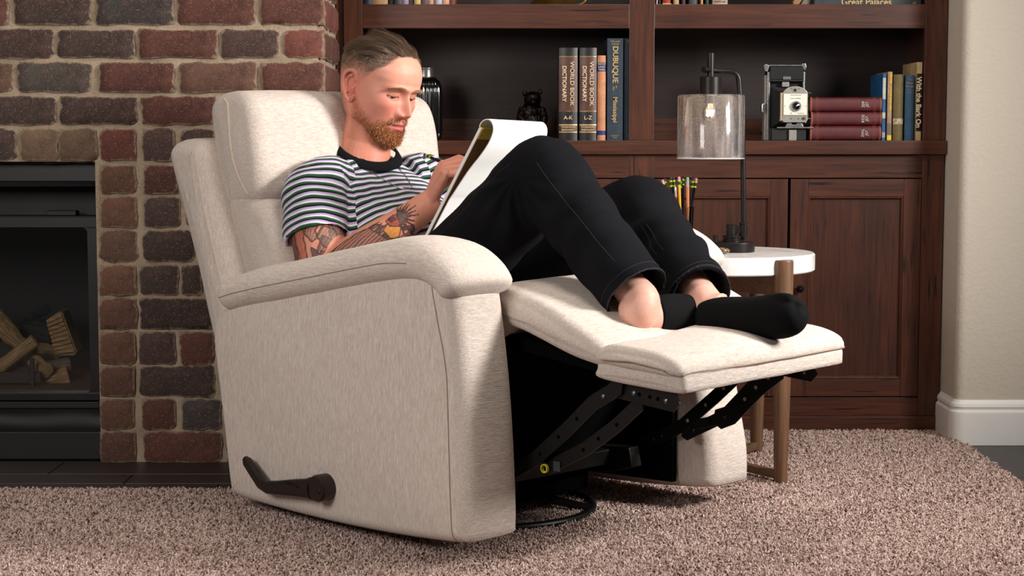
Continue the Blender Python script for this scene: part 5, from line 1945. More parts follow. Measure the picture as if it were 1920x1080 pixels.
for (ub, ut, vt, yo, body, er, fer, lab) in (
        (1262, 1241.5, 337, -0.008, 'yellow', 'pink', 'green', 'yellow pencil with pink eraser leaning furthest left in the glass'),
        (1264, 1246, 335, 0.006, 'natural', 'black', 'green', 'thin pencil with dark eraser just right of the leftmost one'),
        (1266, 1257, 332, -0.006, 'black', 'black', 'green', 'black pencil with dark eraser, left of the twin pair'),
        (1270, 1263, 332, 0.004, 'black', 'black', 'green', 'black pencil with dark eraser, right of the twin pair'),
        (1276, 1271.5, 331, -0.014, 'yellow', 'pink', 'green', 'yellow pencil with pink eraser standing upright in the middle of the glass'),
        (1278, 1277, 335, 0.010, 'black', 'black', 'green', 'black pencil just right of the upright yellow one'),
        (1280, 1282, 330, 0.014, 'black', 'black', 'green', 'black pencil behind the natural wood one'),
        (1289, 1287, 332, -0.018, 'natural', 'green', 'alu', 'natural wood pencil with green eraser and silver ferrule'),
        (1284, 1299, 333.5, -0.004, 'black', 'black', 'green', 'black pencil leaning right, dark eraser'),
        (1285, 1303, 331.5, 0.008, 'black', 'black', 'green', 'black pencil leaning right behind its neighbour'),
        (1282, 1306, 334, 0.002, 'black', 'pink', 'green', 'black pencil with pink eraser leaning furthest right'),
        (1272, 1264, 350, -0.020, 'red', 'white', 'alu', 'short red pencil with pale end in front of the black pair')):
    bx_, tx_ = at(ub, 490, gy).x, at(ut, vt, gy)
    pencil((bx_, gy + yo * 0.8, ZT1 + 0.009), (tx_.x, gy + yo * 1.5, tx_.z), body, er, lab, fer, r=0.0039 if body != 'red' else 0.0026)

# small polished stone beside the lamp foot
p = at(1355, 470, 4.235)
ST = MB()
rings = []
for i in range(1, 14):
    a = math.pi * i / 14
    rings.append([(0.0215 * math.sin(a) * math.cos(q) * (1 + 0.06 * math.sin(2 * q + 1)), 0.016 * math.sin(a) * math.sin(q), 0.0085 * math.cos(a) + 0.0085) for q in [2 * math.pi * j / 24 for j in range(24)]])
ST.loft(rings)
k = NT('banded_agate')
v = k.coords((1, 1, 3))
k.base(k.ramp(k.noise(v, 70, 4, 0.6, 1.5), [(0.35, (30, 22, 18)), (0.5, (96, 70, 46)), (0.58, (160, 140, 108)), (0.66, (70, 50, 36))]))
k.rough(0.12)
so = ST.build('polished_stone', k.m)
so.location = (p.x - 0.004, 4.235, ZT1)
tag(so, 'small polished banded stone in front of the lamp base', 'stone')

# ------------------------------------------------------------------ the man (built in the chair's frame)
MAN = empty('person', CH_LOC, CH_RZ, label='man in a striped t-shirt and black jeans, drawing with knees up in the cream recliner', cat='person')


# ---- skin
def skin_mat():
    k = NT('skin')
    a = k.n('ShaderNodeAttribute', attribute_name='Col')
    v = k.coords()
    c = k.mix(k.ramp(k.noise(v, 70, 4, 0.6), [(0.35, (0, 0, 0, 1)), (0.7, (0.20, 0.20, 0.20, 1))]), a.outputs['Color'], (190, 105, 90), 'MIX')
    k.base(c)
    k.rough(0.52)
    k.b.inputs['Subsurface Weight'].default_value = 0.12
    k.b.inputs['Subsurface Radius'].default_value = (0.9, 0.35, 0.2)
    k.b.inputs['Subsurface Scale'].default_value = 0.006
    k.b.inputs['Specular IOR Level'].default_value = 0.33
    k.bump(k.noise(v, 900, 3), 0.16, 0.0006)
    return k.m


M_skin = skin_mat()


def L3(c):
    return np.array(lin(c)[:3])


def smooth(a, b, x):
    t = np.clip((x - a) / (b - a), 0, 1)
    return t * t * (3 - 2 * t)


def gauss(d, s):
    return np.exp(-(d / s) ** 2)


SK = L3((217, 150, 127))
SKARM = L3((207, 141, 115))

# ---- head in its own frame (x face, y left, z up; origin between the ears at eye level), then placed
HS = 1.056
_y, _p, _r = math.radians(4.8), math.radians(14.5), math.radians(-4.0)
HM = (Matrix.Translation((-0.402, 0.02, 0.977)) @ Matrix.Rotation(_y, 4, 'Z') @ Matrix.Rotation(_p, 4, 'Y')
      @ Matrix.Rotation(_r, 4, 'X') @ Matrix.Scale(HS, 4))
HMI = HM.inverted()
HMn, HMIn = np.array(HM), np.array(HMI)


def xf(M, P):
    P = np.asarray(P, float)
    return P @ M[:3, :3].T + M[:3, 3]


_z = np.array([-.124, -.118, -.110, -.100, -.088, -.075, -.060, -.045, -.030, -.015, 0, .015, .030, .050, .070, .090, .105, .116, .122])
_xf = np.array([.052, .072, .082, .0865, .086, .0865, .0885, .0895, .0895, .0885, .0880, .0925, .0950, .0940, .0870, .0690, .0470, .0220, .0])
_xb = np.array([.020, .008, -.006, -.028, -.048, -.062, -.075, -.083, -.090, -.095, -.099, -.102, -.103, -.100, -.091, -.072, -.048, -.020, -.0005])
_hw = np.array([.014, .028, .038, .047, .0545, .0605, .0650, .0685, .0715, .0735, .0750, .0760, .0768, .0758, .0695, .0555, .0375, .0170, .0006])
_xm = np.array([.036, .034, .028, .018, .008, .000, -.004, -.006, -.008, -.010, -.012, -.014, -.016, -.018, -.016, -.012, -.008, -.003, -.0003])
_pf = np.array([2.0, 2.0, 1.95, 1.9, 1.95, 2.05, 2.2, 2.35, 2.45, 2.5, 2.55, 2.6, 2.6, 2.5, 2.35, 2.2, 2.1, 2.0, 2.0])


def smooth_tab(tab):
    zz = np.linspace(-.124, .122, 400)
    v = np.interp(zz, _z, tab)
    kx = np.exp(-(np.arange(-14, 15) / 6.0) ** 2)
    kx /= kx.sum()
    pad = np.r_[[2 * v[0] - v[14 - i] for i in range(14)], v, [2 * v[-1] - v[-2 - i] for i in range(14)]]
    sm = np.convolve(pad, kx, 'valid')
    w = smooth(.122, .108, zz)          # keep the crown exact
    return zz, sm * w + v * (1 - w)


_T = {n: smooth_tab(t) for n, t in (('xf', _xf), ('xb', _xb), ('hw', _hw), ('xm', _xm), ('pf', _pf))}
EYZ = -0.003


def face_dx(y, z):
    """relief of the face along x"""
    d = np.zeros_like(y)
    h = np.interp(z, [-.060, -.054, -.050, -.046, -.041, -.034, -.026, -.015, -.004, .006, .016, .024], [0, .0015, .010, .0205, .0265, .0250, .0215, .0165, .0110, .0070, .0030, 0])
    w = np.interp(z, [-.055, -.045, -.030, -.010, .010, .024], [.0100, .0098, .0080, .0066, .0075, .012])
    d += h * np.exp(-(np.abs(y) / w) ** 2.4)
    for s in (-1, 1):
        d += .0120 * gauss(y - s * .0145, .0062) * gauss(z + .0440, .0072)      # wings of the nose
        d -= .0040 * gauss(y - s * .0075, .0035) * gauss(z + .0530, .0030)      # nostrils
        d -= .0025 * gauss(y - s * .0235, .0040) * gauss(z + .0440, .0120)      # fold beside the wing
        d += .0075 * gauss(y - s * .027, .021) * gauss(z - .0135, .0066)        # brow
        d -= .0125 * gauss(y - s * .031, .0160) * gauss(z - EYZ, .0105)         # socket
        d -= .0050 * gauss(y - s * .0135, .0055) * gauss(z - EYZ, .0085)
        d += .0095 * gauss(y - s * .031, .0125) * gauss(z - EYZ - .0010, .0078)  # lids over the ball
        arch = EYZ - .0036 - .0028 * (1 - ((y - s * .031) / .0155) ** 2)
        inn = smooth(.0165, .0135, np.abs(y - s * .031))
        d -= .0062 * inn * gauss(z - arch + .0012, .0027)                                # gap between the lids
        d -= .0018 * inn * gauss(z - (EYZ + .0075 + .001 * (1 - ((y - s * .031) / .0155) ** 2)), .0016)   # lid crease
        d += .0040 * gauss(y - s * .046, .016) * gauss(z + .027, .015)          # cheekbone
        d -= .0030 * gauss(y - s * .050, .014) * gauss(z + .062, .018)          # hollow under it
        d -= .0015 * gauss(y - s * (.026 + .25 * np.clip(-.045 - z, 0, .03)), .004) * gauss(z + .058, .012)
    d += .0055 * gauss(y, .0175) * gauss(z + .0660, .0048)                       # upper lip
    d += .0068 * gauss(y, .0155) * gauss(z + .0775, .0050)                       # lower lip
    d -= .0058 * smooth(.0255, .020, np.abs(y)) * gauss(z + .0713, .0016)        # mouth line
    d -= .0040 * gauss(np.abs(y) - .0255, .0040) * gauss(z + .0713, .0045)
    d -= .0015 * gauss(y, .0030) * gauss(z + .0580, .0050)
    d -= .0042 * gauss(y, .0200) * gauss(z + .0880, .0055)
    d += .0040 * gauss(y, .0160) * gauss(z + .1030, .0095)
    return d


def head_pt(phi, z):
    """phi 0 = front, positive to the left; arrays"""
    g = {n: np.interp(z, *_T[n]) for n in _T}
    c, s = np.cos(phi), np.sin(phi)
    p = np.where(c > 0, g['pf'], 2.15)
    cx = np.abs(c) ** (2 / p) * np.sign(c)
    sy = np.abs(s) ** (2 / p) * np.sign(s)
    x = np.where(c > 0, g['xm'] + (g['xf'] - g['xm']) * cx, g['xm'] + (g['xm'] - g['xb']) * cx)
    y = g['hw'] * sy
    front = smooth(0.0, 0.35, c)
    x = x + face_dx(y, z) * front
    # temple hollow and side of jaw
    y = y - np.sign(y) * .0030 * gauss(z - .018, .018) * gauss(x - .055, .022)
    return np.stack([x, y, z], -1)


NP, NZ = 300, 300
ph = np.linspace(-math.pi, math.pi, NP, endpoint=False)
# denser around the face
zz = np.linspace(-.1235, .1218, NZ)
hv = head_pt(*np.meshgrid(ph, zz))
headmb = MB().loft([[tuple(p) for p in row] for row in hv])
# ears
for s in (-1, 1):
    def ep(u, v, o):
        # ear plane: u backwards, v up, o outwards
        b = math.radians(24)
        return (-.006 - u * math.cos(b) - o * 0.35, s * (.0725 + u * math.sin(b) + o), -.006 + v - u * 0.10)
    hel = [(-.004, .012), (.000, .027), (.010, .034), (.021, .031), (.027, .020), (.0265, .006), (.022, -.008), (.015, -.020), (.008, -.029), (.001, -.033), (-.005, -.029), (-.006, -.020)]
    P = catmull([ep(u, v, .004) for u, v in hel], 4)
    headmb.tube(P, [.0034 + .0016 * math.sin(i / len(P) * 3.1) + (0.0012 if i > len(P) * .75 else 0) for i in range(len(P))], 10)
    anti = [(.006, .022), (.014, .021), (.018, .010), (.0155, -.004), (.010, -.016)]
    P = catmull([ep(u, v, .0035) for u, v in anti], 4)
    headmb.tube(P, .0032, 8)
    rings = []
    for i in range(9):
        t = math.pi * (i + .5) / 9
        rings.append([ep(.010 + .0165 * math.sin(t) * math.cos(q) - .006 * (math.cos(t) < -0.3), .001 + .030 * math.cos(t) + .0, -.001 + .0026 * math.sin(q) * math.sin(t)) for q in [2 * math.pi * j / 16 for j in range(16)]])
    headmb.loft(rings)
    P = [ep(-.004, .006, .002), ep(-.001, -.006, .005), ep(-.003, -.014, .003)]
    headmb.tube(P, [.003, .0045, .003], 8)
headmb.v = [tuple(p) for p in xf(HMn, headmb.v)]
# neck and upper chest
nk = [(-0.440, -0.005, 0.755), (-0.438, -0.003, 0.80), (-0.432, 0.003, 0.85), (-0.425, 0.010, 0.895), (-0.415, 0.016, 0.94), (-0.410, 0.018, 0.97)]
neck = MB().tube(catmull(nk, 4), [.080, .078, .075, .071, .069, .0665, .064, .0625, .0615, .061, .0605, .060, .060, .060, .060, .060, .060, .060, .060, .058, .052][:21], 40, up=(0, 1, 0))
headmb.add(neck.v, neck.f)
# sinew down the side of the neck
for s in (-1, 1):
    a = xf(HMn, [(-.030, s * .064, -.035)])[0]
    headmb.tube([tuple(a), (-0.418, 0.01 + s * .047, 0.885), (-0.412, 0.0 + s * .025, 0.835), (-0.40, s * .014, 0.815)], [.008, .0085, .0085, .006], 14)
head_me = remesh(headmb, 0.00145, 2, 0.35, 'head')
V = get_co(head_me)
Q = xf(HMIn, V)
x, y, z = Q[:, 0], Q[:, 1], Q[:, 2]
col = np.tile(SK, (len(V), 1))


def paint(mask, c, amt=1.0):
    global col
    m = np.clip(mask * amt, 0, 1)[:, None]
    col = col * (1 - m) + np.asarray(c) * m


fr_m = smooth(.02, .06, x)
n1 = fnoise(V, 55, 3) * .5 + .5
paint(fr_m * (gauss(np.abs(y) - .040, .022) * gauss(z + .035, .026)), L3((214, 128, 110)), .75)      # cheeks
paint(gauss(y, .017) * gauss(z + .040, .018) * smooth(.085, .1, x), L3((216, 132, 116)), .7)          # nose
paint(smooth(.055, .066, np.abs(y)) * gauss(x + .012, .026) * gauss(z + .005, .036), L3((216, 124, 104)), .8)   # ears
paint(smooth(-.10, -.14, z) + smooth(.0, -.05, x) * smooth(-.04, -.08, z), L3((198, 126, 104)), .7)              # neck
paint(fr_m * gauss(z - .06, .03), L3((228, 170, 147)), .5)
for s in (-1, 1):
    paint(fr_m * gauss(y - s * .031, .017) * gauss(z - EYZ - .004, .008), L3((206, 140, 118)), .55)
    arch = EYZ - .0036 - .0028 * (1 - ((y - s * .031) / .0155) ** 2)
    paint(fr_m * smooth(.0180, .0150, np.abs(y - s * .031)) * gauss(z - arch - .0014, .0011), L3((70, 44, 38)), .8)
# lips
lipm = fr_m * smooth(.0265, .022, np.abs(y)) * (smooth(-.0835, -.0800, z) * smooth(-.0625, -.0655, z - .0018 * gauss(np.abs(y) - .006, .005)))
lipm *= smooth(0, 1, 1.25 - (np.abs(y) / .026) ** 2 - ((z + .0725) / .0125) ** 2)
paint(lipm, L3((196, 104, 104)), .95)
paint(fr_m * smooth(.024, .02, np.abs(y)) * gauss(z + .0713, .0010), L3((104, 48, 46)), .9)


# ---- hair regions (head frame): beard, cropped sides, long top
def beard_mask(x, y, z):
    ay = np.abs(y)
    # line of the beard on the cheek: from the sideburn down to the mouth corner
    top = np.interp(x, [-.02, .0, .012, .03, .05, .065, .08], [-.010, -.010, -.030, -.052, -.066, -.062, -.058])
    m = smooth(top + .006, top - .026, z) * smooth(-.014, .004, x) * smooth(-.128, -.122, z + .0)
    tash = gauss(z + .0595, .0060) * smooth(.030, .024, ay) * smooth(.07, .078, x)
    m = np.maximum(m, tash * 1.0)
    m *= 1 - lipm_f(y, z, x)
    # bare patches below the mouth corners
    m *= 1 - .75 * gauss(ay - .017, .006) * gauss(z + .088, .006) * smooth(.06, .07, x)
    return np.clip(m, 0, 1)


def lipm_f(y, z, x):
    return smooth(0, .5, 1.1 - (np.abs(y) / .026) ** 2 - ((z + .0730) / .0115) ** 2) * (x > .06)


def crop_mask(x, y, z):
    """clippered sides and back"""
    hair_front = np.interp(z, [-.06, -.01, .01, .03, .045, .06, .08, .1, .125], [-.03, .004, .012, .030, .044, .062, .066, .066, .066])
    m = smooth(hair_front + .004, hair_front - .006, x) * smooth(-.075, -.045, z + .45 * np.clip(x + .02, 0, .1) * 0)
    # clear around the ear
    m *= 1 - gauss(x + .006, .016) * gauss(z + .012, .034) * smooth(.06, .068, np.abs(y))
    m *= smooth(-.085, -.055, z)
    return np.clip(m, 0, 1)


bm_ = beard_mask(x, y, z) * (z > -.16)
paint(bm_, L3((172, 98, 66)), .55)
fade = crop_mask(x, y, z)
paint(fade, L3((126, 100, 84)), .22 + .40 * smooth(.01, .065, z))
paint(smooth(.055, .072, z) * smooth(.075, .06, x - .25 * np.clip(z - .08, 0, 1)), L3((70, 52, 40)), .75)
# pierced lobe
paint(gauss(x + .004, .0016) * gauss(z + .036, .0016) * (y < -.06), L3((70, 40, 36)), 1)
head_col = col.copy()

# ---- arms and hands
ESH, EEL, EWR = Vector((-.405, -.180, .738)), Vector((-.296, -.252, .524)), Vector((-.122, -.070, .706))


def limb(mb, pts, rad, segs=28, per=6, flat=None):
    P = catmull([tuple(p) + (r,) for p, r in zip(pts, rad)], per)
    mb.tube([tuple(p[:3]) for p in P], list(P[:, 3]), segs, flat=flat)


def hand(mb, wrist, kn_dir, pn, side, curl, scale=1.0, thumb=None, fw=None):
    """palm and five fingers. kn_dir wrist->knuckles, pn out of the BACK of the hand, side towards the thumb"""
    w = Vector(wrist)
    d, s = Vector(kn_dir).normalized(), Vector(side)
    s = (s - d * s.dot(d)).normalized()
    b = d.cross(s)
    if b.dot(Vector(pn)) < 0:
        b = -b
    K = scale
    rings = []
    for t, hw, ht in ((-0.012, .027, .020), (0.0, .027, .0185), (.02, .030, .0175), (.045, .037, .0165), (.07, .0415, .0150), (.085, .0415, .0125), (.092, .037, .009)):
        rings.append([tuple(w + d * t * K + s * (hw * K * math.cos(q)) + b * (ht * K * math.sin(q) + .002 * K)) for q in [2 * math.pi * j / 24 for j in range(24)]])
    mb.loft(rings)
    spec = [(.030, .086, (.040, .026, .021), .0098), (.0095, .090, (.044, .029, .022), .0101), (-.0115, .087, (.041, .027, .021), .0096), (-.030, .080, (.032, .020, .019), .0086)]
    for (so, do, ln, r), cu in zip(spec, curl):
        p = w + s * so * K + d * (do - .012) * K + b * .001
        pts, rr = [p.copy()], [r * K * 1.05]
        ang = 0.0
        knuck = w + s * so * K + d * do * K + b * .0035 * K
        pts.append(knuck)
        rr.append(r * K * 1.10)
        p = knuck
        for L_, c in zip(ln, cu):
            ang += c
            sp = s * (so * 0.6) if ang < 0.5 else s * 0
            dr = (d * math.cos(ang) - b * math.sin(ang) + sp * 1.0).normalized()
            mid = p + dr * L_ * K * .5
            p = p + dr * L_ * K
            pts += [mid, p.copy()]
            rr += [r * K * .92, r * K * .97]
        rr[-1] = r * K * .62
        rr[-2] = r * K * .90
        mb.tube(pts, rr, 14)
    th = thumb or [(.022, .018, -.004), (.040, .042, -.014), (.040, .068, -.028), (.028, .088, -.040)]
    pts = [w + s * a * K + d * c * K + b * e * K for a, c, e in th]
    mb.tube(catmull(pts, 3), [.0150 * K, .0148 * K, .0142 * K, .0135 * K, .0125 * K, .0120 * K, .0118 * K, .0116 * K, .0110 * K, .0075 * K], 14)
    # tendons / knuckle ridge
    for so in (.030, .0095, -.0115, -.030):
        mb.tube([w + s * so * .4 * K + d * .02 * K + b * .015 * K, w + s * so * .8 * K + d * .06 * K + b * .0135 * K, w + s * so * K + d * .086 * K + b * .009 * K], [.003 * K, .004 * K, .0062 * K], 8)


armR = MB()
limb(armR, [ESH + Vector((0.01, 0.02, 0.01)), ESH.lerp(EEL, .35), ESH.lerp(EEL, .65) + Vector((.006, 0, .004)), ESH.lerp(EEL, .9), EEL, EEL + Vector((-.01, -.006, -.022))],
     [.058, .061, .062, .052, .047, .030])
fdir = EWR - EEL
limb(armR, [EEL + Vector((-.012, -.008, -.016)), EEL.lerp(EWR, .08), EEL.lerp(EWR, .28), EEL.lerp(EWR, .5), EEL.lerp(EWR, .75), EWR, EWR + fdir * .06],
     [.034, .050, .053, .048, .038, .0315, .029])
# right hand: seen from its little-finger side, closed on the pencil against the page
hd = Vector((.035, .016, .078))
hand(armR, EWR + hd * .02 + Vector((-.002, -.002, -.004)), hd, pn=(-.48, -.80, .35), side=(-.75, .52, .20),
     curl=[(.80, .75, .45), (.95, .80, .5), (1.05, .85, .5), (1.10, .85, .5)], scale=1.04,
     thumb=[(.020, .016, -.004), (.038, .040, -.014), (.036, .066, -.030), (.020, .088, -.044)])
armR_me = remesh(armR, 0.0020, 4, 0.5, 'arm')

LSH, LEL, LWR = Vector((-.405, .180, .745)), Vector((-.27, .255, .535)), Vector((-.088, .172, .672))
armL = MB()
limb(armL, [LSH, LSH.lerp(LEL, .35), LSH.lerp(LEL, .7), LEL, LEL + Vector((-.01, .006, -.02))], [.056, .059, .052, .046, .03])
limb(armL, [LEL + Vector((-.012, .008, -.014)), LEL.lerp(LWR, .1), LEL.lerp(LWR, .35), LEL.lerp(LWR, .75), LWR], [.034, .047, .050, .036, .030])
ld = Vector((.050, -.026, .078))
hand(armL, LWR, ld, pn=(.35, .35, -.5), side=(.2, -.75, .2), curl=[(.35, .3, .2)] * 4,
     thumb=[(.022, .018, -.002), (.045, .040, -.016), (.050, .066, -.030), (.044, .088, -.040)])
armL_me = remesh(armL, 0.0030, 3, 0.5, 'arm')

# ---- trunk, legs and feet (mostly inside the clothes)
RH, RK, RA = Vector((-.085, -.100, .500)), Vector((.262, -.100, .775)), Vector((.553, -.122, .532))
LH, LK, LA = Vector((-.085, .100, .500)), Vector((.262, .200, .688)), Vector((.592, .036, .516))
body = MB()


def erings(mb, pts, segs=40):
    """elliptical rings: (centre, half width in y, half depth, axis)"""
    rings = []
    for i, (c, hw, hd_) in enumerate(pts):
        a = np.array(pts[max(i - 1, 0)][0])
        b = np.array(pts[min(i + 1, len(pts) - 1)][0])
        t = (b - a) / np.linalg.norm(b - a)
        f = np.array([t[2], 0, -t[0]])
        rings.append([tuple(np.array(c) + np.array([0, 1, 0]) * (abs(math.cos(q)) ** .85 * np.sign(math.cos(q)) * hw) + f * (abs(math.sin(q)) ** .9 * np.sign(math.sin(q)) * hd_)) for q in [2 * math.pi * j / segs for j in range(segs)]])
    mb.loft(rings)


TORSO = [((-.110, 0, .475), .150, .095), ((-.170, 0, .510), .165, .105), ((-.265, 0, .575), .160, .104), ((-.345, 0, .640), .170, .098), ((-.408, 0, .705), .176, .084),
         ((-.430, 0, .745), .165, .066), ((-.437, 0, .774), .125, .058), ((-.440, 0, .797), .084, .055)]
erings(body, [(c, a - .012, b - .012) for c, a, b in TORSO])
limb(body, [RH, RH.lerp(RK, .3), RH.lerp(RK, .8), RK, RK.lerp(RA, .3), RK.lerp(RA, .8), RA], [.080, .080, .060, .052, .050, .038, .034])
limb(body, [LH, LH.lerp(LK, .3), LH.lerp(LK, .8), LK, LK.lerp(LA, .3), LK.lerp(LA, .8), LA], [.080, .080, .060, .052, .050, .038, .034])
body_me = remesh(body, 0.0060, 3, 0.5, 'trunk')
# ankles and feet, finer
RHEEL, RTOE = Vector((.543, -.128, .497)), Vector((.570, .105, .500))
feet = MB()
limb(feet, [RK.lerp(RA, .70), RK.lerp(RA, .9), RA, Vector((.553, -.128, .510)), Vector((.545, -.125, .497))], [.038, .036, .039, .041, .036])
feet.tube([(.566, -.158, .520), (.560, -.150, .518)], [.010, .012], 12)
limb(feet, [Vector((.540, -.135, .497)), Vector((.552, -.085, .498)), Vector((.562, .0, .500)), RTOE], [.036, .040, .036, .020])
limb(feet, [LK.lerp(LA, .70), LK.lerp(LA, .9), LA, Vector((.610, .03, .506)), Vector((.640, .035, .508))], [.040, .037, .037, .036, .034])
feet_me = remesh(feet, 0.0026, 3, 0.5, 'feet')


# ---- paint the tattoos: shapes with their own outlines inked on the right arm
def arm_uv(P, A, B):
    """(t along the limb, angle around it)"""
    A, B = np.array(A), np.array(B)
    ax = (B - A) / np.linalg.norm(B - A)
    t = (P - A) @ ax
    cdir = np.array([0.70, -0.70, 0.05])          # towards the outside of the arm
    u = cdir - ax * (cdir @ ax)
    u /= np.linalg.norm(u)
    w = np.cross(ax, u)
    R = P - A - np.outer(t, ax)
    return t, np.arctan2(R @ w, R @ u), np.linalg.norm(R, axis=1)


def poly_d(px, py, poly):
    """signed distance to a polygon (negative inside)"""
    poly = np.array(poly, float)
    d = np.full(len(px), 1e9)
    inside = np.zeros(len(px), bool)
    n = len(poly)
    for i in range(n):
        a, b = poly[i], poly[(i + 1) % n]
        e = b - a
        wx, wy = px - a[0], py - a[1]
        t = np.clip((wx * e[0] + wy * e[1]) / (e @ e), 0, 1)
        d = np.minimum(d, (wx - t * e[0]) ** 2 + (wy - t * e[1]) ** 2)
        cnd = (a[1] > py) != (b[1] > py)
        xi = a[0] + (py - a[1]) / (b[1] - a[1] + 1e-12) * e[0]
        inside ^= cnd & (px < xi)
    d = np.sqrt(d)
    return np.where(inside, -d, d)


def tattoo(me):
    global col
    P = get_co(me)
    col = np.tile(SKARM, (len(P), 1))
    tn = fnoise(P, 40, 8)
    paint(np.clip(tn * .6, 0, 1), L3((226, 150, 120)), .5)
    tf, af, _ = arm_uv(P, EEL, EWR)
    tu, au, _ = arm_uv(P, ESH, EEL)
    tu = tu + .036
    Lf = (EWR - EEL).length
    hand_m = smooth(Lf - .06, Lf + .03, tf)
    paint(hand_m * (tu > -.5), L3((214, 148, 125)), .9)
    INK, INK2, REDI, ORI, GRN = L3((44, 44, 46)), L3((74, 74, 72)), L3((150, 60, 52)), L3((216, 146, 60)), L3((58, 78, 74))
    _a, _e, _w = np.array(ESH), np.array(EEL), np.array(EWR)

    def segd(p0, p1):
        e = p1 - p0
        t = np.clip((P - p0) @ e / (e @ e), 0, 1)
        return np.linalg.norm(P - p0 - t[:, None] * e, axis=1)
    near_f = segd(_e, _w) < segd(_a, _e) - .004
    fore = near_f & (tf < Lf)
    upper = ~near_f & (tu > .05)
    X, Y = tf, af * .045                            # unrolled forearm (m)
    wv = fnoise(P, 60, 4) * .004

    def shape(msk, poly, fill, line=.0016, famt=.9, streak=0.0):
        d = poly_d(X + wv * .5, Y + wv * .5, poly)
        f = (d < 0) & msk
        amt = famt * np.ones(len(X))
        if streak:
            amt = famt * (0.72 + 0.28 * np.sign(np.sin(Y * 900 + X * streak + wv * 500)))
        paint(f.astype(float) * amt, fill)
        paint((msk & (np.abs(d) < line)).astype(float), INK, .92)
    # dark feathered body along the forearm, ragged towards the wrist, with a horned head before it
    DK = L3((50, 49, 50))
    shape(fore, [(.02, -.030), (.06, -.040), (.13, -.046), (.185, -.036), (.205, -.010), (.190, .022), (.130, .046), (.07, .050), (.02, .040)], DK, streak=160, famt=.90)
    for i in range(9):
        shape(fore, [(.165 + .004 * i, -.040 + i * .0095), (.215 - .006 * abs(i - 4), -.040 + i * .0098), (.168 + .004 * i, -.032 + i * .0095)], L3((186, 122, 84)) if i % 2 else INK2, famt=.8)
    for i in range(6):
        shape(fore, [(.120 + i * .016, .040), (.136 + i * .016, .040), (.142 + i * .016, .068 - .006 * (i % 2))], DK if i % 2 else L3((190, 120, 90)), famt=.7)
    shape(fore, [(.190, -.012), (.206, -.020), (.224, -.008), (.226, .010), (.208, .024), (.192, .014)], ORI, famt=.8)
    shape(fore, [(.206, -.030), (.226, -.036), (.246, -.024), (.244, -.004), (.224, .002), (.208, -.012)], REDI, famt=.85)
    shape(fore, [(.214, -.030), (.226, -.030), (.228, -.018), (.216, -.018)], DK, famt=.85)
    sp = []
    for i in range(11):
        a0 = -1.5 + i * .32
        sp += [(.236 + .014 * math.cos(a0), -.018 + .016 * math.sin(a0)), (.236 + (.046 - .006 * (i % 2)) * math.cos(a0 + .16), -.018 + .046 * math.sin(a0 + .16))]
    shape(fore, sp, L3((66, 78, 74)), famt=.85)
    shape(fore, [(.232, .010), (.250, .022), (.246, .044), (.236, .048), (.240, .030), (.228, .018)], DK)
    for i in range(4):
        shape(fore, [(.195 + .011 * i, .022 + .003 * i), (.203 + .011 * i, .026), (.212 + .010 * i, .060)], DK, famt=.75, line=.0008)
    shape(fore, [(.06, .052), (.10, .056), (.13, .066), (.10, .080), (.06, .074)], REDI, famt=.8)
    # upper arm
    X, Y = tu, -au * .058
    shape(upper, [(.10, -.085), (.30, -.090), (.30, -.070), (.22, -.064), (.14, -.068)], L3((150, 66, 62)), famt=.75)
    shape(upper, [(.10, -.068), (.30, -.070), (.30, -.048), (.22, -.045), (.14, -.050)], INK, famt=.85)
    shape(upper, [(.150, -.014), (.190, -.018), (.214, -.004), (.206, .008), (.186, .004), (.160, .018)], INK2, famt=.7, streak=300)
    shape(upper, [(.20, .020), (.235, .004), (.262, .022), (.258, .052), (.222, .060)], INK2, famt=.85, streak=460)
    shape(upper, [(.165, .030), (.205, .034), (.214, .064), (.180, .080), (.150, .062)], INK2, famt=.85, streak=380)
    shape(upper, [(.225, .062), (.262, .050), (.285, .070), (.262, .092), (.228, .088)], REDI, famt=.8)
    shape(upper, [(.11, -.048), (.20, -.046), (.26, -.036), (.26, -.018), (.18, -.022), (.12, -.026)], REDI, famt=.7, streak=240)
    shape(upper, [(.13, -.020), (.165, -.016), (.170, .012), (.150, .030), (.128, .020)], INK2, famt=.55, streak=300)
    shape(upper, [(.175, .020), (.200, .006), (.225, .018), (.235, .040), (.205, .052), (.180, .044)], INK2, famt=.8, streak=500)
    shape(upper, [(.150, .045), (.172, .036), (.190, .050), (.186, .075), (.158, .078)], INK2, famt=.75, streak=420)
    shape(upper, [(.235, .012), (.262, .018), (.270, .046), (.245, .050)], REDI, famt=.85)
    shape(upper, [(.225, -.008), (.250, -.006), (.256, .004), (.236, .006)], INK, famt=.9)
    return col


tat = tattoo(armR_me)


# join everything into the one body mesh
def join_body(parts):
    vs, fs, cs, k = [], [], [], 0
    for me, c in parts:
        v = get_co(me)
        n = len(me.polygons)
        ls = np.empty(len(me.loops), np.int32)
        me.loops.foreach_get('vertex_index', ls)
        tot = np.empty(n, np.int32)
        me.polygons.foreach_get('loop_total', tot)
        vs.append(v)
        cs.append(c)
        fs.append((ls + k, tot))
        k += len(v)
    me = bpy.data.meshes.new('body')
    v = np.vstack(vs)
    lv = np.concatenate([a for a, _ in fs])
    tot = np.concatenate([b for _, b in fs])
    me.vertices.add(len(v))
    me.vertices.foreach_set('co', v.astype(np.float32).ravel())
    me.loops.add(len(lv))
    me.loops.foreach_set('vertex_index', lv)
    me.polygons.add(len(tot))
    me.polygons.foreach_set('loop_start', np.r_[0, np.cumsum(tot)[:-1]].astype(np.int32))
    me.update(calc_edges=True)
    me.validate()
    set_color(me, np.vstack(cs))
    return me


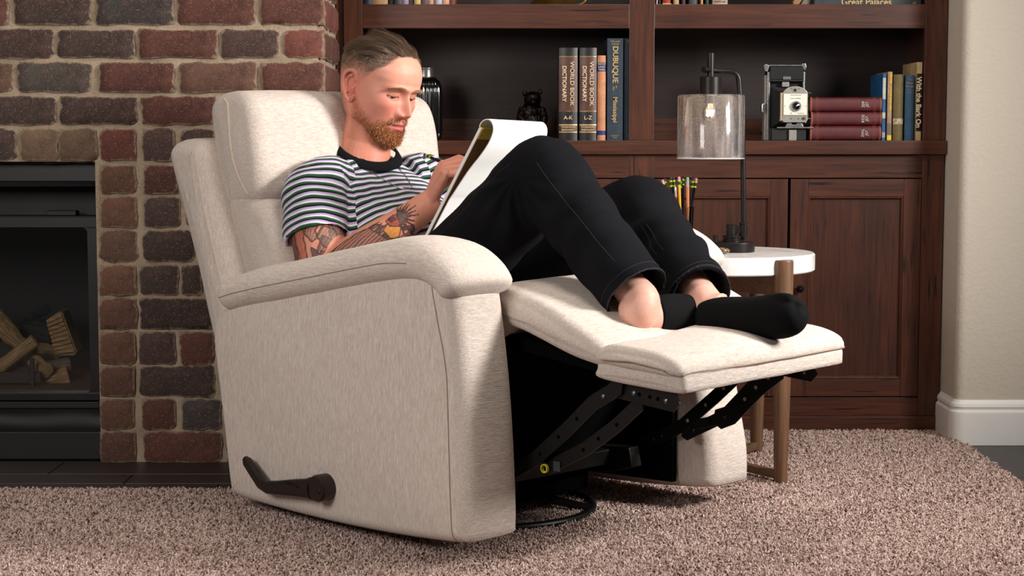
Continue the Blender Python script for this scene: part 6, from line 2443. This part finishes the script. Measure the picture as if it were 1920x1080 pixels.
def flat(me, c):
    P = get_co(me)
    n = fnoise(P, 50, 6)
    return np.clip(np.asarray(c)[None, :] * (1 + .12 * n[:, None] * np.array([0.6, 1, 1])), 0, 1)


SKF = L3((222, 172, 154))
bme = join_body([(head_me, head_col), (armR_me, tat), (armL_me, flat(armL_me, SKARM)), (body_me, flat(body_me, SKF)), (feet_me, flat(feet_me, SKF))])
BODY = put_mesh(bme, 'body', M_skin, MAN)
for m in (head_me, armR_me, armL_me, body_me, feet_me):
    bpy.data.meshes.remove(m)

# ---- eyes
k = NT('eye_white')
k.base((206, 190, 180))
k.rough(0.15)
M_eye = k.m
M_iris = simple('grey_blue_iris', (70, 78, 80), 0.2)
for s in (-1, 1):
    e = ell((.0655, s * .031, EYZ - .001), (.0126, .0126, .0126), seg=18)
    e.v = [tuple(p) for p in xf(HMn, e.v)]
    eo = e.build('eye', M_eye, MAN)
    dirv = Vector((math.cos(.55), s * -0.05, -math.sin(.55))).normalized()
    q = dirv.to_track_quat('Z', 'Y').to_matrix().to_4x4()
    m = HM @ Matrix.Translation((.0655, s * .031, EYZ - .001)) @ q
    MB().lathe([(0.0, .01295), (.003, .0127), (.0058, .0116), (.0062, .0108)], 20, mat=m, cap=False).build('iris', M_iris, eo)
    MB().lathe([(0.0, .0132), (.0022, .0130), (.0026, .0125)], 14, mat=m, cap=False).build('pupil', M_blk2, eo)

# lashes along the lowered upper lid
for s in (-1, 1):
    rt_ = []
    for i in range(25):
        yy = s * (.031 + (-.0155 + .031 * i / 24))
        zz_ = EYZ - .0018 - .0022 * (1 - ((yy - s * .031) / .0155) ** 2)
        phs = np.linspace(0, s * 1.35, 300)
        q = head_pt(phs, np.full(300, zz_ + .0015))
        j = int(np.argmin(np.abs(q[:, 1] - yy)))
        rt_.append((q[j][0] + .0008, yy, zz_))
    ev = xf(HMn, rt_)
    MB().tube([tuple(p) for p in ev], [.0003] + [.0007] * 23 + [.0003], 6).build('eyelashes', simple('dark_lashes', (46, 32, 27), 0.7), MAN)

# ---- hair: strands as thin ribbons rooted on the head
def strands(name, roots, nrms, dirs, lens, widths, mat, segs=4, curve=None, jit=0.0):
    """roots etc. in the head frame; each strand a tapering ribbon"""
    n = len(roots)
    pts = np.zeros((n, segs + 1, 3))
    for i in range(segs + 1):
        t = i / segs
        p = roots + dirs * (lens * t)[:, None]
        if curve is not None:
            p = p + curve * (t * t * lens)[:, None]
        pts[:, i] = p
    tang = pts[:, -1] - pts[:, 0]
    sidev = np.cross(tang, nrms)
    sidev /= np.linalg.norm(sidev, axis=1)[:, None] + 1e-9
    taper = np.array([1.0, 1.0, .9, .7, .25, .2, .15])[:segs + 1] if segs <= 6 else np.linspace(1, .2, segs + 1)
    L = pts - sidev[:, None, :] * (widths[:, None] * taper[None, :])[:, :, None]
    R = pts + sidev[:, None, :] * (widths[:, None] * taper[None, :])[:, :, None]
    V = np.stack([L, R], 2).reshape(-1, 3)
    V = xf(HMn, V)
    base = (np.arange(n) * (segs + 1) * 2)[:, None] + (np.arange(segs) * 2)[None, :]
    F = np.stack([base, base + 1, base + 3, base + 2], -1).reshape(-1, 4)
    me = bpy.data.meshes.new(name)
    me.vertices.add(len(V))
    me.vertices.foreach_set('co', V.astype(np.float32).ravel())
    me.loops.add(F.size)
    me.loops.foreach_set('vertex_index', F.ravel().astype(np.int32))
    me.polygons.add(len(F))
    me.polygons.foreach_set('loop_start', (np.arange(len(F)) * 4).astype(np.int32))
    me.update(calc_edges=True)
    rnd = np.repeat(nrs.rand(n), (segs + 1) * 2).astype(np.float32)
    at_ = me.attributes.new('tone', 'FLOAT', 'POINT')
    at_.data.foreach_set('value', rnd)
    return put_mesh(me, name, mat, MAN)


def hair_mat(name, a, b, c):
    k = NT(name)
    t = k.n('ShaderNodeAttribute', attribute_name='tone')
    k.base(k.ramp(t.outputs['Fac'], [(0.0, a), (0.5, b), (1.0, c)]))
    k.rough(0.42)
    k.b.inputs['Specular IOR Level'].default_value = 0.45
    return k.m


M_hair = hair_mat('brown_hair', (40, 29, 22), (76, 57, 43), (120, 97, 77))
M_beard = hair_mat('ginger_beard_hair', (104, 56, 30), (164, 96, 52), (204, 140, 90))
M_stub = hair_mat('clipped_hair', (84, 62, 48), (124, 98, 80), (156, 130, 110))


def head_normals(phi, z, pts):
    e = 1e-3
    a = head_pt(phi + e, z) - pts
    b = head_pt(phi, z + e * .1) - pts
    n = np.cross(a, b)
    n /= np.linalg.norm(n, axis=1)[:, None] + 1e-12
    c = pts - np.array([-.01, 0, 0.0])
    sgn = np.sign(np.sum(n * c, 1))
    return n * sgn[:, None]


def scatter(n, maskf, zlo, zhi):
    z = nrs.uniform(zlo, zhi, n)
    phi = nrs.uniform(-math.pi, math.pi, n)
    p = head_pt(phi, z)
    m = maskf(p[:, 0], p[:, 1], p[:, 2])
    keep = nrs.rand(n) < m
    phi, z, p = phi[keep], z[keep], p[keep]
    return p, head_normals(phi, z, p)


# beard
p, n = scatter(52000, beard_mask, -.1235, -.005)
dn = np.array([0.25, 0, -1.0])
d = n * 0.45 + dn * 0.8 + nrs.normal(0, .28, n.shape)
d -= n * np.minimum(0, np.sum(d * n, 1) - .25)[:, None]
d /= np.linalg.norm(d, axis=1)[:, None]
side = smooth(.035, .075, p[:, 0]) * smooth(-.055, -.09, p[:, 2])
ln = .0022 + .0052 * side + .0018 * smooth(-.05, -.10, p[:, 2])
ln = ln * nrs.uniform(.6, 1.25, len(p))
tash = (p[:, 2] > -.066) & (np.abs(p[:, 1]) < .03) & (p[:, 0] > .06)
d[tash] = d[tash] * .3 + np.stack([np.full(tash.sum(), .25), np.sign(p[tash, 1]) * .55, np.full(tash.sum(), -.55)], 1)
d /= np.linalg.norm(d, axis=1)[:, None]
ln[tash] = .0065 * nrs.uniform(.6, 1.1, tash.sum())
strands('beard', p - n * .0006, n, d, ln, np.full(len(p), .00027), M_beard, 3, curve=nrs.normal(0, .25, n.shape))

# clipped sides
p, n = scatter(60000, lambda x, y, z: crop_mask(x, y, z) * (.12 + .88 * smooth(.0, .065, z)), -.085, .085)
d = n * .45 + np.array([-.45, 0, -.55]) + nrs.normal(0, .15, n.shape)
d -= n * np.minimum(0, np.sum(d * n, 1) - .18)[:, None]
d /= np.linalg.norm(d, axis=1)[:, None]
ln = (.0016 + .0075 * smooth(.015, .075, p[:, 2])) * nrs.uniform(.7, 1.2, len(p))
strands('clipped_hair', p - n * .0004, n, d, ln, np.full(len(p), .00022), M_stub, 2)


# longer hair on top, swept back from the forehead
def top_mask(x, y, z):
    edge = .060 + .018 * smooth(-.02, -.08, x)
    line = np.interp(np.abs(y), [0, .02, .04, .055], [.074, .073, .060, .045])
    return smooth(edge - .006, edge + .006, z) * smooth(line + .003, line - .003, x)


p, n = scatter(42000, top_mask, .05, .1215)
fwd = smooth(.0, .07, p[:, 0])
d = np.stack([-.95 * np.ones(len(p)), -.16 + .35 * (p[:, 1] / .05), .0 * fwd], 1) + nrs.normal(0, .10, n.shape)
d = d - n * np.sum(d * n, 1)[:, None]
d /= np.linalg.norm(d, axis=1)[:, None]
up_a = .26 + .34 * fwd
d = d + n * up_a[:, None]
d /= np.linalg.norm(d, axis=1)[:, None]
ln = (.038 + .018 * fwd) * nrs.uniform(.75, 1.15, len(p)) * (.55 + .45 * smooth(.06, .09, p[:, 2]))
cv = -n * (.30 + .30 * fwd + .75 * smooth(-.02, -.07, p[:, 0]))[:, None] + np.stack([-.25 * np.ones(len(p)), -.06 * np.ones(len(p)), np.zeros(len(p))], 1)
# locks: strands of one lock share a lean
lock = np.array([noise.noise_vector(Vector(q) * 70) for q in p])
strands('hair', p - n * .0008, n, d + lock * .13, ln, np.full(len(p), .00034), M_hair, 5, curve=cv + lock * .14)

# eyebrows
rt, nn_, dd = [], [], []
for s in (-1, 1):
    for i in range(300):
        t = nrs.rand()
        yy = s * (.0125 + .037 * t)
        zz_ = .0105 + .0055 * math.sin(t * 2.6) - .003 * t + nrs.normal(0, .0026 * (1 - .5 * t))
        # find the front point with this y
        phs = np.linspace(0, s * 1.35, 160)
        q = head_pt(phs, np.full(160, zz_))
        j = int(np.argmin(np.abs(q[:, 1] - yy)))
        rt.append(q[j])
        nn_.append((1, s * t * .5, .1))
        dd.append((.18, s * (.7 + .3 * t), .35 - .6 * t))
rt, nn_, dd = np.array(rt), np.array(nn_, float), np.array(dd)
dd /= np.linalg.norm(dd, axis=1)[:, None]
nn_ /= np.linalg.norm(nn_, axis=1)[:, None]
strands('eyebrows', rt + nn_ * .0004, nn_, dd, nrs.uniform(.005, .009, len(rt)), np.full(len(rt), .00028), hair_mat('eyebrow_hair', (120, 84, 60), (150, 108, 78), (176, 132, 98)), 3)

# ------------------------------------------------------------------ clothes
def shirt_mat():
    k = NT('striped_jersey')
    A = {n: k.n('ShaderNodeAttribute', attribute_name=n).outputs['Fac'] for n in ('trunk_stripe', 'right_stripe', 'left_stripe', 'right_hole', 'left_hole')}

    def pick(mask, a, b):
        g = k.math('GREATER_THAN', mask, 0.0)
        return k.math('ADD', k.math('MULTIPLY', g, b), k.math('MULTIPLY', k.math('SUBTRACT', 1.0, g), a))
    f = k.math('FRACT', pick(A['left_hole'], pick(A['right_hole'], A['trunk_stripe'], A['right_stripe']), A['left_stripe']))
    c = k.ramp(f, [(0.0, (178, 160, 200)), (0.25, (222, 216, 228)), (0.48, (42, 86, 54)), (0.75, (14, 14, 16)), (0.995, (178, 160, 200))], 'CONSTANT')
    v = k.coords()
    c = k.mix(0.10, c, k.ramp(k.noise(v, 700, 2), [(0.3, (0, 0, 0, 1)), (0.7, (1, 1, 1, 1))]), 'OVERLAY')
    k.base(c)
    k.rough(0.85)
    k.b.inputs['Specular IOR Level'].default_value = 0.15
    k.b.inputs['Sheen Weight'].default_value = 0.15
    k.bump(k.noise(k.coords((1, 1, 1)), 1100, 2), 0.2, 0.0006)
    return k.m


def denim():
    k = NT('black_denim')
    v = k.coords((700, 700, 700))
    n = k.noise(v, 1.0, 3, 0.6)
    c = k.ramp(n, [(0.35, (10, 10, 12)), (0.62, (21, 21, 25)), (0.8, (38, 38, 43))])
    k.base(k.mix(k.ramp(k.noise(k.coords(), 9, 4), [(0.4, (0, 0, 0, 1)), (0.75, (0.5, 0.5, 0.5, 1))]), c, (24, 24, 28)))
    k.rough(0.85)
    k.b.inputs['Specular IOR Level'].default_value = 0.08
    k.bump(n, 0.35, 0.0012)
    return k.m


M_shirt, M_denim = shirt_mat(), denim()
M_rib = simple('black_rib_knit', (15, 15, 18), 0.9, 0, 0.15, var=0.25, scale=500)
M_sock = simple('black_sock_knit', (13, 13, 14), 0.92, 0, 0.12, var=0.3, scale=350, bump=0.3)
M_stitch = simple('worn_grey_stitching', (40, 40, 45), 0.9)

# ---- t-shirt: trunk and sleeves as one jersey surface
sh = MB()
erings(sh, [((-.120, 0, .470), .158, .108)] + [(c, a + .004 + .010 * (0.45 < c[2] < .72), b + .008 + .008 * (c[2] < .70)) for c, a, b in TORSO[1:]] + [((-.441, 0, .806), .074, .052)], 56)


def sleeve(S, E, sgn):
    d = (E - S).normalized()
    root = Vector((S.x + .004, S.y - sgn * .075, S.z + .006))
    pts = [root, S.lerp(root, .45) + Vector((0, 0, .006)), S + d * .02 + Vector((0, sgn * .004, .0)), S + d * .06, S + d * .10, S + d * .140]
    rad = [.058, .070, .0745, .0775, .0785, .0790]
    P = catmull([tuple(p) + (r,) for p, r in zip(pts, rad)], 6)
    mouth = [tuple(pts[-1] - d * q) + (r,) for q, r in ((.0005, .0735), (.03, .0715), (.05, .068))]
    P = np.vstack([P, mouth])
    # orient the rings by hand so that the tube can turn back into itself
    rings = []
    core = P[:len(P) - 3]
    up = Vector((1, 0, 0))
    for i, p in enumerate(P):
        if i < len(core):
            t = Vector(core[min(i + 1, len(core) - 1)][:3]) - Vector(core[max(i - 1, 0)][:3])
            t.normalize()
        u = (up - t * up.dot(t)).normalized()
        w = t.cross(u)
        rings.append([Vector(p[:3]) + u * math.cos(q) * p[3] + w * math.sin(q) * p[3] * .96 for q in [2 * math.pi * j / 40 for j in range(40)]])
    sh.loft(rings)


sleeve(ESH, EEL, -1)
sleeve(LSH, LEL, 1)
sh_me = remesh(sh, 0.0030, 5, 0.5, 'shirt')
V, N = get_co(sh_me), get_no(sh_me)
axis = np.array([-.68, 0, .733])
axis /= np.linalg.norm(axis)
sT = V @ axis
# soft folds: drag lines from the shoulders, slack rolls at the belly
st_ = np.stack([V[:, 0] * 7, V[:, 1] * 17, V[:, 2] * 7], 1)
f1 = fnoise(st_, 1.0, 3)
f2 = fnoise(np.stack([sT * 26, V[:, 1] * 6, V[:, 0] * 5], 1), 1.0, 5)
low = smooth(.78, .60, V[:, 2])
tA, aA, rA = arm_uv(V, ESH, EEL)
tB, aB, rB = arm_uv(V, LSH, LEL)
is_sl_v = (rA < .10) & (tA > -.03) & (V[:, 1] < -.150)
drag = fnoise(np.stack([(V[:, 1] * .8 + V[:, 0] * .5) * 30, sT * 5, V[:, 1] * 3], 1), 1.0, 9) * gauss(V[:, 1] + .12, .07) * gauss(V[:, 2] - .72, .10)
disp = .0050 * f1 + .0065 * f2 * low + .0105 * drag + .0035 * is_sl_v * fnoise(np.stack([V[:, 0] * 12, V[:, 1] * 12, tA * 22], 1), 1.0, 12)
set_co(sh_me, V + N * disp[:, None])
# stripe coordinates: along the trunk and along each sleeve; the armhole line switches between them


def armhole(C, S, E, sgn):
    t1, _, r1 = arm_uv(C, S, E)
    edge = .126 + .10 * np.clip(.80 - C[:, 2], 0, .2)
    return np.minimum(np.minimum(sgn * C[:, 1] - edge, .098 - r1), t1 + .10)


PER = 0.0192
warp = .0045 * fnoise(V, 11, 2) + .0025 * fnoise(V, 30, 7) + disp * .5
for nm, arr in (('trunk_stripe', 300 - (sT + .035 * np.abs(V[:, 1]) + warp) / PER), ('right_stripe', 300 + (tA + warp * .8 + .006 * np.cos(aA)) / PER),
                ('left_stripe', 300 + (tB + warp * .8) / PER), ('right_hole', armhole(V, ESH, EEL, -1)), ('left_hole', armhole(V, LSH, LEL, 1))):
    sh_me.attributes.new(nm, 'FLOAT', 'POINT').data.foreach_set('value', arr.astype(np.float32))
SHIRT = put_mesh(sh_me, 'tshirt', M_shirt, MAN)
SHIRT['label'] = 't-shirt with lavender, white, green and black stripes'
sbv = BVHTree.FromPolygons([tuple(p) for p in get_co(sh_me)], [p.vertices[:] for p in sh_me.polygons])

# collar: black ribbed band standing round the neck
rings = []
for i in range(49):
    a = 2 * math.pi * i / 48
    ca, sa = math.cos(a), math.sin(a)
    c = Vector((-.428 + .077 * ca, .002 + .077 * sa, .824 - .0365 * ca + .010 * sa))
    o = Vector((ca, sa, -.1)).normalized()
    u = (Vector((-.30, 0, .95)) - o * .45).normalized()
    rings.append([c + o * (.0045 * math.cos(q)) + u * (.0140 * math.sin(q)) for q in [2 * math.pi * j / 16 for j in range(16)]])
MB().loft(rings[:-1] + [rings[0]], cap=False).build('collar', M_rib, SHIRT, angle=80)
# armhole seams are left to the change of stripe; hem bands of the sleeves
dn_ = (EEL - ESH).normalized()

# ---- necklace lying on the shirt
nk_pts = NECK_PTS = [(-.445, -.066, .838), (-.384, -.05, .779), (-.329, -.03, .745), (-.295, -.01, .72), (-.291, .02, .732), (-.311, .04, .763), (-.38, .064, .805)]
P = catmull(nk_pts, 14)
q = []
for p in P:
    loc, nrm, i_, d_ = sbv.find_nearest(Vector(p))
    q.append(loc + nrm * .0016)
MB().tube(q, .0011, 6).build('necklace', simple('silver_chain', (176, 170, 164), 0.3, 0.9), MAN)['label'] = 'thin silver chain necklace'

# ---- jeans
jn = MB()
erings(jn, [((-.150, 0, .505), .158, .108), ((-.110, 0, .478), .166, .115), ((-.060, 0, .468), .172, .110), ((-.02, 0, .470), .168, .095), ((.02, 0, .485), .13, .07)], 48)


def trouser(H_, K_, A_, rads, hem_f):
    """one leg, open at the hem with a turned-in inner face"""
    pts = [H_, H_.lerp(K_, .35), H_.lerp(K_, .75), K_, K_.lerp(A_, .22), K_.lerp(A_, .55), K_.lerp(A_, hem_f - .07), K_.lerp(A_, hem_f)]
    P = catmull([tuple(p) + (r,) for p, r in zip(pts, rads)], 6)
    d = (A_ - K_).normalized()
    hr_ = rads[-1]
    core = [tuple(p) for p in P]
    ext = [tuple(Vector(core[-1][:3]) - d * q) + (r,) for q, r in ((.0006, hr_ - .0075), (.05, hr_ - .010), (.10, hr_ - .012))]
    rings = []
    up = Vector((0, -1, 0))
    t = None
    for i, p in enumerate(core + ext):
        if i < len(core):
            t = (Vector(core[min(i + 1, len(core) - 1)][:3]) - Vector(core[max(i - 1, 0)][:3])).normalized()
        u = (up - t * up.dot(t)).normalized()
        w = t.cross(u)
        rings.append([Vector(p[:3]) + u * math.cos(q) * p[3] + w * math.sin(q) * p[3] for q in [2 * math.pi * j / 44 for j in range(44)]])
    jn.loft(rings)


trouser(RH, RK + Vector((.004, 0, .002)), RA + Vector((.0, 0, .004)), [.100, .094, .086, .083, .079, .074, .069, .070], .97)
trouser(LH, LK + Vector((.004, 0, .002)), LA + Vector((.0, 0, .004)), [.100, .094, .086, .083, .079, .073, .067, .068], .93)
j_me = remesh(jn, 0.0036, 4, 0.5, 'jeans')
V, N = get_co(j_me), get_no(j_me)
dsp = .0040 * fnoise(V, 9, 21)
for K_, H_, A_ in ((RK, RH, RA), (LK, LH, LA)):
    Kn = np.array(K_)
    r = np.linalg.norm(V - Kn, axis=1)
    back = smooth(-.02, .08, (V - Kn) @ np.array([-.1, 0, -1.0]))
    # creases fanning out behind the knee, gentle rolls along the shin
    ang = np.arctan2((V - Kn)[:, 2], (V - Kn)[:, 0])
    dsp += .0060 * gauss(r - .10, .075) * back * np.sin(ang * 15 + 3 * fnoise(V, 8, 4))
    A = np.array(A_)
    t = ((V - Kn) @ ((A - Kn) / np.linalg.norm(A - Kn)))
    dsp += .0030 * smooth(.05, .15, t) * gauss(r - .2, .2) * np.sin(t * 60 + 5 * fnoise(V, 7, 8))
dsp += .0030 * fnoise(np.stack([V[:, 0] * 22, V[:, 1] * 8, V[:, 2] * 22], 1), 1.0, 14)
set_co(j_me, V + N * dsp[:, None])
JEANS = put_mesh(j_me, 'jeans', M_denim, MAN)
JEANS['label'] = 'faded black denim jeans'
jbv = BVHTree.FromPolygons([tuple(p) for p in get_co(j_me)], [p.vertices[:] for p in j_me.polygons])


def stitch(pts, r=.0006, off=.0001, closed=False, nm='stitching', mat=None):
    q = []
    for p in catmull(pts, 10, closed):
        loc, nrm, i_, d_ = jbv.find_nearest(Vector(p))
        q.append(loc + nrm * off)
    for _ in range(14 if not closed else 0):      # even out the thread, keep it on the cloth
        q = [q[0]] + [(q[i - 1] + q[i] * 2 + q[i + 1]) / 4 for i in range(1, len(q) - 1)] + [q[-1]]
        q2 = []
        for p in q:
            loc, nrm, i_, d_ = jbv.find_nearest(p)
            q2.append(loc + nrm * off)
        q = q2
    if closed:
        q.append(q[0])
    MB().tube(q, r, 5).build(nm, mat or M_stitch, JEANS)


SEAM_R = [(.313, -.17, .803), (.348, -.17, .766), (.423, -.17, .70), (.495, -.17, .636), (.563, -.17, .577), (.584, -.17, .553)]
SEAM_L = [(.39, .06, .674), (.43, .06, .632), (.475, .06, .585), (.515, .06, .548), (.53, .06, .533)]
SEAM_T = [(.03, -.18, .65), (.10, -.18, .70), (.16, -.18, .75), (.21, -.18, .785), (.24, -.18, .80)]
stitch(SEAM_R)
stitch(SEAM_L)
stitch([(a + .012, b, c + .008) for a, b, c in SEAM_L])
stitch(SEAM_T)
for K_, A_, hf, rr in ((RK, RA + Vector((0, 0, .004)), .97, .070), (LK, LA + Vector((0, 0, .004)), .93, .068)):
    d = (A_ - K_).normalized()
    c = K_.lerp(A_, hf) - d * .022
    u = Vector((0, 1, 0))
    u = (u - d * u.dot(d)).normalized()
    w = d.cross(u)
    stitch([c + u * math.cos(a) * (rr + .008) + w * math.sin(a) * (rr + .008) for a in [2 * math.pi * i / 14 for i in range(14)]], closed=True)
    c2 = K_.lerp(A_, hf) - d * .003
    stitch([c2 + u * math.cos(a) * (rr + .008) + w * math.sin(a) * (rr + .008) for a in [2 * math.pi * i / 14 for i in range(14)]], r=.0013, closed=True, nm='worn_hem')

# ---- socks
def foot_rings(pts, segs=30):
    """(centre, half height, half width, axis handled automatically)"""
    rings = []
    for i, (c, hh, hw) in enumerate(pts):
        a = Vector(pts[max(i - 1, 0)][0])
        b = Vector(pts[min(i + 1, len(pts) - 1)][0])
        t = (b - a).normalized()
        up = Vector((0, 0, 1))
        u = (up - t * up.dot(t)).normalized()
        w = t.cross(u)
        rings.append([Vector(c) + u * math.sin(q) * hh + w * math.cos(q) * hw for q in [2 * math.pi * j / segs for j in range(segs)]])
    return rings


def fit(pts, per=5):
    A = catmull([tuple(c) + (h, w) for c, h, w in pts], per)
    return [((p[0], p[1], p[2]), max(.003, p[3]), max(.003, p[4])) for p in A]


s_ = MB()
s_.loft(foot_rings(fit([((.594, .004, .487), .018, .020), ((.606, .010, .489), .034, .034), ((.634, .018, .494), .040, .038), ((.672, .026, .497), .0410, .038), ((.715, .034, .500), .0405, .040),
                        ((.755, .044, .503), .0455, .043), ((.785, .051, .508), .0440, .041), ((.806, .056, .515), .0340, .034), ((.818, .058, .520), .014, .018)])))
for i, (x, y, z, r) in enumerate(((.800, .036, .540, .0125), (.812, .047, .529, .0105), (.811, .057, .515, .0100), (.803, .066, .501, .0100), (.790, .070, .487, .0100))):
    s_.tube([(x - .045, y - .004, z - .006 * (i == 0)), (x - .02, y, z), (x, y, z), (x + .007, y, z)], [r, r, r * .95, r * .5], 14)
m_ = remesh(s_, 0.0026, 5, 0.5, 'sock')
put_mesh(m_, 'sock', M_sock, MAN)
s_ = MB()
s_.loft(foot_rings(fit([((.556, -.090, .500), .0405, .038), ((.560, -.060, .499), .0420, .040), ((.564, -.01, .499), .0405, .040), ((.568, .04, .497), .034, .040), ((.571, .085, .494), .024, .034), ((.572, .110, .492), .010, .018)])))
m_ = remesh(s_, 0.0026, 4, 0.5, 'sock')
put_mesh(m_, 'sock', M_sock, MAN)

# ------------------------------------------------------------------ sketch pad leaning on the raised knee
B0 = Vector((-.102, -.102, .626))
PU = Vector((.144, .037, .249)).normalized()
PW = Vector((-.21, .978, -.01))
PW = (PW - PU * PW.dot(PU)).normalized()
PN = PU.cross(PW)
if PN.x < 0:
    PN = -PN
PAD = empty('sketch_pad', (0, 0, 0), label='white drawing pad with sheets folded over its top, held on the man\'s thigh', cat='sketch pad')
PAD.matrix_world = (Matrix.Translation(CH_LOC) @ Matrix.Rotation(CH_RZ, 4, 'Z') @ Matrix.Translation(B0)
                    @ Matrix((tuple(PW) + (0,), tuple(PU) + (0,), tuple(PN) + (0,), (0, 0, 0, 1))).transposed())
# local: x across (near edge 0), y up, z away from the man
M_paper = simple('drawing_paper', (240, 238, 236), 0.8, 0, 0.2, var=0.012)
M_card = simple('brown_card', (126, 84, 44), 0.85, var=0.12)
M_bind = simple('yellow_binding', (214, 184, 60), 0.6)
WP, HP = .229, .290
MB().box((0, 0, -.0075), (WP, HP, 0.0), 0.0006).build('paper_block', M_paper, PAD, angle=25)
MB().box((0, 0, 0.0003), (WP, HP - .002, .0022), 0.0003).build('card_back', M_card, PAD, smooth=False)
MB().box((0, HP - .026, .0023), (WP, HP + .0005, .0032)).box((0, HP - .0005, -.0070), (WP, HP + .0006, .0032)).build('binding_strip', M_bind, PAD, smooth=False)
prof = catmull([(HP - .0005, -.0078), (HP + .010, -.0078), (HP + .021, -.001), (HP + .024, .010), (HP + .017, .022), (HP + .003, .0285), (HP - .022, .0300), (HP - .055, .0255), (HP - .10, .0160), (HP - .16, .0085), (.10, .0055), (.004, .0045)], 8)
th = .0022
o_ = np.array(prof)
t_ = np.gradient(o_, axis=0)
t_ /= np.linalg.norm(t_, axis=1)[:, None]
n_ = np.stack([-t_[:, 1], t_[:, 0]], 1)
i_ = o_ + n_ * th * (1 if (o_ + n_ * .001)[20, 1] < o_[20, 1] else -1)
rings = []
for xx in (0.0015, .0016, WP - .0016, WP - .0015):
    rings.append([(xx, a, b) for a, b in np.vstack([o_, i_[::-1]])])
MB().loft(rings, cap=False).build('folded_sheets', M_paper, PAD, angle=60)
# near edge of the folded stack, closed strip
m = len(o_)
vs = [(0.0015, a, b) for a, b in o_] + [(0.0015, a, b) for a, b in i_]
MB().add(vs, [(j, j + 1, m + j + 1, m + j) for j in range(m - 1)]).build('sheet_edges', M_paper, PAD, angle=60)
MB().box((.0, .062, .0066), (WP, .0632, .0070)).build('printed_rule', simple('pale_grey_print', (150, 148, 146), 0.8), PAD, smooth=False)

# pencil in the right hand
CM_ = Matrix.Translation(CH_LOC) @ Matrix.Rotation(CH_RZ, 4, 'Z')
pb = CM_ @ Vector((-.044, -.022, .772))
pt_ = CM_ @ Vector((-.200, -.018, .8155))
pencil(pb, pt_, 'black', 'black', 'black pencil with green and yellow band in the man\'s drawing hand', group=None)
